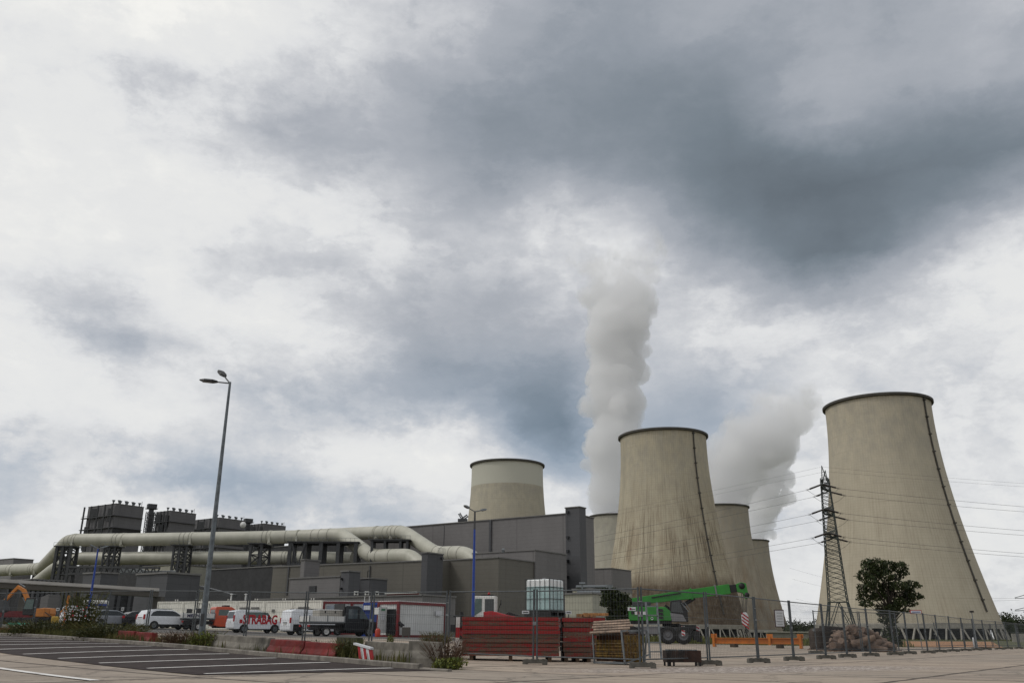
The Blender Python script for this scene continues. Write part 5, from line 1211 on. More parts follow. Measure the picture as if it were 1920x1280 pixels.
# upper structure
MB().prism([(cx(1183), cz(1166)), (cx(1183), cz(1141)), (cx(1251), cz(1141)), (cx(1262), cz(1150)), (cx(1262), cz(1166))], -1.25, -.25).prism([(cx(1183), cz(1166)), (cx(1183), cz(1141)), (cx(1245), cz(1141)), (cx(1250), cz(1166))], .25, 1.25).build('engine_housing', M_green, cr, bevel=.05)
MB().box(((cx(1186) + cx(1262)) / 2, 0, cz(1168)), (cx(1262) - cx(1186), 2.2, .3)).build('turntable', M_black, cr)
MB().box(((cx(1190) + cx(1225)) / 2, 0, cz(1136)), (cx(1225) - cx(1190), 1.2, .38)).box((cx(1215), -.8, cz(1138.5)), (.5, .3, .1)).build('hoist_drum_cover', M_steel, cr, bevel=.05)
for i, (a, b) in enumerate(((1145, 1150), (1151.5, 1156.5), (1158, 1163))):
    o = MB(); o.prism([(cx(1235), cz(b - 1)), (cx(1235), cz(a - 1)), (cx(1247), cz(a + .5)), (cx(1247.5), cz(b + .5))], -1.285, -1.25); o.build('louvre', M_black, cr)
a_ = MB(); a_.box(((cx(1183) + cx(1198)) / 2 - .05, -1.28, cz(1145)), (.66, .04, .28)); lb = a_.build('logo_plate', M_signw, cr); MB().box((cx(1187), -1.31, cz(1145)), (.14, .02, .18)).build('logo', mat('logo_magenta', (.22, .01, .08), .5), lb); MB().box((cx(1192), -1.31, cz(1145.4)), (.3, .02, .05)).build('logo_line', M_steel, lb)
MB().box((cx(1205), -1.28, cz(1152.5)), (.9, .04, .24)).build('name_plate', M_signw, cr)
xform(text_mb('840', .34, .008, .02), Matrix.Translation((cx(1188), -1.27, cz(1154.5))) @ Matrix.Rotation(R_(90), 4, 'X')).build('lettering', M_black, cr)
MB().box((cx(1201.5), -1.305, cz(1152.5)), (.2, .03, .22)).build('red_square', M_red, cr); MB().lathe([(.11, -.015), (.11, .015), (.07, .015), (.07, -.015), (.11, -.015)], (cx(1226), -1.28, cz(1162)), 'Y', 16).build('ring_mark', M_signw, cr)
# cab
MB().prism([(cx(1262), cz(1168)), (cx(1259), cz(1146)), (cx(1262), cz(1130)), (cx(1281), cz(1128)), (cx(1292), cz(1148)), (cx(1293), cz(1168))], -1.25, -.3).build('cab', M_black, cr, bevel=.05)
MB().prism([(cx(1262.5), cz(1167)), (cx(1260), cz(1152)), (cx(1283), cz(1155)), (cx(1289), cz(1167))], -1.275, -1.25).build('cab_door_panel', M_cgrey, cr)
MB().prism([(cx(1262), cz(1150)), (cx(1264), cz(1133)), (cx(1278), cz(1131)), (cx(1284.5), cz(1152))], -1.275, -1.25).build('side_window', M_glass, cr)
wsn = MB(); a, b = Vector((cx(1281.5), 0, cz(1130))), Vector((cx(1292.5), 0, cz(1149)))
wsn.add([(a.x + .02, -1.22, a.z), (a.x + .02, -.34, a.z), (b.x + .03, -.34, b.z), (b.x + .03, -1.22, b.z), (a.x - .05, -1.22, a.z), (a.x - .05, -.34, a.z), (b.x - .05, -.34, b.z), (b.x - .05, -1.22, b.z)], [(0, 1, 2, 3), (7, 6, 5, 4), (0, 4, 5, 1), (1, 5, 6, 2), (2, 6, 7, 3), (3, 7, 4, 0)]); wsn.build('windscreen', mat('screen_blue', (.22, .25, .32), .15, 0, .1, 2), cr)
mb = MB(); mb.beam((cx(1281), -1.3, cz(1134)), (cx(1294), -1.3, cz(1150)), .05); mb.beam((cx(1285), -1.35, cz(1130)), (cx(1297), -1.3, cz(1147)), .05); mb.build('wiper_bar', M_galv, cr)
# boom
B0, B1 = Vector((cx(1190), 0, cz(1131))), Vector((cx(1374), 0, cz(1108)))
def bsec(a, b, h0, h1, w, m, nm):
    d = (b - a).normalized(); n_ = Vector((-d.z, 0, d.x)); mb = MB()
    vs = [a - n_ * h0 / 2, a + n_ * h0 / 2, b + n_ * h1 / 2, b - n_ * h1 / 2]
    mb.add([(v.x, -w / 2, v.z) for v in vs] + [(v.x, w / 2, v.z) for v in vs], [(0, 1, 2, 3), (7, 6, 5, 4), (0, 4, 5, 1), (1, 5, 6, 2), (2, 6, 7, 3), (3, 7, 4, 0)]); return mb.build(nm, m, cr, bevel=.03)
bsec(B0, B0.lerp(B1, .62), .55, .78, .62, M_green, 'boom'); bsec(B0.lerp(B1, .55), B1, .70, .78, .54, M_green, 'boom_section')
for f in (.60, .85): 
    p = B0.lerp(B1, f); bsec(p, p + (B1 - B0).normalized() * .12, .92, .92, .7, M_cgrey if f > .8 else M_green, 'collar')
mb = MB(); mb.beam(B0.lerp(B1, .2) + Vector((0, -.36, .1)), B0.lerp(B1, .5) + Vector((0, -.36, .16)), .05, .1); mb.build('cable_guide', M_black, cr)
bsec(B1, B1 + (B1 - B0).normalized() * .55, .6, .6, .44, M_black, 'nested_section')
hd = MB(); e = B1 + (B1 - B0).normalized() * .55
hd.prism([(e.x, e.z - .3), (e.x - .05, e.z + .3), (e.x + .35, e.z + .45), (e.x + .75, e.z + .35), (e.x + .85, e.z - .3), (e.x + .95, e.z - .75), (e.x + .65, e.z - .85), (e.x + .45, e.z - .4)], -.3, .3); hd.build('boom_head', M_green, cr, bevel=.03)
mb = MB(); mb.lathe([(0, -.4), (.24, -.4), (.24, .4), (0, .4)], (e.x + .4, 0, e.z + .15), 'Y', 16); mb.lathe([(0, -.36), (.2, -.36), (.2, .36), (0, .36)], (e.x + .75, 0, e.z - .55), 'Y', 16); mb.build('sheave', M_black, cr)
mb = MB(); mb.tube([(cx(1264), 0, cz(1150)), (cx(1308), 0, cz(1124))], .16, 10); mb.tube([(cx(1250), 0, cz(1140)), (cx(1270), 0, cz(1152))], .2, 8); mb.build('lift_cylinder', M_black, cr)
HX, HZ = cx(1398), cz(1160)
mb = MB()
for y, xo in ((-.12, -.12), (.12, .12), (-.12, .2), (.12, -.25)): mb.tube([(e.x + .62 + xo, y, e.z - .4), (HX + xo * .4, y, HZ + .1)], .022, 5)
mb.build('hoist_rope', M_black, cr)
hk = MB(); hk.prism([(HX - .26, HZ - .35), (HX - .26, HZ + .2), (HX - .1, HZ + .42), (HX + .12, HZ + .42), (HX + .26, HZ + .2), (HX + .26, HZ - .35), (HX + .1, HZ - .62), (HX - .08, HZ - .62)], -.15, .15); ho = hk.build('hook_block', M_signw, cr, bevel=.03)
for kk in range(4):
    z_ = HZ + .3 - kk * .27; s = MB(); s.add([(HX - .255, -.165, z_), (HX - .255, -.165, z_ + .13), (HX + .255, -.165, z_ - .26), (HX + .255, -.165, z_ - .39), (HX - .255, -.15, z_), (HX - .255, -.15, z_ + .13), (HX + .255, -.15, z_ - .26), (HX + .255, -.15, z_ - .39)], [(0, 1, 2, 3), (7, 6, 5, 4), (0, 4, 5, 1), (1, 5, 6, 2), (2, 6, 7, 3), (3, 7, 4, 0)]); s.build('red_stripe', M_red, ho)
hh = MB(); hh.tube([(HX, 0, HZ - .55), (HX + .02, 0, HZ - .85), (HX + .16, 0, HZ - 1.0), (HX + .05, 0, HZ - 1.15), (HX - .12, 0, HZ - 1.05)], .05, 8); hh.build('hook', M_black, cr)
# access steps standing behind the fence
q = at(1228, 1200, 36); stp = thing('access_ladder', 'narrow grey steel steps standing behind the fence before the crane', 'ladder', gp(q.x, q.y)); mb = MB(); 
for x in (-.22, .22): mb.beam((x, 0, 0), (x, .5, 2.1), .07)
mb.build('rail', M_galv, stp)
mb = MB()
for kk in range(6): mb.box((0, .05 + kk * .085, .25 + kk * .34), (.42, .16, .04))
mb.build('tread', M_galv, stp)
# orange spreader beam on the ground
a = at(1336, 1199, 64); b = at(1505, 1203, 61); g = min(gh(a.x, a.y), gh(b.x, b.y)); ob = thing('spreader_beam', 'long bright orange steel lifting beam lying right of the crane', 'beam', (a.x, a.y, g), math.atan2(b.y - a.y, b.x - a.x)); Lb = math.hypot(b.x - a.x, b.y - a.y)
M_ora = mat('beam_orange', (.46, .14, .014), .45, 0, .12, 1.5)
mb = MB(); mb.box((Lb / 2, 0, .65), (Lb, .32, .04)).box((Lb / 2, 0, .48), (Lb, .05, .32)).box((Lb / 2, 0, .30), (Lb, .32, .04)); mb.build('girder', M_ora, ob)
for x in (.12, Lb * .65, Lb - .12): MB().box((x, 0, .46), (.16, .42, .9 if x < 1 or x > Lb - 1 else .5)).box((x, 0, .8), (.4, .1, .25)).build('lifting_lug', M_ora, ob)
for x in (1.5, Lb - 1.5): MB().box((x, 0, .14), (.3, 1.0, .28)).build('bearer', mat('timber_dark', (.07, .05, .035), .9, 0, .3, 4), ob)
# ================================================================ FENCES
M_fence = mat('fence_steel', (.075, .085, .092), .5, .3, .2, 8)
M_foot = mat('fence_foot_concrete', (.11, .105, .092), .95, 0, .3, 6, .3, dirt=(.04, .038, .03), dirt_amt=.6)
def panel_meshes(Lp, H=2.0):
    fr = MB(); r = .028
    for x in (.07, Lp - .07): fr.tube([(x, 0, 0), (x, 0, H)], r, 8)
    for z in (.12, H - .05, ): fr.tube([(.04, 0, z), (Lp - .04, 0, z)], .02, 6)
    w = MB(); x = .14
    while x < Lp - .1: w.beam((x, .012, .12), (x, .012, H - .05), .0032); x += .1
    z = .3
    while z < H - .1: w.beam((.04, -.012, z), (Lp - .04, -.012, z), .0032); z += .22
    w.beam((.04, -.02, H * .62), (Lp - .04, -.02, H * .62), .009)
    return fr, w
def fence_run(nodes, labels, group, detail=True, H=2.0, feet=True):
    proto = None
    for i in range(len(nodes) - 1):
        a, b = Vector(nodes[i]), Vector(nodes[i + 1]); L_ = (b - a).length; za, zb = gh(*a) + .1, gh(*b) + .1
        rz = math.atan2(b.y - a.y, b.x - a.x)
        r = thing('mesh_fence', 'mesh fence section ' + labels[i], 'fence', (a.x, a.y, za), rz, group)
        r.rotation_euler = (0, -math.atan2(zb - za, L_), rz)
        if proto is None:
            fr, w = panel_meshes(3.6, H); f = fr.build('frame', M_fence, r); m = w.build('wire_mesh', M_fence, r); proto = (f.data, m.data)
        else:
            for nm, dta in (('frame', proto[0]), ('wire_mesh', proto[1])):
                o = bpy.data.objects.new(nm, dta); C.objects.link(o); o.parent = r
        for o in kids(r): o.scale = (L_ / 3.6, 1, 1)
        if i % 2 == 0 or detail:
            cl_ = MB().box((0, 0, 1.25 if i % 2 else 1.05), (.12, .07, .06)).box((0, 0, 1.62 if i % 2 else 1.0), (.1, .06, .03)).build('clamp', M_galv, r)
FOOTM = None
def foot(x, y, rz, label, group='concrete feet of the mesh fence'):
    global FOOTM
    if FOOTM is None:
        mb = MB(); prof = [(-.36, 0), (-.22, 0), (-.2, .03), (.2, .03), (.22, 0), (.36, 0), (.36, .11), (.33, .145), (-.33, .145), (-.36, .11)]
        mb.prism(prof, -.12, .12)
        for k in (-.24, -.08, .08, .24): mb.box((k, 0, .15), (.07, .13, .012), mi=0)
        o = mb.build('fence_block', M_foot, None, bevel=.012); FOOTM = o.data; 
    else:
        o = bpy.data.objects.new('fence_block', FOOTM); C.objects.link(o); bv = o.modifiers.new('bevel', 'BEVEL'); bv.width = .012; bv.limit_method = 'ANGLE'
    o.location = (x, y, gh(x, y)); o.rotation_euler = (0, 0, rz); tag(o, label, 'fence block', group)
near_r = [(.72, 27), (3.55, 24.9), (5.9, 27.5), (8.2, 30.6), (10.3, 33.6), (12.5, 36.6), (14.4, 39.5), (16.5, 42.3), (18.7, 44.9), (20.6, 47.7), (22.9, 50.6), (25.1, 53.9), (27.5, 57.3), (30, 60.8), (32.5, 64.3), (35, 67.8), (37.8, 71.2), (40.3, 74.6), (43.1, 78.1), (46, 81.5)]
lab_r = ['in front of the yellow grating stack', 'crossing the left half of the green crane', 'in front of the crane hook', 'with the framed notice at its right post', 'before the far tree line gap', 'in front of the pylon feet', 'before the stump heap, left half', 'before the stump heap, right half', 'in front of the maple trunk',
         'just right of the maple trunk', 'below the red-framed sign', 'second right of the red-framed sign', 'third right of the red-framed sign', 'under the thin camera mast', 'first right of the thin camera mast', 'second right of the thin camera mast', 'below the foot of the long tower ladder', 'at the lower right edge of the largest tower', 'last before the right picture edge']
fence_run(near_r, lab_r, 'mesh fence sections along the yard')
dl_ = Vector((-.794, .607)).normalized() * 3.45; near_l = [(.72, 27)] + [tuple(Vector((.72, 27)) + dl_ * n) for n in range(1, 13)]
lab_l = ['in front of the red form stack', 'in front of the red and white post', 'before the nearest red-framed cabin', 'before the blue container', 'in front of the anthracite flatbed lorry', 'in front of the plain white panel van', 'before the red lettered van, right half', 'before the red lettered van, left half', 'right behind the tall grey lamp post', 'in front of the white suv', 'in front of the black car', 'in front of the silver estate car']
fence_run([near_l[i] for i in range(13)], lab_l, 'mesh fence sections behind the verge')
fence_run([tuple(Vector(near_l[12]) + dl_ * n) for n in range(0, 7)], ['left of the silver estate car', 'behind the flowering bush', 'before the yellow compactor', 'in front of the orange excavator cab', 'in front of the orange excavator arm', 'before the dark red trailer'], 'mesh fence sections behind the verge')
fence_run([(15.4, 46.5), (18.4, 48.2), (21.2, 50.2)], ['behind the stump heap, left one of a second row', 'behind the stump heap, right one of a second row'], 'second row of mesh fence')
far_n = [(37, 80), (40.2, 81.4), (43.4, 82.8), (46.6, 84.2), (49.8, 85.6), (53, 87)]
fence_run(far_n, ['first of a short far row under the largest tower', 'second of a short far row under the largest tower', 'third of a short far row under the largest tower', 'fourth of a short far row under the largest tower', 'fifth of a short far row under the largest tower'], 'far row of mesh fence')
fl = ['by the red form stack', 'beside the yellow grating stack', 'right of the black steel trough', 'under the crane hook', 'below the framed notice', 'left of the pylon feet', 'under the left of the stump heap', 'under the middle of the stump heap', 'under the right of the stump heap', 'right of the maple trunk', 'below the red-framed sign', 'second beyond the red-framed sign', 'third beyond the red-framed sign', 'under the camera mast', 'first beyond the camera mast', 'second beyond the camera mast', 'third beyond the camera mast', 'fourth beyond the camera mast', 'near the right picture edge', 'at the right picture edge']
fr_rz = [R_(a) for a in (-4, -8, 0, 2, -3, 0, 2, -2, 0, 3, 0, 4, 2, 0, 3, 4, 2, 3, 4, 2)]
for i, (x, y) in enumerate(near_r): foot(x, y - .02, fr_rz[i], 'grey concrete fence foot ' + fl[i])
fll = ['hidden by weeds near the red and white post', 'before the nearest red-framed cabin', 'before the blue container', 'before the anthracite lorry', 'before the plain white van']
for i in range(1, 6): foot(near_l[i][0], near_l[i][1], R_(0), 'dark concrete fence foot ' + fll[i - 1])
foot(15.4, 46.5, 0, 'grey concrete fence foot of the second row left of the stump heap')
# notice on fence, red-framed sign, mast
p = Vector(near_r[4]); nb = thing('notice_board', 'framed white notice hanging on a fence post before the receding towers', 'notice', (p.x - .42, p.y - .08, gh(*p) + 1.25), R_(2)); MB().box((0, 0, .21), (.36, .03, .62)).build('frame', mat('notice_frame', (.06, .03, .03), .5), nb); MB().box((0, -.02, .21), (.3, .02, .55)).build('sheet', M_signw, nb)
for k in range(5): MB().box((0, -.033, .0 + k * .1), (.2, .004, .012)).build('text_line', M_steel, nb)
q = at(1717, 1146, 66); g = gh(q.x, q.y); sg_ = thing('warning_sign', 'wide white sign with red frame on a thin post before the largest tower', 'sign', (q.x, q.y, g), R_(-4)); h_ = q.z - g
MB().box((0, 0, h_ - .02), (.82, .04, .28)).build('frame', M_red, sg_); MB().box((0, -.025, h_ - .02), (.72, .02, .19)).build('face', M_signw, sg_); MB().box((0, -.04, h_ - .02), (.58, .012, .05)).build('text_line', M_blue, sg_); MB().beam((.12, .05, 0), (.04, .05, h_), .05).build('post', M_galv, sg_)
q = at(1822, 1147, 78); g = gh(q.x, q.y); ms = thing('camera_mast', 'thin pale mast with a small dark head rising above the fence', 'mast', (q.x, q.y, g)); MB().tube([(0, 0, 0), (0, 0, q.z - g)], [.07, .035], 8).build('pole', M_galv, ms); MB().box((0, 0, q.z - g + .05), (.28, .2, .14)).build('camera_head', M_black, ms)
q = at(1824, 1192, 74); bp_ = thing('bollard', 'short white bollard with a black cap under the camera mast', 'bollard', gp(q.x, q.y)); MB().lathe([(0, 0), (.07, 0), (.07, .8), (.05, .86), (0, .88)], n=12).build('body', M_signw, bp_)
# ================================================================ STREET LAMPS
def arm_head(root, top, tip, m_head, w, t_, l_head, armr=.035):
    top, tip = Vector(top), Vector(tip); d = (tip - top); L_ = d.length; dn = d.normalized(); hs = top + dn * (L_ - l_head)
    ao = MB().tube([top, hs + dn * .05], armr, 8).build('arm', M_steel if m_head is M_black else M_galv, root)
    side = dn.cross(Vector((0, 0, 1))).normalized(); upv = side.cross(dn)
    mb = MB(); secs = [(0, .35, .7), (.25, .95, 1), (.7, 1, .9), (1, .6, .35)]; vs = []
    for s, a, b in secs:
        c = hs + dn * (l_head * s); vs += [c + side * w / 2 * a - upv * t_ * .35 * b, c - side * w / 2 * a - upv * t_ * .35 * b, c - side * w / 2 * a * .7 + upv * t_ * .65 * b, c + side * w / 2 * a * .7 + upv * t_ * .65 * b]
    fs = [(0, 1, 2, 3), (15, 14, 13, 12)] + [(i * 4 + j, i * 4 + (j + 1) % 4, i * 4 + 4 + (j + 1) % 4, i * 4 + 4 + j) for i in range(3) for j in range(4)]
    mb.add(vs, fs); ho = mb.build('lamp_head', m_head, root, bevel=.015)
    gl_ = MB(); c0, c1 = hs + dn * l_head * .28 - upv * t_ * .42, hs + dn * l_head * .85 - upv * t_ * .40
    gl_.beam(c0, c1, w * .6, .02); gl_.build('lens', mat('lamp_lens', (.09, .075, .06), .2), ho)
    return ho
Y = 30.6; b0 = at(375, 1200, Y); top = at(431.5, 716, Y); g = gh(top.x, top.y)
lp = thing('street_lamp', 'tall grey street lamp with two dark heads on the verge', 'street lamp', (top.x, top.y, g)); H = top.z - g
mb = MB(); mb.tube([(0, 0, -.05), (0, 0, 1.4), (0, 0, 1.45), (0, 0, H)], [.115, .11, .1, .045], 8, sm=False); mb.build('pole', mat('lamp_pole', (.13, .15, .165), .6, .2, .25, 5), lp)
MB().box((0, -.11, .9), (.1, .02, .4)).build('service_door', M_steel, lp)
t0 = Vector((0, 0, H - .05)); o0 = Vector((top.x, top.y, g))
arm_head(lp, t0, at(374.5, 712.5, Y) - o0, M_black, .30, .1, .66, .025); arm_head(lp, t0, at(412, 694.5, Y + .85) - o0, M_black, .30, .1, .66, .025)
def blue_lamp(label, px, pyb, pxt, pyt, Y, heads, wsc=1.0):
    top = at(pxt, pyt, Y); g = gh(top.x, top.y); lp = thing('street_lamp', label, 'street lamp', (top.x, top.y, g), 0, 'blue street lamps'); H = top.z - g
    MB().tube([(0, 0, -.05), (0, 0, H * .35), (0, 0, H * .86)], [.1 * wsc, .085 * wsc, .06 * wsc], 10).build('pole', M_blue, lp); MB().tube([(0, 0, H * .86), (0, 0, H)], [.058 * wsc, .05 * wsc], 10).build('pole_top', M_steel if wsc == 1 else M_blue, lp)
    o0 = Vector((top.x, top.y, g))
    for (hx, hy, dY) in heads: arm_head(lp, (0, 0, H - .02), at(hx, hy, Y + dY) - o0, M_galv, .24, .12, .42 if wsc == 1 else .6, .03)
blue_lamp('blue street lamp with two small heads in front of the grey halls', 885, 1165, 890.5, 958, 50, [(870, 947, -.5), (912, 954.5, .5)])
blue_lamp('far blue street lamp in front of the pipes at the left', 166, 1125, 184, 1028, 76, [(168, 1020.5, -.4), (203.5, 1023, .5)], 1.2)
# ================================================================ FORMWORK STACKS
def worn_red(name, wear, seed):
    m = bpy.data.materials.new(name); m.use_nodes = True; t = NT(m.node_tree); b = m.node_tree.nodes['Principled BSDF']
    pos = t.node('ShaderNodeNewGeometry').outputs['Position']; f = t.noise(t.scalev(pos, (1.3, 1.3, 5)), 1.6 + seed * .13, 6, .72); f2 = t.noise(pos, 14, 4, .6)
    c = t.ramp(f2, [(.3, (.17, .009, .009)), (.7, (.27, .014, .013))])
    c = t.mix(t.mapr(f, .62 - wear * .3, .72 - wear * .25), c, t.ramp(f2, [(.25, (.045, .025, .018)), (.5, (.13, .08, .05)), (.62, (.11, .02, .015)), (.8, (.17, .12, .08))]))
    t.link(c, b.inputs['Base Color']); b.inputs['Roughness'].default_value = .8; return m
RM = [worn_red('form_red_%s' % w, v, i) for i, (w, v) in enumerate((('bright', .15), ('scuffed', .5), ('worn', .75), ('bare', 1.0)))]
M_ply = mat('plywood_edge', (.085, .055, .035), .85, 0, .3, 5)
ordn = ['topmost', 'second from top', 'third from top', 'fourth from top', 'fifth from top', 'fifth from the bottom', 'fourth from the bottom', 'third from the bottom', 'second from the bottom', 'lowest']
def form_stack(x0, y0, x1, y1, depth, layers, ztop, wears, where):
    a, b = Vector((x0, y0)), Vector((x1, y1)); L_ = (b - a).length; rz = math.atan2(b.y - a.y, b.x - a.x); g = gh((x0 + x1) / 2, y0); z = g + .16; th = (ztop - z) / layers
    bt = thing('timber_bearer', 'timber bearers under the ' + where, 'timber', (a.x, a.y, g), rz)
    for s in (.1, .5, .9): MB().box((L_ * s, depth / 2, .08), (.12, depth - .05, .155)).build('beam', M_ply, bt)
    for i in range(layers):
        k = layers - 1 - i
        nm = ordn[k] if k < 5 else ordn[10 - layers + k] if layers == 10 else ordn[k + (10 - layers)]
        ox, oy = rnd.uniform(-.03, .03), rnd.uniform(-.03, .03)
        r = thing('formwork_board', f'{nm} formwork board of the {where}', 'formwork board', (a.x + ox, a.y + oy, z + th * i), rz, 'formwork panels of the ' + where)
        m = RM[wears[min(k, len(wears) - 1)]]; h = th * .80
        mb = MB()
        for y in (.03, depth - .03): mb.box((L_ / 2, y, h / 2), (L_, .06, h))
        for x in (.03, L_ * .33, L_ * .66, L_ - .03): mb.box((x, depth / 2, h / 2), (.055, depth - .125, h - .004))
        mb.build('frame', m, r, bevel=.006); MB().box((L_ / 2, depth / 2, h + .009), (L_ - .01, depth - .01, .016)).build('plywood', M_ply, r)
pA, pB = at(866, 1200, 29.6), at(1049, 1200, 29.6)
ZT_ = 1.39
form_stack(pA.x, pA.y, pB.x, pB.y, 2.3, 9, ZT_, [0, 1, 0, 0, 3, 3, 2, 2, 2], 'wide red stack')
pA2, pB2 = at(1056, 1200, 29.9), at(1109, 1200, 29.9)
form_stack(pA2.x, pA2.y, pB2.x, pB2.y, 2.2, 8, ZT_ + .0, [0, 3, 0, 3, 1, 2, 3, 3], 'narrow red stack')
pA3, pB3 = at(1100, 1200, 33.5), at(1137, 1200, 33.8)
form_stack(pA3.x, pA3.y, pB3.x, pB3.y, 1.6, 7, 1.48, [0, 2, 2, 1, 3, 3, 3], 'rear red stack')
MB_ = MB(); q = Vector((pA3.x + .05, pA3.y + .4, 1.56)); 
for k in range(5): MB_.box((q.x - .05 + k * .17, q.y + (k % 2) * .2, q.z), (.15, .5, .1), .1 * k)
o = MB_.build('timber_offcuts', mat('timber_fresh', (.42, .20, .07), .8, 0, .3, 6)); tag(o, 'orange-brown timber offcuts lying on the rear red stack', 'timber', kind='stuff')
q = at(1086, 1158, 31); MB_ = MB()
for k in range(3): MB_.box((q.x + k * .2, q.y, ZT_ + .07), (.17, .4, .1), .2 * k)
o = MB_.build('timber_offcuts', MATS['timber_fresh']); tag(o, 'small brown timber offcuts on the narrow red stack', 'timber', kind='stuff')
# IBC tanks
def tank_mat():
    m = bpy.data.materials.new('tank_plastic'); m.use_nodes = True; t = NT(m.node_tree); b = m.node_tree.nodes['Principled BSDF']; co = t.node('ShaderNodeTexCoord').outputs['Object']; sp = t.node('ShaderNodeSeparateXYZ'); t.link(co, sp.inputs[0])
    c = t.mix(t.math('GREATER_THAN', sp.outputs[2], .93), (.33, .47, .47), (.66, .68, .68)); c = t.mix(t.mapr(t.noise(co, 3, 4), .4, .7, 0, .25), c, (.55, .62, .62)); t.link(c, b.inputs['Base Color']); b.inputs['Roughness'].default_value = .3
    b.inputs['Subsurface Weight'].default_value = .25; b.inputs['Subsurface Radius'].default_value = (.1, .12, .12); return m
M_tank = tank_mat()
def ibc(x, y, z, rz, label):
    r = thing('water_tank', label, 'water tank', (x, y, z), rz, 'caged tanks on the red stack')
    mb = MB(); 
    for yy in (-.52, 0, .52): mb.box((0, yy, .07), (1.18, .12, .13))
    mb.box((0, 0, .15), (1.2, 1.14, .03)); mb.build('pallet', M_black, r, bevel=.01)
    t_ = MB().box((0, 0, .665), (1.1, 1.04, .97)).build('bottle', M_tank, r, bevel=.07, seg=4); MB().lathe([(0, 0), (.11, 0), (.11, .05), (0, .06)], (0, 0, 1.15), n=16).build('cap', M_signw, t_)
    cg = MB()
    for sx in (-1, 1):
        for k in range(5): yy = -.53 + k * .265; cg.tube([(sx * .575, yy, .16), (sx * .575, yy, 1.17)], .011, 6)
        for z_ in (.2, .55, .9, 1.16): cg.tube([(sx * .585, -.55, z_), (sx * .585, .55, z_)], .011, 6)
    for sy in (-1, 1):
        for k in range(6): xx = -.56 + k * .224; cg.tube([(xx, sy * .545, .16), (xx, sy * .545, 1.17)], .011, 6)
        for z_ in (.2, .55, .9, 1.16): cg.tube([(-.58, sy * .555, z_), (.58, sy * .555, z_)], .011, 6)
    cg.build('cage', M_steel, r); return r
q1 = at(1009, 1150, 31.0); q2 = at(1043, 1150, 31.9)
tk = ibc(at(1022, 1150, 30.9).x, 30.9, ZT_ + .005, R_(-35), 'translucent pale turquoise water tank in a wire cage on the wide red stack'); tk.scale = (.87, .87, 1.06); del tk['group']
for k, (px, py, Yp, w) in enumerate(((985.5, 1147, 29.9, .24), (1066, 1147.5, 30.4, .2))):
    q = at(px, py, Yp); o = MB().box((0, 0, 0), (w, .02, .1)).build('plate', M_signw); o.location = q; o['label'] = ['small white plate at the left foot of the caged tanks', 'small white plate at the right foot of the caged tanks'][k]; o['category'] = 'sign'; MB().box((0, -.013, 0), (w * .7, .005, .03)).build('text_line', M_steel, o)
    MB().box((0, .03, -.06), (.03, .03, max(.05, q.z - ZT_ + .05))).build('stem', M_steel, o)
# red and white post
q = at(858.5, 1180, 31.2); g = gh(q.x, q.y); zt = at(858.5, 1156, 31.2).z; rp = thing('marker_post', 'square red and white banded post left of the wide red stack', 'post', (q.x, q.y, g)); hb = (zt - g) / 4
for k in range(4): MB().box((0, 0, hb * (k + .5)), (.13, .13, hb)).build('band', [mat('post_old', (.36, .33, .27), .8, 0, .2, 6), M_white, M_red, M_white][k], rp)
# grating stack with planks
q = at(1160, 1215, 28.3); g = gh(q.x, q.y); gs_ = thing('grating_stack', 'yellow and rusty steel grating bundle leaning in a frame behind the fence', 'grating stack', (q.x, q.y, g), R_(-42))
gs_.scale = (.78, 1.0, 1.0)
M_gy = mat('grating_yellow', (.17, .105, .022), .75, .2, .5, 9, 0, dirt=(.10, .04, .02), dirt_amt=.9); M_rust = mat('rust', (.10, .045, .022), .85, .2, .45, 8)
gr = MB()
for k in range(17): gr.box((-.62 + k * .078, 0, .48 + (k % 3) * .01), (.012, .95, .78), 0, 0, R_(3))
gr.build('grating_plates', M_rust, gs_)
gr = MB()
for z_ in (.32, .42, .52, .60, .25): gr.box((0, -.49, z_), (1.34, .03, .025))
for k in range(24): gr.box((-.64 + k * .0557, -.475, .45), (.02, .03, .5))
gr.build('grating_edge', M_gy, gs_)
gr = MB(); gr.box((.68, -.0, .45), (.03, .93, .8))
for i in range(9):
    for j in range(8): 
        if rnd.random() < .75: gr.box((.70 + rnd.uniform(-.02, .02), -.42 + i * .105, .12 + j * .095), (.05, .07, .045), rnd.uniform(-.5, .5), 0, rnd.uniform(-.5, .5))
gr.build('rusty_ends', M_gy, gs_)
mb = MB()
for y in (-.52, .52):
    mb.beam((.74, y, .02), (.62 if y < 0 else .9, y, .98), .05); mb.beam((-.7, y, .02), (-.75, y, .9), .05); mb.beam((-.74, y, .05), (.76, y, .05), .05)
mb.beam((.64, -.52, .96), (.9, .52, .98), .05); mb.beam((.74, -.52, .04), (1.05, .5, .3), .04); mb.build('frame', M_galv, gs_)
M_plank = mat('plank_weathered', (.30, .215, .16), .9, 0, .4, 4, .3, dirt=(.09, .07, .055), dirt_amt=.7)
plk = thing('plank_pallet', 'weathered planks lying slanted on top of the grating bundle', 'pallet', (q.x - .22, q.y - .02, g + 1.05), R_(-8)); plk.rotation_euler = (R_(19), R_(-3), R_(-8))
for k in range(5): MB().box((rnd.uniform(-.07, .07), -.5 + k * .24, .05), (1.2 + rnd.uniform(-.1, .1), .13, .035), rnd.uniform(-.02, .02)).build('plank', M_plank, plk)
MB().box((0, 0, -.015), (1.1, 1.1, .012)).box((-.4, 0, 0), (.1, 1.15, .06)).box((.4, 0, 0), (.1, 1.15, .06)).build('bearer', M_ply, plk)  # two bearers, plus a thin dark sheet standing in for shade between planks
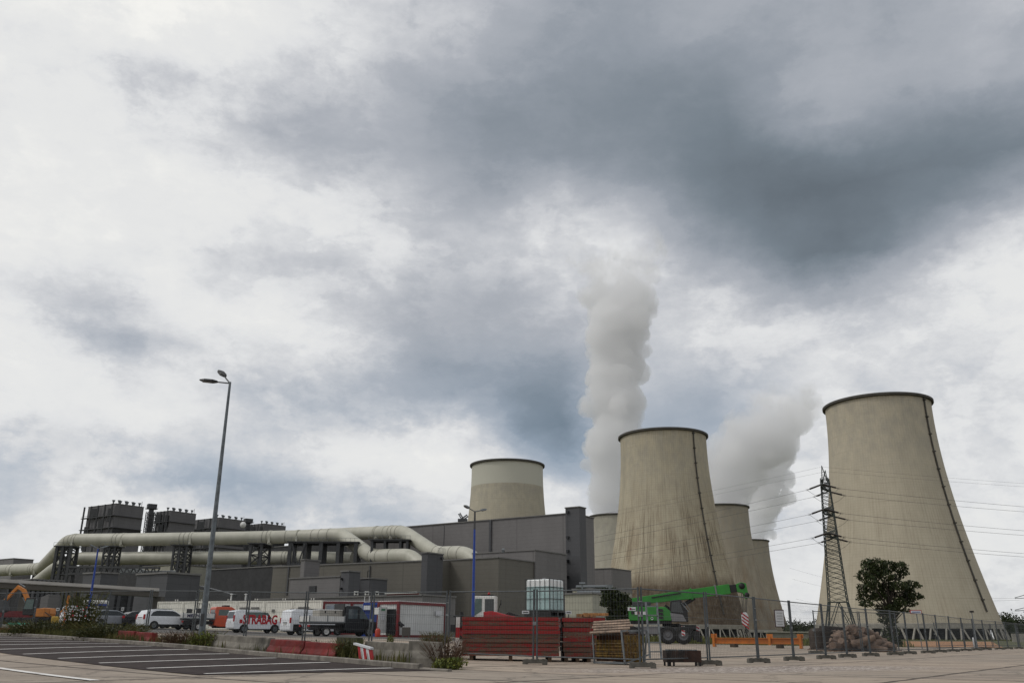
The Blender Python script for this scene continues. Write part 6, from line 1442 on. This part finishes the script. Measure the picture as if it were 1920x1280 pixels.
# black steel trough
q = at(1279, 1240, 26.9); g = gh(q.x, q.y); M_trb = mat('trough_rusty_black', (.022, .014, .011), .8, 0, .5, 6, dirt=(.07, .03, .018), dirt_amt=.7)
tr = thing('steel_trough', 'black steel trough on short legs behind the fence', 'trough', (q.x, q.y, g), R_(2)); mb = MB()
mb.box((0, -.28, .27), (1.0, .03, .32)).box((0, .28, .27), (1.0, .03, .32)).box((-.49, 0, .27), (.03, .53, .32)).box((.49, 0, .27), (.03, .53, .32)).box((0, 0, .13), (.96, .53, .03)); mb.build('body', M_trb, tr)
for x in (-.46, -.3, .46):
    for y in (-.26, .26): MB().box((x, y, .06), (.05, .05, .12)).build('leg', M_black, tr)
mb = MB()
for k in range(8): mb.box((-.4 + k * .11, rnd.uniform(-.15, .15), .43), (.07, .1, .05), rnd.uniform(0, 1))
mb.build('clips', M_galv, tr)
# ================================================================ BARRIERS ON THE VERGE
def kpt(px, off, L0=-6):
    best = None
    for i in range(1200):
        L_ = L0 + i * .05; p = K0 + KD * L_ - PD * off; z = gh(*p); d = Vector((p.x, p.y, z)) - CAM; x = 960 + FPX * d.dot(rt) / d.dot(fw)
        if best is None or abs(x - px) < best[0]: best = (abs(x - px), p)
    return best[1]
M_barr = mat('barrier_concrete', (.19, .175, .15), .95, 0, .3, 2.2, .5, dirt=(.035, .033, .028), dirt_amt=.9)
M_barr_red = mat('barrier_red_paint', (.15, .013, .012), .8, 0, .25, 3, .3, dirt=(.06, .04, .035), dirt_amt=.5)
M_moss = mat('barrier_mossy', (.04, .043, .028), .95, 0, .35, 3, .4)
def barrier(px0, px1, off, h, w, m, label, name='concrete_barrier', off1=None):
    a, b = kpt(px0, off), kpt(px1, off1 if off1 is not None else off); d = (b - a); L_ = d.length
    r = MB(); n = max(1, int(L_ / .5)); prof = [(-w / 2, -.12), (w / 2, -.12), (w / 2, h * .35), (w * .28, h * .62), (w * .24, h), (-w * .24, h), (-w * .28, h * .62), (-w / 2, h * .35)]
    dn = d.normalized(); sd_ = Vector((-dn.y, dn.x)); vs = []; k = len(prof)
    for i in range(n + 1):
        p = a + d * (i / n); z = gh(*p)
        for (s, zz) in prof: q_ = p + sd_ * (s + rnd.uniform(-.006, .006)); vs.append((q_.x, q_.y, z + zz + rnd.uniform(-.008, .008)))
    fs = [tuple(range(k)), tuple(n * k + i for i in range(k))[::-1]] + [(i * k + j, i * k + (j + 1) % k, (i + 1) * k + (j + 1) % k, (i + 1) * k + j) for i in range(n) for j in range(k)]
    r.add(vs, fs); o = r.build(name, m, None, bevel=.02); tag(o, label, 'barrier', 'concrete barriers on the verge'); return o
barrier(-30, 46, 1.3, .35, .5, M_barr_red, 'dull red barrier segment at the far left end of the verge')
barrier(224, 254, .9, .42, .45, M_barr_red, 'left of two short red barrier segments in the grass below the suv'); barrier(257, 288, .9, .40, .45, M_barr_red, 'right of two short red barrier segments in the grass below the suv')
barrier(398, 508, .9, .48, .5, M_barr, 'grey stained barrier segment right of the tall lamp post')
barrier(511, 575, .75, .46, .5, M_barr_red, 'left half of the long dark red barrier on the verge'); barrier(577, 640, .75, .44, .5, M_barr_red, 'right half of the long dark red barrier on the verge')
barrier(634, 672, 1.4, .6, .45, M_moss, 'dark mossy barrier segment behind the long red one')
barrier(688, 772, 1.7, .52, .5, M_barr, 'grey barrier segment running behind the last kerb stones')
barrier(768, 826, 1.05, .60, .55, M_barr, 'weathered grey concrete block at the right end of the barriers', off1=1.5)
a, b = kpt(664, .55), kpt(696, .5); g = gh(*a); bd = thing('traffic_barrier_board', 'red and white striped board leaning on the verge', 'barrier board', (a.x, a.y, g), math.atan2(b.y - a.y, b.x - a.x)); Lb2 = (b - a).length
MB().prism([(0, .44), (Lb2, .33), (Lb2, .38), (0, .49)], -.05, .05).build('top_rail', M_signw, bd)
x_ = Lb2 * .2
for k in range(5):
    w_ = Lb2 * .16; MB().prism([(x_ + w_ * .9, .04), (x_ + w_ * 1.9, .04), (x_ + w_, .44 - .11 * x_ / Lb2 - .03), (x_, .44 - .11 * x_ / Lb2)], -.02, .02).build('stripe', (M_red, M_signw)[k % 2], bd); x_ += w_
# ================================================================ STUMP HEAP
M_wood = mat('root_wood', (.17, .115, .085), .95, 0, .4, 2.2, .6, dirt=(.05, .032, .022), dirt_amt=.8); M_wood2 = mat('split_wood', (.20, .14, .105), .95, 0, .3, 3, .5, dirt=(.08, .05, .03), dirt_amt=.7)
def stump(x, y, z, r_, k, label):
    bm = bmesh.new(); bmesh.ops.create_icosphere(bm, subdivisions=3, radius=1)
    off = Vector((k * 3.1, k * 1.7, k)); sx, sy, sz = rnd.uniform(1.0, 1.9), rnd.uniform(.8, 1.2), rnd.uniform(.55, .85)
    for v in bm.verts:
        n = mnoise.noise(v.co * 1.5 + off) * .5 + mnoise.noise(v.co * 4 + off) * .22; v.co = v.co * (1 + n); v.co = Vector((v.co.x * sx, v.co.y * sy, v.co.z * sz)) * r_
    me = bpy.data.meshes.new('tree_stump'); bm.to_mesh(me); bm.free(); me.materials.append(M_wood if k % 3 else M_wood2)
    for p in me.polygons: p.use_smooth = False
    o = bpy.data.objects.new('tree_stump', me); C.objects.link(o); o.location = (x, y, z); o.rotation_euler = (rnd.uniform(-.4, .4), rnd.uniform(-.4, .4), rnd.uniform(0, 3))
    for j in range(rnd.randint(1, 3)):
        a = rnd.uniform(0, 6.28); e_ = Vector((math.cos(a) * 1.7, math.sin(a) * 1.2, rnd.uniform(-.2, .9))) * r_; mid = e_ * .5 + Vector((0, 0, .15)); MB().tube([(0, 0, 0), mid, e_], [r_ * .32, r_ * .18, r_ * .04], 7).build('root', M_wood, o)
    tag(o, label, 'tree stump', 'grubbed stumps on the heap'); return o
hp = [(1562, 1212, .32, 0), (1577, 1200, .36, 1), (1592, 1187, .42, 1), (1600, 1205, .45, 0), (1612, 1186, .42, 2), (1628, 1190, .40, 1), (1620, 1204, .50, 0), (1640, 1205, .42, 0), (1652, 1211, .34, 0), (1586, 1213, .36, 0), (1665, 1216, .24, 0), (1606, 1213, .36, 0), (1632, 1214, .33, 0), (1600, 1178, .33, 3), (1574, 1190, .3, 2), (1645, 1197, .3, 1)]
for k, (px, py, r_, lv2) in enumerate(hp):
    q = at(px, py, 55 - lv2 * .1 + (k % 3) * .5); stump(q.x, q.y, max(q.z, gh(q.x, q.y) + r_ * .4), r_, k + 1, 'gnarled brown root stump thrown onto the heap below the pylon')
for k in range(22):
    px = rnd.uniform(1568, 1662); py = rnd.uniform(1186, 1213) if px < 1640 else rnd.uniform(1200, 1214); q = at(px, py, 53.6 + rnd.uniform(-.4, .8)); L_ = rnd.uniform(.7, 1.6); r_ = rnd.uniform(.1, .22); bm_ = MB()
    bm_.tube([(-L_ / 2, 0, 0), (-L_ * .2, rnd.uniform(-.06, .06), rnd.uniform(-.05, .05)), (L_ * .2, rnd.uniform(-.06, .06), rnd.uniform(-.05, .05)), (L_ / 2, 0, 0)], [r_, r_ * .9, r_ * .95, r_ * .8], 9)
    o = bm_.build('cut_log', M_wood2 if k % 2 else M_wood, None); o.location = (q.x, q.y, max(q.z, gh(q.x, q.y) + r_)); o.rotation_euler = (0, rnd.uniform(-.5, .5), rnd.uniform(-.9, .9)); tag(o, 'short cut log tossed among the stumps on the heap', 'log', 'cut logs on the stump heap')
q = at(1578, 1180, 57); o = MB().box((0, 0, 0), (2.6, .7, .3), .1).build('timber_beam', mat('timber_black', (.03, .022, .018), .9, 0, .3, 3), None, bevel=.04); o.location = q; o.rotation_euler = (0, R_(4), 0); tag(o, 'dark squared timber lying across the top of the stump heap', 'timber')
q = at(1572, 1198, 57.5); o = MB().box((0, 0, 0), (2.8, 1.6, 1.4)).build('earth_heap', mat('dark_earth', (.045, .032, .024), .95, 0, .4, 2, .6), None, bevel=.3, seg=4); o.location = (q.x, q.y + .8, gh(q.x, q.y) + .62); tag(o, 'dark earth heaped under the black timber left of the stumps', 'heap')
spots = []
for i in range(1200):
    px = rnd.uniform(1545, 1672); q = on(px, 1217 + rnd.uniform(-2, 3)); spots.append((q.x + rnd.uniform(-.3, .3), q.y + rnd.uniform(-2, 3), gh(q.x, q.y)))
mb = MB()
for (x, y, z) in spots: mb.box((x, y, gh(x, y) + .02), (rnd.uniform(.04, .25), rnd.uniform(.03, .1), rnd.uniform(.02, .08)), rnd.uniform(0, 3))
o = mb.build('wood_debris', M_wood2); tag(o, 'splintered wood and bark scattered round the stump heap', 'debris', kind='stuff')
# ================================================================ TREES AND BUSHES
def leaf_mat(name, cols, rough=.55):
    m = bpy.data.materials.new(name); m.use_nodes = True; t = NT(m.node_tree); b = m.node_tree.nodes['Principled BSDF']; gi = t.node('ShaderNodeNewGeometry')
    c = t.ramp(gi.outputs['Random Per Island'], [(i / (len(cols) - 1), x) for i, x in enumerate(cols)]); n = t.noise(gi.outputs['Position'], .9, 3); c = t.mix(t.mapr(n, .35, .65, 0, .5), c, tuple(v * .55 for v in cols[0])); t.link(c, b.inputs['Base Color'])
    b.inputs['Roughness'].default_value = rough; b.inputs['Specular IOR Level'].default_value = .25; b.inputs['Transmission Weight'].default_value = 0; return m
M_leaf = leaf_mat('maple_leaves', [(.014, .023, .006), (.027, .041, .010), (.055, .068, .018)]); M_bark = mat('bark', (.045, .036, .028), .95, 0, .4, 5, .5)
def leaves(mb, c, rx, ry, rz_, n, s, shell=.6):
    for i in range(n):
        while True:
            v = Vector((rnd.uniform(-1, 1), rnd.uniform(-1, 1), rnd.uniform(-1, 1)))
            if .1 < v.length <= 1: break
        v = v.normalized() * (v.length ** shell) * (1.0 + (abs(rnd.gauss(0, .15)) if rnd.random() < .2 else 0)); p = Vector(c) + Vector((v.x * rx, v.y * ry, v.z * rz_)) * (1 + .32 * mnoise.noise(Vector(c) + v * 2.2) + .25 * mnoise.noise(Vector(c) + v * 6))
        nrm = (Vector((rnd.gauss(0, .7), rnd.gauss(0, .7), rnd.gauss(.5, .5)))).normalized(); t1 = nrm.cross(Vector((rnd.uniform(-1, 1), rnd.uniform(-1, 1), .1))).normalized(); t2 = nrm.cross(t1); k = s * rnd.uniform(.6, 1.35)
        mb.add([p - t1 * k - t2 * k * .2, p - t2 * k * .6, p + t1 * k * 1.1, p + t2 * k * .7 + nrm * k * .2, p - t1 * k * .3 + t2 * k], [(0, 1, 2, 3, 4)])
def tree(label, clumps, trunk_px, base_py, Y, leaf, nleaf, size, m_leaf, name='maple_tree', dthick=.75, tr_=.16):
    b = at(trunk_px, base_py, Y); g = gh(b.x, b.y); root = thing(name, label, 'tree', (b.x, b.y, g)); o0 = Vector((b.x, b.y, g)); mb = MB(); S_ = Y / 1722; cen = []
    area = sum(c[2] * c[3] for c in clumps)
    for (px, py, rx, ry) in clumps:
        yo = rnd.uniform(-1, 1) * (1.0 if len(clumps) > 5 else .4); c = at(px, py, Y + yo) - o0; cen.append((c, rx * S_))
        leaves(mb, c, rx * S_, min(rx * S_ * dthick, 1.7), ry * S_, int(nleaf * rx * ry / area), size)
    mb.build('crown', m_leaf, root)
    tb_ = MB(); zt = max(c.z for c, _ in cen) * .75; tb_.tube([(0, 0, -.1), (.03, 0, zt * .2), (0, .04, zt * .45), (.05, 0, zt)], [tr_, tr_ * .8, tr_ * .62, tr_ * .2], 9); tb_.build('trunk', M_bark, root)
    for (c, r_) in cen:
        z0 = max(.35 * zt * .6, min(zt * .85, c.z * .55)); MB().tube([(0.02, .02, z0), Vector((c.x * .45, c.y * .45, z0 + (c.z - z0) * .55)), c], [tr_ * .38, tr_ * .25, tr_ * .08], 6).build('limb', M_bark, root)
    return root
def cvt(lst, x0=1620, y0=1020, s=4.923): return [(x0 + a / s, y0 + b_ / s, c / s * 1.02, d / s * 1.1) for a, b_, c, d in lst]
mc = cvt([(110, 185, 95, 52), (30, 190, 60, 45), (230, 200, 80, 50), (330, 215, 75, 48), (365, 262, 55, 26), (-10, 290, 60, 50), (90, 280, 85, 50), (200, 290, 80, 45), (300, 300, 60, 30), (430, 362, 80, 28), (480, 385, 50, 20), (330, 380, 80, 36), (220, 390, 90, 40), (90, 400, 100, 48), (-20, 420, 50, 48),
         (20, 500, 80, 48), (130, 480, 80, 36), (330, 460, 70, 28), (470, 475, 72, 30), (520, 490, 32, 18), (430, 545, 62, 26), (20, 548, 70, 26), (250, 520, 40, 26), (170, 580, 70, 30), (260, 580, 70, 24), (380, 608, 48, 16), (200, 640, 75, 36), (180, 700, 50, 22), (250, 720, 60, 34), (255, 800, 75, 45), (240, 870, 80, 40), (300, 905, 60, 30), (395, 425, 55, 40), (440, 450, 40, 50), (330, 530, 60, 40), (390, 500, 50, 35), (140, 240, 90, 60), (280, 600, 60, 40), (60, 350, 60, 50), (200, 440, 90, 60)])
maple = tree('dark green maple with an uneven spreading crown before the largest tower', mc, 1676, 1205, 68, None, 10500, .078, M_leaf)
mc2 = [(1136, 1108, 9, 6), (1150, 1107, 9, 5), (1142, 1120, 14, 9), (1158, 1117, 13, 9), (1172, 1118, 9, 6), (1134, 1130, 9, 7), (1150, 1132, 12, 8), (1165, 1130, 8, 6), (1181, 1127, 8, 6), (1176, 1138, 8, 7), (1150, 1146, 12, 8), (1164, 1146, 12, 9), (1146, 1157, 10, 7), (1160, 1158, 13, 8), (1176, 1152, 10, 9), (1170, 1163, 12, 6)]
tree('small dark tree between the pale hall and the green crane', mc2, 1162, 1200, 82, None, 4800, .10, M_leaf, tr_=.13)
def bush(label, px, off, w, h, n, s, m, name='bush', n2=0, m2=None, at_pt=None):
    p = at_pt if at_pt is not None else kpt(px, off); g = gh(*p[:2]); r = thing(name, label, 'bush', (p[0], p[1], g)); mb = MB()
    for i in range(n):
        a = rnd.uniform(0, 6.28); rr = math.sqrt(rnd.random()) * w * .45; l = rnd.uniform(.4, 1) * h; x, y = math.cos(a) * rr * .4, math.sin(a) * rr * .4; ex, ey = math.cos(a) * rr * 1.6, math.sin(a) * rr * 1.6
        mb.beam((x, y, -.03), (ex * .6 + x * .4, ey * .6 + y * .4, l * .6), s); mb.beam((ex * .6 + x * .4, ey * .6 + y * .4, l * .6), (ex + rnd.uniform(-.06, .06), ey + rnd.uniform(-.06, .06), l), s * .7)
    mb.build('stems', m, r)
    if n2:
        mb = MB(); leaves(mb, (0, 0, h * .42), w * .5, w * .5, h * .45, n2, .035, .6); mb.build('foliage', m2, r)
    return r
M_dry = veg_mat('dry_stems', [(.06, .035, .025), (.10, .06, .04), (.07, .055, .03)]); M_wl = leaf_mat('weed_leaves', [(.02, .028, .008), (.045, .055, .015), (.09, .09, .03)]); M_wl2 = leaf_mat('weed_leaves_bright', [(.05, .07, .012), (.11, .14, .02), (.2, .2, .03)])
bush('dry reddish brown bush at the right end of the concrete barriers', 838, 1.5, 1.05, .8, 260, .006, M_dry, 'dry_bush', 160, leaf_mat('dry_leaves', [(.05, .028, .02), (.09, .05, .035), (.07, .06, .03)]))
bush('low green weed with yellow flower heads at the foot of the dry bush', 842, .85, .75, .3, 120, .006, M_weed, 'weed', 420, M_wl2)
bush('grassy green clump in front of the nearest red-framed cabin', 0, 0, 1.4, .8, 260, .012, M_weed, 'bush', 500, M_wl, at_pt=on(818, 1212))
bush('tall green clump beside the striped board', 652, .8, .7, .62, 260, .008, M_weed, 'weed', 200, M_wl)
bush('thin yellow-green weed stalk before the cabin door', 0, 0, .3, .75, 40, .006, M_weed, 'weed', 220, M_wl2, at_pt=on(731, 1218))
bush('reddish weed clump left of the tall lamp post foot', 345, .8, 1.5, .55, 380, .008, M_dry, 'weed', 500, leaf_mat('red_weed_leaves', [(.07, .03, .02), (.10, .06, .025), (.05, .055, .02)]))
bush('green weed clump at the foot of the tall lamp post', 385, .7, 1.0, .6, 260, .008, M_weed, 'weed', 700, M_wl2)
bush('dark round weed bush left of the short red barriers', 200, 1.0, 2.4, .72, 460, .012, M_weed, 'bush', 2400, M_wl)
bush('dark round weed bush near the left end of the verge', 80, 1.1, 2.8, .75, 460, .012, M_weed, 'bush', 2400, M_wl)
bush('weed clump growing before the long red barrier', 595, 1.2, 1.0, .5, 200, .007, M_dry, 'weed', 260, M_wl)
fb = bush('tall wild bush dotted with white and pink flowers by the left fence', 148, 1.8, 1.45, 2.0, 200, .014, M_weed, 'flowering_bush', 2600, M_wl)
mb = MB()
for i in range(90):
    a = rnd.uniform(0, 6.28); p = Vector((math.cos(a) * rnd.uniform(.2, .85), -abs(math.sin(a)) * .8 - .1, rnd.uniform(.7, 1.3))); mb.box(p, (.04, .04, .035), rnd.uniform(0, 1))
mb.build('blossoms', M_signw, fb)
mb = MB()
for i in range(14):
    a = rnd.uniform(0, 6.28); p = Vector((math.cos(a) * rnd.uniform(.2, .85), -abs(math.sin(a)) * .8 - .12, rnd.uniform(.7, 1.3))); mb.box(p, (.045, .045, .04), rnd.uniform(0, 1))
mb.build('red_blossoms', mat('blossom_red', (.4, .03, .04), .6), fb)
# far woods
def wood(name, pts, label, n, s, m):
    mb = MB()
    for (px, py, Y, rx, rz_) in pts:
        c = at(px, py, Y); leaves(mb, c, rx, rx, rz_, n, s, .5); mb.lathe([(rx * .5, -c.z), (rx * .8, -rz_ * .4), (rx * .6, rz_ * .3), (0, rz_ * .6)], c, n=12)
    o = mb.build(name, m); tag(o, label, 'wood', kind='stuff'); return o
wood('distant_wood', [(1480 + i * 9, 1180 - 3 * math.sin(i * 1.3) + (i % 3), 620 + (i % 2) * 12, 4.2, 5.5) for i in range(8)], 'dark line of distant trees between the receding towers and the pylon', 420, .5, M_leaf)
wood('distant_wood', [(1878 + i * 9, 1174 - 5 * math.sin(i * 1.1), 560 + (i % 2) * 10, 4.5, 7) for i in range(9)], 'dark distant trees at the right picture edge', 420, .5, M_leaf)
wd = MB().box((0, 0, 1.2), (26, 2, 2.4)).box((0, -.9, 2.55), (27, 3.6, .35)).build('low_shed', M_beige); q = at(1512, 1190, 300); wd.location = (q.x, 300, 0); tag(wd, 'long low pale shed before the distant trees', 'shed')
w2 = MB().box((0, 0, 1.1), (34, .4, 2.2)).build('boundary_wall', M_leg); q = at(2010, 1195, 260); w2.location = (q.x, 260, 0); tag(w2, 'pale low concrete wall running off at the right picture edge', 'wall')
# ================================================================ STEAM
def plume(name, pts, Y, label, dens, seed, fade, col=(.972, .974, .98)):
    """pts: (px, py, radius in px) down the column; billows gathered round it"""
    rr = random.Random(seed); S_ = Y / 1722; bm = bmesh.new()
    for i in range(len(pts) - 1):
        (xa, ya, ra), (xb, yb, rb) = pts[i], pts[i + 1]; n = max(2, int(math.hypot(xb - xa, yb - ya) / (max(ra, rb) * .42)))
        for k in range(n):
            f = k / n; px, py, r_ = xa + (xb - xa) * f, ya + (yb - ya) * f, ra + (rb - ra) * f
            jt = min(1, max(0, (pts[0][1] - py - 40) / 120)); px += rr.uniform(-.22, .22) * r_ * jt; r_ *= 1 + rr.uniform(-.16, .12) * jt; c = at(px, py, Y + rr.uniform(-.2, .2) * r_ * S_ * jt)
            bmesh.ops.create_icosphere(bm, subdivisions=3, radius=r_ * S_ * .86, matrix=Matrix.Translation(c))
            for j in range(10):
                a = rr.uniform(0, 6.283); q_ = rr.uniform(.45, .95); r2_ = r_ * S_ * rr.uniform(.16, .42)
                if py > 930 and name: q_ *= .8
                p = c + Vector((math.cos(a) * r_ * S_ * q_, math.sin(a) * r_ * S_ * q_, rr.uniform(-.5, .5) * r_ * S_)); bmesh.ops.create_icosphere(bm, subdivisions=2, radius=r2_, matrix=Matrix.Translation(p))
    me = bpy.data.meshes.new(name); bm.to_mesh(me); bm.free(); o = bpy.data.objects.new(name, me); C.objects.link(o)
    rm = o.modifiers.new('remesh', 'REMESH'); rm.mode = 'VOXEL'; rm.voxel_size = 1.5 * Y / 850
    for k, (sc_2, st_) in enumerate(((22, 11), (9, 6), (3.4, 3.6))):
        tx = bpy.data.textures.new(name + '_tex', 'CLOUDS'); tx.noise_scale = sc_2 * Y / 850; tx.noise_depth = 3; tx.noise_basis = 'BLENDER_ORIGINAL'
        dm = o.modifiers.new('displace', 'DISPLACE'); dm.texture = tx; dm.strength = st_ * Y / 850; dm.mid_level = .5; dm.texture_coords = 'GLOBAL'
    m = bpy.data.materials.new(name + '_volume'); m.use_nodes = True; t = NT(m.node_tree); t.n.clear()
    pos = t.node('ShaderNodeNewGeometry').outputs['Position']; sp = t.node('ShaderNodeSeparateXYZ'); t.link(pos, sp.inputs[0])
    z0_, z1_ = at(pts[-1][0], fade[0], Y).z, at(pts[-1][0], fade[1], Y).z
    n = t.noise(t.scalev(pos, (1 / 26, 1 / 26, 1 / 34)), 850 / Y, 4, .62)
    thin = t.mapr(sp.outputs[2], z0_, z1_, -.2, .72)          # thins out into wisps towards the top
    dn_ = t.math('MULTIPLY', t.math('SUBTRACT', n, thin), 3.2, clamp=True)
    v = t.node('ShaderNodeVolumePrincipled'); v.inputs['Color'].default_value = (*col, 1); v.inputs['Anisotropy'].default_value = .2
    t.link(t.math('MULTIPLY', dn_, dens), v.inputs['Density'])
    ou = t.node('ShaderNodeOutputMaterial'); t.link(v.outputs[0], ou.inputs['Volume']); me.materials.append(m)
    m.cycles.volume_sampling = 'DISTANCE'
    tag(o, label, 'steam plume', kind='stuff'); return o
plume('steam_plume', [(1150, 985, 40), (1150, 930, 54), (1150, 880, 60), (1150, 830, 62), (1148, 780, 66), (1148, 730, 63), (1152, 680, 60), (1155, 630, 64), (1163, 580, 72), (1164, 530, 84), (1152, 480, 96), (1125, 430, 104), (1090, 385, 90), (1060, 355, 60)], 874, 'tall white steam column rising from the pale tower behind the hall', .07, 3, (720, 420))
plume('steam_plume', [(1352, 962, 46), (1362, 915, 60), (1385, 865, 66), (1420, 815, 74), (1445, 760, 76), (1465, 710, 66)], 806, 'grey steam drifting up between the streaked tower and the largest tower', .065, 5, (900, 700))
plume('steam_plume', [(1408, 1022, 28), (1418, 985, 34), (1430, 940, 46), (1438, 895, 54), (1448, 850, 54), (1455, 800, 44)], 1100, 'lower billowing steam rising from the smallest far tower', .07, 9, (920, 770))
